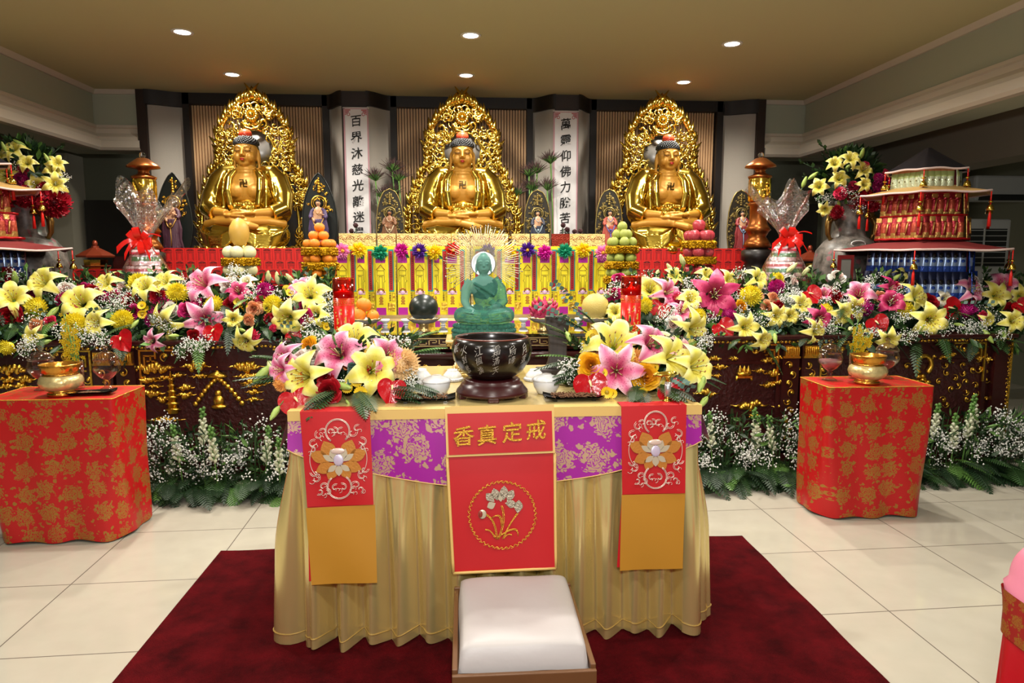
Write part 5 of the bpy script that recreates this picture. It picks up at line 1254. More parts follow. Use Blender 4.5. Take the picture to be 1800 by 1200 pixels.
insc = t
for col, (a0, chars) in enumerate(zip((.86, .47, .06, -.36, -.78, -1.1), ('月落', '烏啼', '霜滿天', '江楓漁', '火對愁', '眠'))):
    mb = MB()
    for r, ch in enumerate(chars):
        vs, fs = glyph(ch, -.012, .012); s = .042 if r == 0 else .034; zc = .130-r*.039; out = []
        for x, y, z in vs:
            x += .05*math.sin(8*y+col); zz = zc+s*(y+.3*x+.05*math.sin(7*x))*1.0; th = -PI/2+a0+s*x*.85/.16; q = urn_r(zz)+.0006+z*s
            out.append((q*math.cos(th), q*math.sin(th), zz))
        mb.add(out, fs, ink, None, False)
    mb.build('inscription', t)
t = thing('urn_stand', 'carved dark red wood stand under the black incense bowl', 'stand', (.113, 2.755, TT))
M_RW2 = mat('dark_rosewood', '3A1014', .3, var=.2)
MB().lathe([(0, .078), (.105, .078), (.115, .072), (.115, .062), (.125, .058), (.132, .045), (.145, .03), (.148, .02), (.14, .014), (0, .014)], M_RW2, None, 48).build('ring', t)
for k in range(5): a = -PI/2+k*2*PI/5; MB().box(-.022, .022, -.016, .012, 0, .02, M_RW2).build('foot', t, (.13*math.cos(a), .13*math.sin(a), 0), (0, 0, a+PI/2), .004)
# covered white bowls
def cbowl(loc, lab, s=1.0, beaded=False):
    t = thing('covered_bowl', lab, 'bowl', loc, group='white covered bowls on the front table', sc=s)
    if beaded:
        MB().lathe([(.052, 0), (.062, .003), (.062, .018), (.055, .02), (0, .02)], M_WHITE, None, 40).build('saucer', t)
        mb = MB()
        for k in range(44): a = 2*PI*k/44; mb.ell((.0625*math.cos(a), .0625*math.sin(a), .010), (.003, .003, .006), mat('grey_bead', 'A9ABB2', .3), 6, 5)
        mb.build('beaded_rim', t); MB().lathe([(.054, .02), (.052, .035), (.036, .054), (.03, .06), (.03, .066), (.022, .064), (0, .062)], M_WHITE, None, 40).build('inverted_bowl', t)
    else:
        MB().lathe([(.034, 0), (.040, .004), (.054, .03), (.058, .055), (.056, .058), (0, .05)], M_WHITE, None, 40).build('body', t)
        MB().lathe([(.061, .056), (.061, .060), (.05, .070), (.022, .079), (.02, .083), (.014, .082), (0, .082)], M_WHITE, None, 40).build('lid', t)
cbowl((-.115, 2.80, TT), 'white lidded bowl left of the black incense bowl'); cbowl((.343, 2.80, TT), 'white lidded bowl right of the black incense bowl')
cbowl((-.20, 3.06, TT), 'white inverted bowl on beaded saucer behind the left lidded bowl', 1, True); cbowl((.465, 3.02, TT), 'white inverted bowl on beaded saucer before the dark wood stele', 1, True)
cbowl((-.055, 3.12, TT), 'small white inverted bowl half hidden left of the black incense bowl', .8, True); cbowl((.325, 3.10, TT), 'small white inverted bowl half hidden right of the black incense bowl', .8, True)
def tray(loc, rz, lab, l2, heap=True):
    t = thing('incense_tray', lab, 'tray', loc, (0, 0, rz), group='black trays of incense chips')
    def f(u, v):
        x = 2*u-1; y = 2*v-1
        return (.118*x, .045*y*(1+.04*x*x), .010+.016*max(0, abs(x)-.75)*4*.5+.010*max(0, abs(y)-.7)*3)
    MB().grid(f, 24, 10, M_BLACK).grid(lambda u, v: tuple(Vector(f(u, v))-Vector((0, 0, .005))), 24, 10, M_BLACK, flip=True).build('dish', t)
    MB().box(-.085, -.07, -.03, .03, 0, .008, M_BLACK).box(.07, .085, -.03, .03, 0, .008, M_BLACK).build('foot', t)
    if not heap: return
    mb = MB(); ch = mat('brown_incense_chips', '7A5438', .8, var=.4, vscale=60)
    for k in range(150):
        c = Vector((R.uniform(-.085, .085), R.uniform(-.028, .028), .013+R.uniform(0, .014))); d = Vector((R.gauss(0, 1), R.gauss(0, 1), R.gauss(0, .3))).normalized()*R.uniform(.006, .013)
        mb.tube([c-d, c+d], .0022, ch, 4)
    o = mb.build('incense_chips', None, loc, (0, 0, rz)); tag(o, l2, 'incense chips', None, 'stuff')
tray((-.153, 2.665, TT), .02, 'black tray of incense chips left of the urn stand', 'heap of brown incense chips on the left black tray')
tray((.435, 2.66, TT), .03, 'black tray of incense chips right of the urn stand', 'heap of brown incense chips on the right black tray')
# dark stele
t = thing('wooden_stele', 'dark grained wooden stele on a block foot behind the white bowls', 'stele', (.44, 3.20, TT))
M_ST = mat('dark_grained_wood', '2A2422', .5, bump=.3, bscale=12); gg = NG(M_ST); x, y, z = gg.xyz()
nz = gg.n('TexNoise', {'Vector': gg.vec(gg.m('MULTIPLY', x, 60.0), gg.m('MULTIPLY', y, 20.0), gg.m('MULTIPLY', z, 2.0)), 'Scale': 2.0, 'Detail': 3.0}).outputs['Fac']; gg.out('Base Color', gg.mix(nz, '1E1918', '4A403C'))
pts = [(-.055, .29), (-.055, .245), (-.046, .22), (-.038, .18), (-.036, .10), (-.042, .07), (-.055, .04), (.055, .04), (.05, .07), (.045, .10), (.046, .18), (.052, .22), (.055, .245), (.055, .29)]
MB().prism(pts, .05, M_ST, TR((0, .025, 0)) @ FACE).build('post', t, bev=.003)
MB().box(-.095, .08, -.05, .05, 0, .04, M_ST).build('foot', t, bev=.004)
# gold throne and glass statue
t = thing('gold_pedestal', 'square stepped gold pedestal under the green glass statue', 'pedestal', (.098, 3.33, TT))
def sq(hw, z0, z1, mm=M_GOLDP): return (hw, z0, z1, mm)
mb = MB()
for hw, z0, z1 in [(.16, 0, .012), (.155, .012, .022), (.13, .034, .046), (.118, .046, .06), (.105, .06, .115), (.115, .115, .125), (.135, .125, .135), (.185, .165, .176)]: mb.box(-hw, hw, -hw*.75, hw*.75, z0, z1, M_GOLDP)
mb.build('body', t, bev=.002)
mb = MB()
for hw, z, n, r in ((.143, .028, 20, .0085), (.16, .142, 22, .008), (.172, .155, 24, .0085)):
    for k in range(n):
        q = (k+.5)/n*2-1; mb.ell((q*hw, -hw*.75, z), (hw/n*.9, .006, r), M_GOLDP, 7, 5)
        for s in (-1, 1): mb.ell((s*hw, q*hw*.75, z), (.006, hw/n*.7, r), M_GOLDP, 7, 5)
    mb.box(-hw, hw, -hw*.74, hw*.74, z-r*.9, z+r*.9, M_GOLDP)
mb.build('lotus_moulding', t)
mb = MB(); fret(mb, -.18, .18, .150, .166, -.139, M_GOLD, 12)
for k in range(7): hook(mb, (-.09+k*.03, -.08, .09), .013, M_GOLDR)
mb.build('relief', t)
MJ = mat('green_liquid_glass', '7FD6C4', .07, 0, bump=.4, bscale=60, Transmission_Weight=.78, IOR=1.22); MJ2 = mat('frosted_green_glass', '86C6B8', .45, 0, Transmission_Weight=.5, IOR=1.2)
t = thing('glass_buddha', 'green glass seated statue with silver ray halo on the gold pedestal', 'statue', (.098, 3.33, TT+.177))
b = MB(); k_ = MJ2
b.ell((0, 0, .36), (.036, .038, .044), k_, 22, 16); b.ell((0, -.006, .338), (.029, .031, .034), k_, 18, 12); b.ell((0, .003, .396), (.018, .018, .016), k_, 14, 10)
b.tube([(0, -.034, .362), (0, -.041, .350), (0, -.042, .343)], [.003, .0045, .006], k_, 8); b.ell((0, -.036, .329), (.009, .005, .003), k_, 10, 7)
for s in (-1, 1): b.tube([(s*.006, -.037, .366), (s*.018, -.037, .369), (s*.028, -.03, .364)], .0028, k_, 6); b.ell((s*.036, .004, .335), (.005, .009, .024), k_, 8, 7); b.ell((s*.016, -.034, .357), (.009, .005, .004), k_, 8, 6)
b.lathe([(.022, .27), (.021, .33)], k_, None, 16); b.ell((0, 0, .245), (.07, .043, .058), k_, 22, 14)
b.tube([(-.06, 0, .275), (-.085, -.002, .23), (-.092, -.02, .175), (-.075, -.055, .14), (-.05, -.085, .13)], [.026, .026, .021, .017, .014], k_, 12)
link('body', fuse(b, .0033, 2, 'body', MJ2), t)
b = MB(); k_ = MJ
b.ell((.012, .002, .215), (.066, .05, .085), k_, 22, 16); b.tube([(.045, 0, .282), (.08, 0, .235), (.092, -.02, .175), (.06, -.06, .145), (.02, -.08, .14)], [.028, .030, .026, .022, .016], k_, 12)
b.tube([(-.05, -.035, .265), (0, -.052, .24), (.05, -.045, .205)], .008, k_, 8)
for i in range(6): b.tube([(-.045+.01*i, -.043, .245-.014*i), (.0+.01*i, -.056, .215-.012*i), (.06, -.046, .17-.006*i)], .004, k_, 6)
for s in (-1, 1):
    b.tube([(0, 0, .115), (s*.08, -.02, .115), (s*.125, -.03, .11)], [.05, .042, .034], k_, 12); b.tube([(s*.125, -.03, .11), (s*.07, -.08, .11), (-s*.02, -.09, .115)], [.034, .034, .022], k_, 12)
    for i in range(4): b.tube([(s*.135, -.04, .13-.014*i), (s*.08, -.112, .128-.014*i), (s*.02, -.115, .118-.012*i)], .004, k_, 6)
b.ell((0, -.02, .09), (.13, .085, .022), k_, 26, 10)
link('robe', fuse(b, .0036, 1, 'robe', MJ), t)
mb = MB().lathe([(0, 0), (.158, 0), (.158, .02), (.15, .026), (.145, .055), (.138, .07), (.12, .075), (0, .075)], MJ, None, 56, sy=.7)
for ring, (r, z, n) in enumerate([(.147, .034, 34), (.141, .056, 32)]):
    for k in range(n): a = 2*PI*k/n; mb.ell((r*math.cos(a), r*.7*math.sin(a), z), (.013, .010, .012), MJ, 8, 6)
mb.build('lotus_base', t)
mb = MB().lathe([(0, 0), (.057, 0), (.061, .002), (.061, .007), (.054, .005), (0, .004)], mat('satin_silver', 'E4E4E6', .38, .85), TR((0, .05, .355)) @ FACE, 40); hd = mb.build('halo_disc', t, label='polished silver halo disc')
M_RAY = mat('pale_brass_rays', 'EBE3C8', .35, .5); mb = MB()
for k in range(67):
    a = math.radians(-38+256*k/66); L = (.145, .195, .17)[k % 3] if k % 2 else .185
    d = Vector((math.cos(a), 0, math.sin(a))); o = Vector((0, .055, .355))
    mb.tube([o+d*.055, o+d*L], .0017, M_RAY, 5); mb.ell(o+d*L, .0042, mat('ray_bead', '9A8E78', .25, .9), 7, 5)
mb.build('halo_rays', t)
# tall red candles
def candle(px, py, lab):
    p = at(px, py, 3.3); h = p.z-TT; t = thing('tall_candle', lab, 'candle', (p.x, 3.3, TT), group='tall red glass candles')
    MR = mat('red_candle_wrap', 'CE140C', .25); r = .049; zc = h-.095
    MB().lathe([(0, 0), (r, 0), (r, zc), (0, zc)], MR, None, 36).build('body', t)
    mg = film('red_glass', dens=.22); mg.node_tree.nodes['Transparent BSDF'].inputs[0].default_value = (.80, .03, .015, 1); mg.node_tree.nodes['Bump'].inputs['Strength'].default_value = .04; mg.node_tree.nodes['Glossy BSDF'].inputs['Color'].default_value = (1, .5, .45, 1)
    MB().lathe([(r, zc), (r, h), (r-.002, h), (r-.002, zc)], mg, None, 36, cap=False).build('glass', t)
    MB().lathe([(0, zc+.03), (r-.005, zc+.03), (r-.005, zc)], mat('red_wax', 'A8100A', .4, Emission_Color=lin('FF2A08'), Emission_Strength=.35), None, 30).build('wax', t)
    MB().lathe([(0, 0), (.0045, .006), (.004, .014), (0, .028)], emis('candle_flame', 'FFC860', 30), TR((0, -.0, zc+.034)), 10).build('flame', t)
    mb = MB()
    for z in (zc-.012, zc-.004, zc-.032, h-.004): mb.tube([(r*1.005*math.cos(a), r*1.005*math.sin(a), z) for a in [k*PI/16 for k in range(32)]], .0009, M_AUR, 5, closed=True)
    for k in range(26):
        a = 2*PI*k/26; mb.tube([(r*1.01*math.cos(a+.05*q), r*1.01*math.sin(a+.05*q), zc-.022+.006*math.sin(q*2+k)) for q in (0, 1, 2, 3)], .0012, M_AUR, 4)
    for i, ch in enumerate('吉祥如意'):
        vs, fs = glyph(ch, .012, .02); s = .074; out = []
        for x, y, z in vs:
            th = -PI/2-(.12 if px < 800 else -.08)+s*x*.95/r; q = r+.0006+z*s*.4; out.append((q*math.cos(th), q*math.sin(th), zc-.085-i*.078+s*(y+.15*x)))
        mb.add(out, fs, mat('gold_print', 'E0B050', .4), None, False)
    mb.build('gold_characters', t)
    lamp('candle_light', 'POINT', (p.x, 3.3, TT+zc+.055), .6, (1, .35, .12), .02)
candle(603, 488, 'tall red candle with gold characters behind the left bouquet'); candle(1110, 484, 'tall red candle with gold characters behind the right bouquet')
# silver and gold stand
t = thing('incense_lighter', 'silver column with gold foot and gold ring top, right table edge', 'incense lighter', (.798, 2.592, TT))
MB().lathe([(.020, 0), (.021, .004), (.013, .010), (.010, .018), (.0125, .022)], M_GOLD, None, 24).build('foot', t)
MB().lathe([(.0125, .022), (.0125, .082)], mat('brushed_silver', 'C9C7C8', .3, .7), None, 24).build('column', t)
MB().lathe([(.012, .082), (.007, .092), (.012, .100), (.010, .104)], M_GOLD, None, 20).build('collar', t)
MB().tube([(.042*math.cos(a)-.014, .018*math.sin(a), .112+.004*math.cos(a)) for a in [k*PI/14 for k in range(28)]], .0065, M_GOLD, 8, closed=True).build('ring', t)
# ================================================================== side tables
M_BRO = brocade('red_gold_brocade', 'B8060C', 'A87F36', 7.8, thr=.36); M_BROT = brocade('red_gold_brocade_top', 'B8060C', '9A5A24', 7.4, True, thr=.22)
def side_table(x0, x1, y0, y1, lab, sd):
    t = thing('brocade_table', lab, 'table'); H = .77; r = .035
    cx, cy = (x0+x1)/2, (y0+y1)/2; hw, hd = (x1-x0)/2, (y1-y0)/2
    def per_(u, rr, hw, hd):
        # rounded rectangle walked by angle
        L = [2*(hw-rr), 2*(hd-rr)]; A = PI*rr/2; tot = 2*(L[0]+L[1])+4*A; s = (u % 1.0)*tot
        segs = [(0, L[0]), (1, A), (2, L[1]), (3, A), (4, L[0]), (5, A), (6, L[1]), (7, A)]
        for k, l in segs:
            if s <= l or k == 7: break
            s -= l
        q = s/(l+1e-9)
        cs = [(hw-rr, -hd+rr), (hw-rr, hd-rr), (-hw+rr, hd-rr), (-hw+rr, -hd+rr)]
        if k == 0: return (-hw+rr+s, -hd)
        if k == 2: return (hw, -hd+rr+s)
        if k == 4: return (hw-rr-s, hd)
        if k == 6: return (-hw, hd-rr-s)
        c = cs[(k-1)//2]; a0 = (-PI/2, 0, PI/2, PI)[(k-1)//2]; a = a0+q*PI/2
        return (c[0]+rr*math.cos(a), c[1]+rr*math.sin(a))
    def side(u, v):
        d = 1-v; x, y = per_(u, .012+.10*d**1.3, hw+.01*d, hd+.01*d)
        w = .010*d*math.sin(2*PI*u*9+1.3)+.006*d*math.sin(2*PI*u*5+v*5)
        n = math.hypot(x, y); return (cx+x*(1+w/n), cy+y*(1+w/n), .012+v*(H-.012)+.006*d*math.sin(2*PI*u*7))
    MB().grid(side, 150, 16, M_BRO, closeu=True).build('side_cloth', t)
    mb = MB(); ring = [side(i/150, 1) for i in range(150)]
    mb.add(ring+[(cx, cy, H)], [(i, (i+1) % 150, 150) for i in range(150)], M_BROT, None, False); mb.build('top_cloth', t)
    MB().tube([(p[0], p[1], p[2]) for p in ring], .0025, M_AUR, 5, closed=True).build('gold_edge', t)
side_table(2.04, 2.66, 3.63, 3.97, 'red and gold brocade draped table, right of the carpet', 1)
side_table(-2.47, -1.815, 3.60, 3.97, 'red and gold brocade draped table, left of the carpet', -1)
M_GB3 = mat('mercury_gold_glass', 'D99A3E', .16, .9, bump=.25, bscale=70); M_CRM = mat('cream_gold_belly', 'E3C489', .25, .45, var=.5, vscale=45, bump=.2, bscale=60)
def urn(x, y, lab):
    t = thing('gold_urn', lab, 'urn', (x, y, .7705), group='gold glass urns on the red tables')
    MB().lathe([(.06, 0), (.068, .004), (.068, .014), (.055, .022), (.075, .034)], M_GB3, None, 40).build('foot', t)
    MB().lathe([(.075, .034), (.098, .052), (.106, .075), (.098, .098), (.085, .110)], M_CRM, None, 44, cap=False).build('belly', t)
    MB().lathe([(.085, .110), (.078, .116), (.078, .124), (.088, .130), (.09, .150), (.097, .165), (.095, .169), (.088, .165), (.08, .14), (0, .12)], M_GB3, None, 44).build('neck', t)
urn(2.325, 3.74, 'gold glass urn on the right red table'); urn(-2.13, 3.72, 'gold glass urn on the left red table')
M_JG = film('pink_tinted_glass', dens=.30); M_JG.node_tree.nodes['Transparent BSDF'].inputs[0].default_value = (.86, .78, .78, 1); M_JG.node_tree.nodes['Noise Texture'].inputs['Scale'].default_value = 3; M_JG.node_tree.nodes['Bump'].inputs['Strength'].default_value = .05; M_JG.node_tree.nodes['Glossy BSDF'].inputs['Roughness'].default_value = .03
def jar(x, y, lab, fill=False):
    t = thing('glass_jar', lab, 'jar', (x, y, .7705), group='lidded glass jars on the red tables')
    MB().lathe([(0, .001), (.042, .001), (.045, .004), (.02, .016), (.012, .03), (.018, .045), (.012, .055), (.04, .075), (.066, .105), (.071, .135), (.06, .16), (.058, .165), (.062, .168)], M_JG, None, 40).build('body', t)
    MB().lathe([(.066, .168), (.064, .176), (.045, .20), (.02, .212), (.010, .216), (.012, .226), (.014, .234), (.008, .244), (0, .246)], M_JG, None, 40).build('lid', t)
    if fill: tag(MB().lathe([(0, .065), (.034, .078), (.060, .105), (.062, .122), (0, .124)], mat('pink_salt', 'A57E7C', .8), TR((x, y, .7705)), 30).build('pink_salt'), 'pale pink salt inside the left jar on the right red table', 'salt', None, 'stuff')
jar(2.165, 3.86, 'lidded glass jar left of the gold urn on the right table', True); jar(2.54, 3.90, 'lidded glass jar behind the gold urn on the right table'); jar(-2.32, 3.88, 'lidded glass jar behind the gold urn on the left table'); jar(-1.965, 3.86, 'lidded glass jar behind the black dish on the left table')
tray((-1.985, 3.72, .771), .12, 'flat black dish with incense at the edge of the left red table', '', False)
mb = MB(); ch = mat('brown_incense_chips', '7A5438', .8, var=.4, vscale=60)
for k in range(40):
    c = Vector((R.uniform(-.05, .05), R.uniform(-.015, .015), .014)); d = Vector((R.gauss(0, 1), R.gauss(0, .5), 0)).normalized()*.010; mb.tube([c-d, c+d], .0018, ch, 4)
tag(mb.build('incense_chips', None, (-1.985, 3.72, .771), (0, 0, .12)), 'few brown incense chips on the flat black dish', 'incense chips', None, 'stuff')
# ================================================================== dressed chairs in the near corners
M_PINK = mat('pink_satin', 'E58AA2', .35); M_SASH = brocade('sash_brocade', '8E1A16', 'A8762E', 26.0); M_CHR = mat('red_chair_satin', 'B00F1C', .35)
def chair(x0, x1, y, lab, rz, mir):
    cx = (x0+x1)/2; hw = (x1-x0)/2
    t = thing('dressed_chair', lab, 'chair', (cx, y, 0), (0, 0, rz), group='chairs in pink and red satin covers')
    def back(u, v, zz):
        a = 2*PI*u; z0, z1 = zz; z = z0+(z1-z0)*v
        w = hw*(1.0+.06*max(0, 1-abs(z-.87)/.05) if z < .88 else math.sqrt(max(.0, 1-((z-.88)/.12)**2))**.7 if z < 1.0 else 0)
        c, s = math.cos(a), math.sin(a); e = .5
        return (w*math.copysign(abs(c)**e, c), .035*math.copysign(abs(s)**e, s)*(1 if z < .95 else .7)+(z-.5)*-.10*0, z)
    MB().grid(lambda u, v: back(u, v, (.84, 1.0)), 40, 12, M_PINK, closeu=True).build('back_cover', t)
    MB().grid(lambda u, v: tuple(a*k for a, k in zip(back(u, v, (.765, .855)), (1.02, 1.12, 1))), 40, 4, M_SASH, closeu=True).build('sash', t)
    MB().grid(lambda u, v: (lambda p, d: (p[0]*(1.0+.10*d+.03*d*math.sin(2*PI*u*9)), p[1]*(1+.3*d)+(.012*d)*math.sin(2*PI*u*11), p[2]))(back(u, v, (.02, .775)), 1-v), 80, 8, M_CHR, closeu=True).build('skirt', t)
    MB().box(-hw*.95, hw*.95, -.42, 0, .02, .46, M_CHR).build('seat', t, bev=.02)
chair(.855, 1.305, .98, 'chair in pink and red satin cover at the lower right edge', PI/2, 1)
chair(-.965, -.515, .80, 'chair in pink satin cover at the lower left corner', -PI/2, -1)
# ================================================================== flowers
def fm(name, col, **k): return mat(name, col, .5, Subsurface_Weight=0, **k)
LC = {'yellow': ('EBE05E', 'F3EDA6', 'DCCB48'), 'pink': ('DE6C98', 'F2D0DA', 'C9386C'), 'magenta': ('B81F58', 'D4487E', '8E1240'), 'white': ('EFE9CC', 'F6F3E6', 'DAD29A'), 'pale_pink': ('E8A3A8', 'F1C9C4', 'D07C84')}
def lily_mat(col):
    nm = 'lily_'+col
    if nm in MAT: return MAT[nm]
    c, e, d = LC[col]; m = fm(nm, c); g = NG(m)
    at_ = g.n('Attribute', {}, attribute_name='petal'); sp = g.n('SeparateColor', {0: at_.outputs['Color']}).outputs
    rim = g.m('POWER', sp[0], 1.5); base = g.mix(rim, c, e)
    thr = g.m('MINIMUM', 1.0, g.m('MAXIMUM', 0.0, g.m('MULTIPLY', g.m('SUBTRACT', .55, sp[1]), 2.6)))
    base = g.mix(g.m('MULTIPLY', thr, g.m('SUBTRACT', 1.0, g.m('MULTIPLY', sp[0], .6))), base, d)
    nz = g.n('TexNoise', {'Vector': g.n('TexCoord').outputs['Object'], 'Scale': 26.0, 'Detail': 0.0}).outputs['Fac']
    fr = g.m('MULTIPLY', g.m('GREATER_THAN', nz, .66), g.m('LESS_THAN', sp[1], .6))
    g.out('Base Color', g.mix(g.m('MULTIPLY', fr, .55 if col in ('pink', 'magenta', 'pale_pink') else .15), base, '8A1440' if col != 'yellow' else 'A8902A'))
    return m
def lily_mesh(col, openness):
    pm = lily_mat(col); mb = MB(); val = []
    for k in range(6):
        inner = k % 2; wmax = .58 if inner else .46; n = 9; rows = []
        for i in range(n+1):
            u = i/n
            r = .06+openness*(.98*u**1.25); z = (.30+.62*(1-openness*.5))*math.sin(PI*min(1, u*(.78+.12*openness)))
            z -= (.15*openness*max(0, u-.7)/.3)
            w = wmax*math.sin(PI*min(1, .10+.90*u**.85))**.8*.5
            for j in range(7):
                v = (j-3)/3
                zz = z+.05*abs(v)*(1-u)-.06*v*v*math.sin(PI*u)-.03*(1-abs(v))**3*math.sin(PI*u)+.025*math.sin(11*u+k+2*v)*v
                rows.append(Vector((r, w*v, zz-.12+(0 if inner else -.03)))); val.append((abs(v), u))
        fs = [(i*7+j, i*7+7+j, i*7+8+j, i*7+j+1) for i in range(n) for j in range(6)]
        mb.add(rows, fs, pm, Matrix.Rotation(k*PI/3, 4, 'Z'))
    mb.tube([(0, 0, -.10), (0, 0, -.35), (.05, 0, -.9)], [.07, .045, .04], M_GREENL, 6)
    st = MB()
    for k in range(6):
        a = k*PI/3+.4; t = Vector((.2*math.cos(a), .2*math.sin(a), .62))
        st.tube([(0, 0, -.05), t*.55+Vector((0, 0, .05)), t], .010, fm('pale_filament', 'C9D08A'), 4)
        st.ell(t, (.045, .02, .022), fm('brown_anther', '8A4A1C'), 6, 4)
    st.tube([(0, 0, -.05), (.03, 0, .72)], .016, fm('pale_filament', 'C9D08A'), 5)
    me = mb.mesh('lily'); ca = me.color_attributes.new('petal', 'FLOAT_COLOR', 'POINT')
    fl = []
    for q in range(len(me.vertices)): a, b = val[q] if q < len(val) else (0, 1); fl += [a, b, 0, 1]
    ca.data.foreach_set('color', fl)
    return me, st.mesh('stamens')
RC = {'magenta': 'C2256E', 'red': 'A60E1C', 'peach': 'EDB184', 'yellow': 'F0B71E', 'white': 'F1EFE6', 'pink': 'DE3E64', 'orange': 'F08A3C'}
def rose_mesh(col):
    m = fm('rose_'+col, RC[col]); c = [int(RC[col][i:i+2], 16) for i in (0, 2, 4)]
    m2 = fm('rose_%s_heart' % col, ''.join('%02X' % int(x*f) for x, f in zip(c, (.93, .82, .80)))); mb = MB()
    for ring, (n, r, h, o) in enumerate([(2, .12, .66, 0), (3, .25, .66, .9), (4, .42, .60, .4), (5, .62, .46, .1), (5, .83, .26, .7), (6, 1.0, .04, .3)]):
        for k in range(n):
            a0 = 2*PI*k/n+o+.15*math.sin(k*3+ring); sp = 2*PI/n*.66
            def f(u, v):
                e = abs(2*u-1); a = a0+(u-.5)*sp*2*(.6+.4*math.sin(PI*min(1, v*.8+.15)))
                rr = r*(.30+.62*math.sin(PI/2*v)**.7)+max(0, v-.7)*.45*r+.03*(u-.5)+.02*ring*math.sin(3*a+k)*v
                z = -.35+(h+.35)*v-.30*max(0, v-.8)*r-.16*e**3*v+.05*math.sin(5*u+k)*v
                return (rr*math.cos(a), rr*math.sin(a), z)
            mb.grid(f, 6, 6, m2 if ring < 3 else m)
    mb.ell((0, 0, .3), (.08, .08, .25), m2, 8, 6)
    mb.tube([(0, 0, -.3), (0, 0, -.9)], .06, M_GREENL, 6)
    return mb.mesh('rose')
MC = {'yellow': 'EDDC3A', 'magenta': 'BE1E7E', 'cream': 'F0CE96', 'orange': 'F3AE5A'}
def mum_mesh(col):
    m = fm('mum_'+col, MC[col]); m2 = fm('mum_%s_tip' % col, MC[col], var=.12, vscale=5); mb = MB()
    for k in range(150):
        f = (k+.5)/150; a = k*2.39996; e = PI/2-1.75*f**.75; d = Vector((math.cos(a)*math.cos(e), math.sin(a)*math.cos(e), math.sin(e)*.85))
        M = frame(d, R.uniform(-.3, .3)); L = .92+.12*math.sin(k); w = .085
        mb.add([(-w*.5, 0, .45), (w*.5, 0, .45), (w, .03, .8), (0, -.04+.07, L), (-w, .03, .8), (0, -.05, .75)], [(0, 1, 5), (1, 2, 5), (2, 3, 5), (3, 4, 5), (4, 0, 5)], m if k % 3 else m2, M)
    mb.ell((0, 0, 0), .62, m, 10, 7).tube([(0, 0, -.5), (0, 0, -1.1)], .07, M_GREENL, 6)
    return mb.mesh('chrysanthemum')
def anth_mesh():
    m = mat('glossy_red_spathe', 'B30D18', .24, bump=.25, bscale=4); mb = MB()
    def f(u, v):
        a = 2*PI*u; x = 16*math.sin(a)**3; y = 13*math.cos(a)-5*math.cos(2*a)-2*math.cos(3*a)-math.cos(4*a)
        x, y = x*.55+.45*14.5*math.sin(a), y*.55+.45*(13.5*math.cos(a)-2)
        return (x/17*v, (y-2)/17*v*1.12+.05, .16*v*v*abs(math.sin(a))-.10*max(0, -y/17)*v*v+.035*math.sin(7*a)*v*v)
    mb.grid(f, 44, 7, m, closeu=True); mb.tube([(0, .1, -.02), (0, .2, -.4), (0, .3, -.9)], .05, M_GREENL, 6)
    sp = MB().tube([(0, .16, .02), (0, .02, .20), (0, -.16, .34)], [.075, .065, .035], mat('cream_spadix', 'EBD9A0', .5), 8)
    return mb.mesh('anthurium'), sp.mesh('spadix')
def bud_mesh(col):
    m = fm('bud_'+col, {'green': 'A3BB5C', 'cream': 'DDE0A0'}[col], var=.2, vscale=4); mb = MB()
    mb.lathe([(.05, -.35), (.16, -.2), (.25, .1), (.23, .5), (.12, .9), (0, 1.05)], m, None, 9)
    for k in range(3): a = k*2*PI/3; mb.tube([(.16*math.cos(a), .16*math.sin(a), -.2), (.255*math.cos(a), .255*math.sin(a), .15), (.12*math.cos(a), .12*math.sin(a), .9)], .022, M_GREENL, 4)
    mb.tube([(0, 0, -.3), (.05, 0, -.9)], .04, M_GREENL, 5)
    return mb.mesh('lily_bud')
def daisy_mesh():
    mb = MB(); m = fm('button_yellow', 'EFC81E')
    for k in range(18):
        a = 2*PI*k/18; M = frame((math.cos(a), math.sin(a), .35)); mb.add([(-.1, 0, .2), (.1, 0, .2), (.17, 0, .8), (0, 0, 1), (-.17, 0, .8)], [(0, 1, 2, 3, 4)], m, M)
    mb.ell((0, 0, .15), (.34, .34, .2), fm('button_heart', 'A88A1A'), 10, 6).tube([(0, 0, 0), (0, 0, -1.2)], .06, M_GREENL, 5)
    return mb.mesh('button_daisy')
def carn_mesh(col):
    m = fm('carnation_'+col, {'red': 'A31226', 'pink': 'DE3A60', 'magenta': 'A11860'}[col], var=.25, vscale=4); mb = MB()
    for k in range(60):
        f = (k+.5)/60; a = k*2.39996; e = PI/2-1.5*f; d = Vector((math.cos(a)*math.cos(e), math.sin(a)*math.cos(e), math.sin(e)*.7)); M = frame(d, R.uniform(0, 3)); w = .2
        mb.add([(0, 0, .3), (w, .05, .8), (w*.5, -.06, .95), (0, .06, .9), (-w*.5, -.05, .97), (-w, .05, .8)], [(0, 1, 2, 3), (0, 3, 4, 5)], m, M)
    mb.ell((0, 0, .1), .5, m, 8, 6).tube([(0, 0, -.3), (0, 0, -1)], .07, M_GREENL, 5)
    return mb.mesh('carnation')
_fm = {}
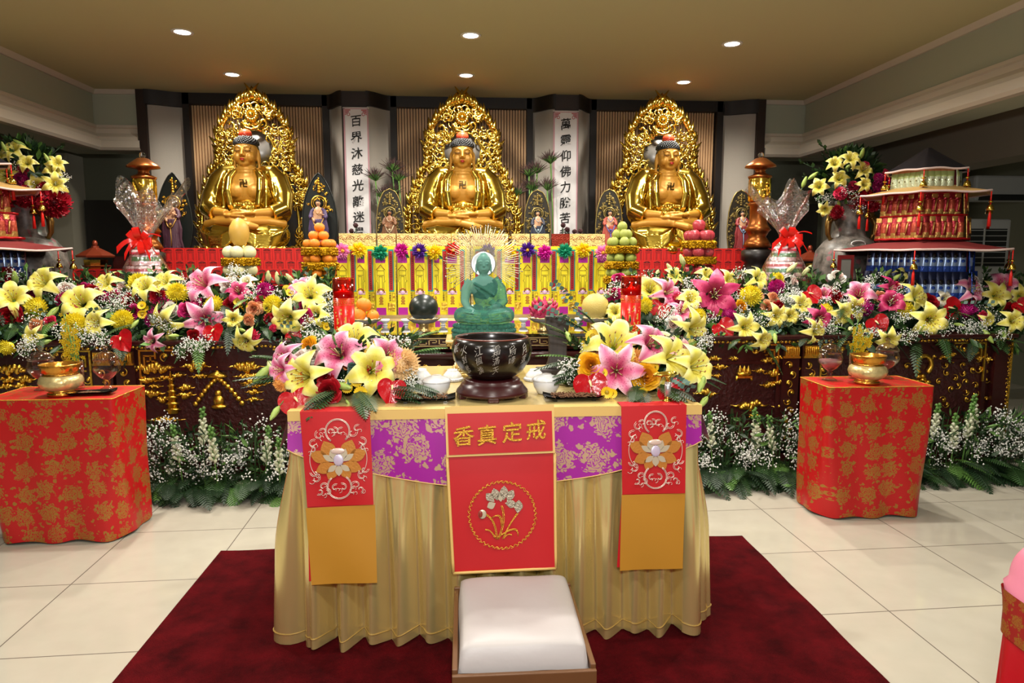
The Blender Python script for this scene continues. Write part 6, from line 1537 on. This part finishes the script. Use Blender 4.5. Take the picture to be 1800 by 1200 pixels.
def flower(kind, col, pos, rad, d, roll, where, grp):
    k = (kind, col, R.randint(0, 1) if kind == 'lily' else 0)
    if k not in _fm:
        _fm[k] = {'lily': lambda: lily_mesh(col, 1.0 if k[2] else .80), 'rose': lambda: (rose_mesh(col), None), 'mum': lambda: (mum_mesh(col), None), 'anth': lambda: anth_mesh(), 'bud': lambda: (bud_mesh(col), None), 'daisy': lambda: (daisy_mesh(), None), 'carn': lambda: (carn_mesh(col), None)}[kind]()
    me, sub = _fm[k]
    nm = {'lily': 'lily', 'rose': 'rose', 'mum': 'chrysanthemum', 'anth': 'anthurium', 'bud': 'lily_bud', 'daisy': 'button_daisy', 'carn': 'carnation'}[kind]
    o = link(nm, me); M = frame(d, roll); o.location = pos; o.rotation_euler = M.to_euler(); o.scale = (rad,)*3
    if sub: link('stamens' if kind == 'lily' else 'spadix', sub, o)
    word = {'lily': 'lily', 'rose': 'rose', 'mum': 'chrysanthemum', 'anth': 'anthurium', 'bud': 'lily bud', 'daisy': 'button daisy', 'carn': 'carnation'}[kind]
    FLW.append((o, word, col.replace('_', ' '), where, grp)); return o
FLW = []
KC = {'ly': ('lily', 'yellow'), 'lp': ('lily', 'pink'), 'lm': ('lily', 'magenta'), 'lw': ('lily', 'white'), 'lq': ('lily', 'pale_pink'), 'rm': ('rose', 'magenta'), 'rr': ('rose', 'red'), 'rp': ('rose', 'peach'), 'ry': ('rose', 'yellow'), 'rw': ('rose', 'white'), 'rk': ('rose', 'pink'), 'ro': ('rose', 'orange'),
      'my': ('mum', 'yellow'), 'mm': ('mum', 'magenta'), 'mc': ('mum', 'cream'), 'mo': ('mum', 'orange'), 'an': ('anth', 'red'), 'bg': ('bud', 'green'), 'bc': ('bud', 'cream'), 'dy': ('daisy', 'yellow'), 'cr': ('carn', 'red'), 'ck': ('carn', 'pink'), 'cm': ('carn', 'magenta')}
DEF = {'l': 42, 'r': 15, 'm': 20, 'a': 21, 'b': 17, 'd': 8, 'c': 14}
def plant(spec, depth, facing, where, grp, sc=1.0):
    for it in spec.split(';'):
        q = it.split()
        if not q: continue
        k, px, py = q[0], float(q[1]), float(q[2]); s = float(q[3]) if len(q) > 3 else DEF[k[0]]*sc
        Y = depth(px, py); p = at(px, py, Y); rad = s/FPX*Y*(1.03 if Y < 4 or k[0] != 'l' else .92)
        d = facing(p, px, py)
        if k[0] == 'b':
            d = Vector((R.uniform(-.7, .7), -.35, R.uniform(.4, 1))) if py < 540 else Vector((R.uniform(-.9, .9), -.5, R.uniform(-.9, .1)))
        if k[0] == 'a': d = Vector((R.uniform(-.4, .4), -1, R.uniform(.2, .6)))
        roll = R.uniform(0, 6.28) if k[0] != 'a' else R.uniform(-1, 1)
        flower(*KC[k], p, rad, d, roll, where, grp)
LB = '''ly 86 502 44;ly 24 527 40;ly 147 537 50;ly 179 570 38;ly 299 567 42;ly 259 510 36;ly 192 502 30;ly 295 500 32;ly 435 593 36;my 67 542 21;my 132 570 22;my 215 562 19;my 245 500 21;my 312 515 19;my 378 536 18;my 14 610 15;lp 364 505 46;lp 360 562 44;lp 272 598 24;rm 55 512 15;rm 107 526 12;rk 11 537 14;rm 147 510 15;rm 175 521 11;rm 199 522 13;rm 280 536 16;rm 330 545 15;rm 236 547 12;mm 272 560 17;rk 88 565 10;rr 19 556 18;rr 277 520 14;rr 6 482 16;an 214 596 22;an 376 582 21;rp 437 562 11;rp 446 542 12;rp 62 572 12;rw 116 510 16;rw 217 507 14;bg 27 495 20;bg 97 545 20;bg 84 600 16;bg 240 566 14;bg 310 590 14;bg 79 590 12;bg 422 579 13;dy 50 525;dy 44 531;dy 250 537;dy 254 540;dy 250 552;dy 422 515;dy 441 530;dy 440 541;dy 418 530;
mm 466 511 16;my 481 536 19;ly 546 522 42;ly 510 557 46;ly 560 555 34;rp 451 542 11;ck 459 529 12;ck 445 587 13;an 522 527 20;an 514 587 16;rm 535 540 15;rm 537 557 14;lp 530 509 28;lw 437 499 24;bc 472 492 18;bc 489 495 18;bc 514 495 18;bc 547 495 18;rw 537 497 13;ck 481 577 8;dy 504 508;dy 509 515;dy 514 512;dy 569 571;dy 574 573;rr 405 535 13;rr 340 590 11;rw 300 545 13;rm 345 535 12;cr 475 560 12;lm 420 515 26;rr 160 515 15;rr 228 528 12;rw 400 500 14;ly 410 560 26;rm 125 545 11;ly 60 590 22'''
RB = '''ly 1142 512 40;lp 1167 517 38;lm 1255 520 54;an 1159 542 23;an 1270 575 23;ly 1210 530 34;lp 1195 550 30;ly 1210 577 46;my 1225 557 18;my 1319 520 21;ly 1327 492 30;ry 1302 540 13;rp 1349 539 12;rp 1221 519 9;rp 1360 522 10;rp 1334 520 9;rr 1370 540 13;mm 1279 552 16;mm 1365 505 16;rm 1080 519 14;rm 1087 490 12;rw 1392 496 14;my 1365 491 14;ly 1307 575 34;ly 1334 595 32;ly 1362 555 28;ly 1405 537 30;ly 1385 555 28;ly 1427 582 32;lm 1435 560 36;an 1425 517 21;ly 1082 550 28;ly 1080 572 26;ck 1192 527 14;ly 1237 487 28;ly 1277 494 26;ly 1185 487 24;my 1132 537 17;rw 1184 570 16;bc 1180 475 16;bc 1201 462 18;bc 1152 492 20;bg 1362 590 17;bc 1387 475 18;bc 1414 480 18;rr 1240 530 12;dy 1172 490;dy 1176 494;dy 1282 533;dy 1284 538;
an 1541 567 22;an 1670 542 25;an 1793 536 18;lp 1509 522 42;lp 1692 515 46;lp 1760 505 40;lq 1672 480 32;ly 1592 487 34;ly 1602 525 38;ly 1632 562 46;ly 1472 550 34;ly 1500 542 30;ly 1560 592 32;ly 1747 520 34;ly 1775 565 34;ly 1792 520 26;mm 1517 540 19;mm 1699 547 19;lm 1565 535 38;lm 1558 508 28;rp 1549 522 12;rr 1634 531 16;rr 1780 544 14;rr 1521 512 11;rr 1612 515 12;rw 1639 502 14;rw 1709 495 15;rw 1712 510 14;rw 1472 487 15;rk 1729 556 10;bg 1732 585 22;bg 1765 586 18;bg 1682 570 14;bc 1520 582 14;bc 1495 577 16;bc 1655 482 16;bc 1629 485 15;bg 1570 492 16;bg 1555 485 16;rr 1705 530 14;rw 1457 512 14;lp 1447 520 24;my 1590 545 18;ry 1788 525 10;rr 1492 560 11;rk 1577 503 10;rw 1618 508 12;lw 1655 525 24;my 1260 545 13;rr 1305 515 11;lm 1190 528 24;rm 1105 525 12;my 1450 545 14;ly 1730 560 24;rr 1470 520 12'''
dB = lambda px, py: 4.50+max(0, 605-py)/115*.48+.03*math.sin(px*.7)
fB = lambda p, px, py: Vector((R.uniform(-.55, .55), -1, R.uniform(-.25, .35)+(560-py)/90*.7))
plant(LB, dB, fB, 'on the left altar flower bank', 'flowers of the left altar bank')
plant(RB, dB, fB, 'on the right altar flower bank', 'flowers of the right altar bank')
BL = '''ly 545 662 58;ly 652 652 60;ly 625 600 42;lp 600 627 58;lp 512 632 42;lp 677 627 44;lp 500 650 32;rw 556 622 21;rw 530 630 18;ry 543 606 16;ry 667 611 15;mc 707 640 32;ro 622 635 18;rr 577 688 22;rr 571 660 16;dy 634 690 13;dy 610 681 11;dy 627 670 11;dy 490 624 9;dy 642 628 14;dy 650 618 10;dy 640 705 8;an 520 704 34;an 689 682 28;bg 495 607 20;bg 468 650 30;bg 589 650 20;bg 597 677 26;bg 487 720 22;bg 675 597 24;bc 475 640 26;mo 498 672 18;ro 520 668 14;dy 690 625 7;rr 640 640 15;bg 610 705 10'''
BR = '''ly 1078 610 58;lp 1083 652 56;lp 1135 610 52;ly 1172 632 52;ly 1208 648 56;rp 1042 614 17;ry 1039 642 24;ry 1135 662 27;ry 1189 664 16;mo 1112 638 29;rr 1142 637 18;rr 1160 606 22;an 1037 675 34;an 1178 686 28;dy 1042 591 14;dy 1055 588 11;dy 1067 689 12;dy 1076 691 10;dy 1129 689 10;dy 1030 604 9;bg 1070 582 26;bg 1147 582 24;bg 1235 668 28;bg 1240 702 22;bg 997 587 18;bc 1167 587 24;bc 1115 590 26;lq 1190 620 34;dy 1060 655 9;rp 1095 622 14;bc 1100 588 20;dy 1150 645 9'''
cL, cR = Vector((-.46, 2.93, .98)), Vector((.70, 2.95, .98))
dF = lambda px, py: 2.615+(715-py)/130*.27+.02*math.sin(px*.9)
plant(BL, dF, lambda p, px, py: (p-cL).normalized()*.8+Vector((0, -.75, .1))+Vector((R.uniform(-.2, .2), 0, R.uniform(-.1, .2))), 'in the left bouquet on the front table', 'flowers of the left table bouquet')
plant(BR, dF, lambda p, px, py: (p-cR).normalized()*.8+Vector((0, -.75, .1))+Vector((R.uniform(-.2, .2), 0, R.uniform(-.1, .2))), 'in the right bouquet on the front table', 'flowers of the right table bouquet')
VL = 'ly 27 267 24;ly 49 289 22;ly 4 282 22;ly 17 310 24;ly 94 300 22;ly 65 325 24;ly 97 324 24;ly 25 337 24;ly 100 288 18;cr 95 355 28;cr 82 335 16;ck 40 300 10;cr 45 345 20;cm 38 315 12;bg 40 255 14;bg 85 282 12;bg 8 262 12;cr 70 352 16;cr 12 350 18'
VR = 'ly 1467 290 22;ly 1494 282 22;ly 1475 316 24;ly 1515 301 22;ly 1516 325 21;ly 1440 329 24;ly 1450 367 20;ly 1547 347 22;bg 1514 274 15;bg 1412 325 15;bg 1425 312 14;bg 1489 294 10;bg 1537 315 11;bg 1475 360 10;rk 1559 307 10;cm 1542 315 12;cm 1540 329 13;cm 1557 337 13;ck 1520 292 9;cr 1500 355 18;cr 1520 347 17;ck 1477 340 13;ck 1499 328 11;cr 1534 360 14;cr 1470 372 14;cm 1560 322 11'
for spec, vx, nm in ((VL, VXL, 'left'), (VR, VXR, 'right')):
    c = Vector((vx, 5.97, 2.1))
    plant(spec, lambda px, py: 5.82+.05*math.sin(px*.5), lambda p, px, py: (p-c).normalized()*.8+Vector((0, -.9, .1)), 'in the %s elephant vase' % nm, 'flowers of the %s elephant vase' % nm)
# ordinal labels, counted from the left as the hall shows them
def pxx(o):
    v = o.matrix_basis.translation; return 900+FPX*(v.x*math.cos(YAW)-v.y*math.sin(YAW))/((v.x*math.sin(YAW)+v.y*math.cos(YAW))*math.cos(PITCH)-(v.z-CAM_H)*math.sin(PITCH))
gr = {}
for f in FLW: gr.setdefault((f[1], f[2], f[3], f[4]), []).append(f[0])
for (w, c, wh, g_), L in gr.items():
    L.sort(key=pxx)
    for i, o in enumerate(L):
        if len(L) == 1: lab = 'only %s %s %s' % (c, w, wh)
        elif i == 0: lab = 'leftmost %s %s %s' % (c, w, wh)
        elif i == len(L)-1: lab = 'rightmost %s %s %s' % (c, w, wh)
        else: lab = '%s %s %s from the left %s' % (c, w, ordn(i), wh)
        tag(o, lab, w.replace('button ', ''), g_)
# ------------------------------------------------------------------ foliage and filler
def frond(mb, base, d, L, droop, w, m, n=16):
    d = Vector(d).normalized(); up = Vector((0, 0, 1)); sd = d.cross(up)
    sd = sd.normalized() if sd.length > .1 else Vector((1, 0, 0)); P = []
    for i in range(n+1): t = i/n; P.append(base+d*L*t+Vector((0, 0, -droop*t*t*L)))
    mb.tube(P[::4], .0025, m, 3, cap=False); vs = []; fs = []
    for i in range(1, n+1):
        t = i/n; ww = w*math.sin(PI*min(1, .12+.88*t))**.8*(1-.2*t); tg = (P[i]-P[i-1]).normalized()
        for s in (-1, 1):
            q = P[i]+sd*s*ww+tg*ww*.55-Vector((0, 0, .15*ww)); e = (P[i]-P[i-1])*.45; b = len(vs)
            vs += [P[i]-e*.9, P[i]*.45+q*.55-e*1.0, q, P[i]*.45+q*.55+e*.8, P[i]+e*.4]; fs.append((b, b+1, b+2, b+3, b+4) if s > 0 else (b+4, b+3, b+2, b+1, b))
    mb.add(vs, fs, m, None, False)
def leaf(mb, p, d, L, w, m):
    M = frame(d, R.uniform(0, 6.28)); M.translation = p
    mb.add([(0, 0, 0), (w*.7, .02*L, L*.3), (w, 0, L*.55), (0, -.08*L, L), (-w, 0, L*.55), (-w*.7, .02*L, L*.3), (0, -.06*L, L*.5)], [(0, 1, 6), (1, 2, 6), (2, 3, 6), (3, 4, 6), (4, 5, 6), (5, 0, 6)], m, M)
GM = [M_GREEN, M_GREEND, M_GREEN, M_GREENL, M_GREEND]
M_GYP = mat('babys_breath_white', 'E6E6E0', .7); M_BLUEG = mat('eucalyptus_blue_green', '55746A', .55, var=.2, vscale=10)
def gyp(mb, c, rad, n, r=.0048):
    for k in range(n):
        d = Vector((R.gauss(0, 1), R.gauss(0, .8), R.gauss(0, .8))).normalized()*rad*R.uniform(.35, 1)
        mb.octa(c+d, r*R.uniform(.7, 1.25), M_GYP)
        if k % 7 == 0: mb.tube([c-Vector((0, -.03, .03)), c+d], .0012, M_GREENL, 3, cap=False)
def foliage(x0, x1, top, nm, where):
    mb = MB(); n = int((x1-x0)*330)
    for k in range(n):
        px = R.uniform(x0, x1); py = R.uniform(500, 606); Y = dB(px, py)+R.uniform(.02, .14); 
        p = Vector((px, 0, 0)); q = Vector((0, 0, 0))
    return mb
def bank_foliage(pa, pb, side):
    mb = MB(); n = int((pb-pa)*2.3)
    for k in range(n):
        px = R.uniform(pa, pb); py = R.uniform(492, 606); p = at(px, py, dB(px, py)+R.uniform(.03, .16))
        d = Vector((R.uniform(-1, 1), R.uniform(-1, -.1), R.uniform(-.5, .9) if py < 560 else R.uniform(-1, .3)))
        leaf(mb, p, d, R.uniform(.05, .11), R.uniform(.014, .028), GM[k % 5])
    for k in range(int((pb-pa)/9)):
        px = R.uniform(pa, pb); py = R.uniform(515, 600); p = at(px, py, dB(px, py)+R.uniform(.0, .08))
        frond(mb, p, (R.uniform(-1, 1), -.6, R.uniform(-.6, .3)), R.uniform(.12, .24), R.uniform(.3, .8), R.uniform(.03, .05), GM[k % 5])
    for k in range(int((pb-pa)/16)):      # upright sprigs along the top
        px = R.uniform(pa, pb); p = at(px, 500, 4.95); h = R.uniform(.05, .13); dx = R.uniform(-.04, .04)
        mb.tube([p-Vector((0, 0, .1)), p+Vector((dx, 0, h))], .0025, M_GREENL, 4)
        for j in range(7): leaf(mb, p+Vector((dx*j/7, 0, h*j/7)), (R.uniform(-1, 1), R.uniform(-.6, .2), .7), .05, .014, GM[(k+j) % 5])
    for k in range(int((pb-pa)/60)):      # eucalyptus
        px = R.uniform(pa, pb); py = R.uniform(530, 600); p = at(px, py, dB(px, py)-.02); d = Vector((R.choice((-1, 1)), -.3, R.uniform(-.5, .2))).normalized()
        for j in range(9): leaf(mb, p+d*.022*j, d+Vector((0, -.3, (-1)**j)), .035, .015, M_BLUEG)
    # moss covered troughs that carry the stems
    xs = [at(pa+(pb-pa)*i/60, 560, 4.85).x for i in range(61)]
    for i in range(60):
        x = xs[i]; mb.ell((x, 4.88, 1.045), (abs(xs[1]-xs[0])*1.3, .13, .09+.015*math.sin(i*1.9)), M_GREEND, 9, 6)
    tag(mb.build('foliage'), 'green leaves and ferns between the flowers of the %s altar bank' % side, 'foliage', None, 'stuff')
bank_foliage(-70, 588, 'left'); bank_foliage(1072, 1850, 'right')
GL = [(120, 505), (140, 585), (165, 578), (190, 545), (232, 520), (290, 515), (325, 500), (330, 603), (352, 608), (322, 618), (405, 492), (412, 502), (300, 575), (275, 565), (50, 608), (42, 615), (10, 482), (575, 540), (570, 520), (515, 525), (420, 485), (172, 500), (105, 580), (118, 592), (155, 597), (175, 592), (215, 535), (335, 512), (180, 515), (360, 530), (578, 560), (485, 515), (445, 510), (60, 560), (545, 580)]
GR = [(1140, 488), (1230, 497), (1300, 480), (1200, 520), (1245, 500), (1310, 548), (1385, 528), (1345, 560), (1180, 545), (1240, 590), (1430, 560), (1450, 530), (1530, 490), (1585, 512), (1500, 550), (1580, 560), (1700, 570), (1590, 592), (1715, 500), (1735, 547), (1660, 578), (1765, 588), (1378, 518), (1400, 515), (1395, 535), (1320, 560), (1195, 540), (1165, 560), (1075, 510), (1105, 500), (1210, 497), (1415, 555), (1455, 575), (1465, 560), (1490, 530), (1525, 500), (1540, 585), (1600, 555), (1620, 580), (1720, 512), (1745, 560), (1470, 510), (1285, 520), (1250, 560), (1710, 580), (1575, 525), (1235, 605), (1790, 560)]
for G_, side in ((GL, 'left'), (GR, 'right')):
    mb = MB()
    for px, py in G_+[(x+R.uniform(-28, 28), min(600, y+R.uniform(-14, 14))) for x, y in G_[::2]]: gyp(mb, at(px, py, dB(px, py)-.04), R.uniform(.05, .075), 70)
    tag(mb.build('babys_breath'), "white baby's breath sprays on the %s altar flower bank" % side, 'filler flowers', None, 'stuff')
# bouquets on the front table
for c, side, fl, gy, eu in ((cL, 'left', [((.05, -.28, .02), (.4, -1, -.05), .26), ((-.05, -.25, .02), (-.5, -1, -.1), .26), ((.15, -.22, .02), (.9, -.7, 0), .26), ((.22, -.2, .03), (1, -.5, 0), .22), ((-.2, -.15, .05), (-1, -.4, .15), .3), ((-.22, -.1, .10), (-1, -.2, .3), .26), ((.18, 0, .15), (1, -.2, .6), .3), ((.2, -.05, .12), (1, -.3, .35), .25)], [(588, 602), (500, 615), (720, 655), (725, 670), (690, 597), (710, 600), (600, 672), (640, 672), (560, 592), (545, 590), (720, 680), (660, 602)], [(618, 656)]),
                        (cR, 'right', [((-.2, -.1, .10), (-1, -.3, .15), .28), ((-.2, -.05, .16), (-1, -.2, .45), .28), ((-.15, 0, .2), (-.9, 0, .7), .30), ((-.2, -.15, .05), (-1, -.5, .05), .22), ((.1, -.25, .02), (.4, -1, -.1), .22), ((.25, -.02, .04), (1, -.2, -.15), .24), ((0, -.26, .02), (-.2, -1, -.1), .2), ((-.1, 0, .22), (-.8, 0, .9), .22)], [(1000, 650), (1010, 640), (1065, 632), (1058, 640), (1140, 587), (1215, 630), (1125, 680), (1000, 665), (990, 640), (1030, 610)], [])):
    mb = MB()
    for b, d, L in fl:
        for k in range(3): frond(mb, c+Vector(b)-Vector((0, 0, .02)), Vector(d)+Vector((R.uniform(-.25, .25), 0, R.uniform(-.05, .3))), L*R.uniform(.65, .9), .25, .045, GM[k % 2*3] if b[2] > .08 else GM[k % 2])
    for k in range(420):
        a = R.uniform(0, 2*PI); e = R.uniform(0, 1.3); d = Vector((math.cos(a)*math.cos(e), math.sin(a)*math.cos(e)*.8, math.sin(e)*.9)); p = c+Vector((d.x*.20, d.y*.14, -.04+d.z*.15))
        leaf(mb, p, d+Vector((R.uniform(-.6, .6), R.uniform(-.6, .2), R.uniform(-.4, .4))), R.uniform(.05, .09), R.uniform(.012, .024), GM[k % 5])
    for k in range(24):
        a = R.uniform(0, 2*PI); p = c+Vector((.17*math.cos(a), .13*math.sin(a), .10)); d = Vector((math.cos(a), math.sin(a)*.6-.3, R.uniform(.3, 1))).normalized()
        for j in range(7): leaf(mb, p+d*.02*j, d+Vector((R.uniform(-.8, .8), R.uniform(-.8, .3), .2)), .04, .010, GM[(k+j) % 5])
    if side == 'right':
        for b, d in (((-.17, .05, .26), (-.75, 0, .8)), ((-.2, .0, .22), (-1, -.1, .5)), ((.12, -.22, .05), (.3, -1, -.2))):
            for j in range(11):
                for s in (-1, 1): leaf(mb, c+Vector(b)+Vector(d)*.018*j, Vector((s*.8, -.4, s*.5)), .026, .012, M_BLUEG)
    mb.ell(c+Vector((0, 0.02, -.0)), (.17, .12, .09), M_GREEND, 18, 10)
    tag(mb.build('foliage'), 'ferns and leaves of the %s bouquet on the front table' % side, 'foliage', None, 'stuff')
    mb = MB()
    for px, py in gy: gyp(mb, at(px, py, dF(px, py)), .032, 45, .0036)
    tag(mb.build('babys_breath'), "white baby's breath in the %s bouquet on the front table" % side, 'filler flowers', None, 'stuff')
    if side == 'left':
        mb = MB(); p = at(620, 662, 2.70)
        for j in range(7):
            for q in range(5): a = q*2*PI/5+j*.6; leaf(mb, p+Vector((0, 0, .012*j-.03)), (math.cos(a), math.sin(a), .9), .034-.002*j, .016, M_BLUEG)
        tag(mb.build('succulent_bud'), 'blue green leafy bud in the middle of the left bouquet', 'flower bud')
for vx, side, gy, sp in ((VXL, 'left', [(30, 290), (105, 330), (115, 312), (75, 345), (60, 330), (5, 330)], [(110, 255), (60, 270), (85, 260), (15, 260)]), (VXR, 'right', [(1500, 345), (1485, 335), (1445, 350), (1555, 365), (1560, 385), (1552, 400), (1510, 365), (1455, 345)], [(1440, 248), (1405, 283), (1445, 270), (1490, 265), (1530, 285), (1410, 310), (1500, 268)])):
    mb = MB(); c = Vector((vx, 5.97, 2.13))
    for k in range(300):
        a = R.uniform(0, 2*PI); e = R.uniform(-.5, 1.4); d = Vector((math.cos(a)*math.cos(e), math.sin(a)*math.cos(e)*.6, math.sin(e))); p = c+Vector((d.x*.24, d.y*.16, d.z*.26))
        leaf(mb, p, d+Vector((R.uniform(-.5, .5), -.4, R.uniform(-.4, .4))), R.uniform(.07, .13), R.uniform(.018, .035), GM[k % 5])
    for px, py in sp:
        p = at(px, py, 5.95); n = 12
        mb.tube([c, p], .004, M_GREEND, 4)
        for j in range(n):
            q = c.lerp(p, .45+.55*j/n); leaf(mb, q, (p-c).normalized()+Vector((R.uniform(-.8, .8), -.3, R.uniform(-.5, .5))), .05, .016, GM[j % 2])
    mb.ell(c-Vector((0, 0, .04)), (.17, .12, .16), M_GREEND, 14, 9)
    tag(mb.build('foliage'), 'dark leaves and sprigs in the %s elephant vase' % side, 'foliage', None, 'stuff')
    mb = MB()
    for px, py in gy: gyp(mb, at(px, py, 5.77), .06, 45)
    tag(mb.build('babys_breath'), "white baby's breath in the %s elephant vase" % side, 'filler flowers', None, 'stuff')
# yellow orchid sprays in glass vases on the red tables
def orchid(x, y, H, lab, dx):
    t = thing('orchid_vase', lab, 'vase', (x, y, .7705), group='glass vases of yellow orchids')
    MB().lathe([(0, .002), (.028, .002), (.03, .006), (.03, .155), (.028, .155)], M_JG, None, 24).build('glass', t)
    mb = MB(); fl = MB(); my = fm('orchid_yellow', 'E2C21A'); mr = fm('orchid_speck', '7A4A12')
    for k in range(9):
        a = R.uniform(0, 6.28); top = Vector((.045*math.cos(a)+dx, .035*math.sin(a)-.02, H*R.uniform(.7, 1))); P = [Vector((.01*math.cos(a), .01*math.sin(a), .01)), Vector((.02*math.cos(a), .02*math.sin(a), .16)), top]
        mb.tube(P, .0028, M_GREENL, 5)
        for j in range(11):
            q = P[1].lerp(top, R.uniform(.15, 1))+Vector((R.uniform(-.03, .03), R.uniform(-.03, .01), R.uniform(-.05, .02)))
            for i in range(5):
                b = i*1.257+j; fl.add([(0, 0, 0), (.008*math.cos(b-.5), -.002, .008*math.sin(b-.5)), (.014*math.cos(b), -.004, .014*math.sin(b)), (.008*math.cos(b+.5), -.002, .008*math.sin(b+.5))], [(0, 1, 2, 3)], my, Matrix.Translation(q))
            fl.octa(q+Vector((0, -.004, 0)), .003, mr)
    mb.build('stems', t); fl.build('blossoms', t)
orchid(-2.14, 3.90, .42, 'glass vase of yellow orchids on the left red table', 0); orchid(2.345, 3.91, .36, 'glass vase of yellow orchids on the right red table', .03)
# ------------------------------------------------------------------ planting along the foot of the altar
def hedge(x0, x1, side):
    W = x1-x0; mb = MB()
    for k in range(int(W*95)):
        p = Vector((R.uniform(x0, x1), R.uniform(4.2, 4.5), R.uniform(.02, .14)))
        frond(mb, p, (R.uniform(-.9, .9), -1, R.uniform(-.05, .45)), R.uniform(.16, .30), R.uniform(.35, .6), R.uniform(.045, .075), GM[k % 5] if k % 4 else M_GREEND)
    for k in range(int(W*620)):
        z = R.uniform(.06, .42); p = Vector((R.uniform(x0, x1), 4.22+R.uniform(0, .28), z))
        leaf(mb, p, (R.uniform(-1, 1), R.uniform(-1, .1), R.uniform(-.2, 1)), R.uniform(.05, .10), R.uniform(.006, .014), GM[k % 5])
    for k in range(int(W*60)):
        x = R.uniform(x0, x1); y = R.uniform(4.25, 4.45); mb.tube([(x, y, .02), (x+R.uniform(-.06, .06), y-.04, R.uniform(.3, .5))], .003, M_GREEN, 4, cap=False)
    tag(mb.build('fern_planting'), 'dark green ferns along the foot of the altar, %s side' % side, 'foliage', None, 'stuff')
    mb = MB(); ng = int(W*95)
    for k in range(ng):
        x = R.uniform(x0, x1); h = .30+.10*math.sin(x*9)+.05*math.sin(x*23); z = R.uniform(.12, 1)**.8*h+.08; y = 4.14+.20*(z/.5)+R.uniform(-.05, .10)
        c = Vector((x, y, z)); n = R.randint(10, 22)
        for j in range(n): mb.octa(c+Vector((R.gauss(0, .026), R.gauss(0, .02), R.gauss(0, .026))), R.uniform(.0045, .0085), M_GYP)
    tag(mb.build('babys_breath'), "white baby's breath massed along the foot of the altar, %s side" % side, 'filler flowers', None, 'stuff')
hedge(-2.05, -.55, 'left'); hedge(.85, 4.25, 'right')
def tube_mesh():
    mb = MB(); mt = fm('tuberose_bud', 'D2D6B8')
    mb.tube([(0, 0, 0), (.01, 0, .35), (0, -.01, .62)], [.006, .005, .003], M_GREENL, 6)
    for k in range(26):
        a = k*2.4; z = .38+.24*k/26; d = Vector((math.cos(a)*.7, math.sin(a)*.7, .8)); L = .045*(1.15-.6*k/26)
        M = frame(d); M.translation = Vector((.005, 0, z)); mb.lathe([(.004, 0), (.009, L*.5), (.011, L*.85), (0, L)], mt if k < 18 else M_GREENL, M, 6)
    return mb.mesh('tuberose')
TM = tube_mesh()
for i, (px, py, side) in enumerate([(283, 800, 'left'), (320, 748, 'left'), (352, 722, 'left'), (378, 744, 'left'), (448, 752, 'left'), (482, 765, 'left'), (1268, 728, 'right'), (1325, 735, 'right'), (1343, 722, 'right'), (1372, 732, 'right'), (1641, 712, 'right'), (1678, 725, 'right'), (1697, 712, 'right'), (1725, 698, 'right'), (1782, 740, 'right')]):
    p = at(px, py, 4.24); h = p.z; o = link('tuberose', TM, None, (p.x, 4.26, h-.62), (.08, R.uniform(-.15, .15), R.uniform(0, 6)))
    tag(o, 'white tuberose spike, %s from the left among the %s altar foot planting' % (ordn(i if i < 6 else i-6), side), 'tuberose', 'tuberose spikes in the %s planting' % side)
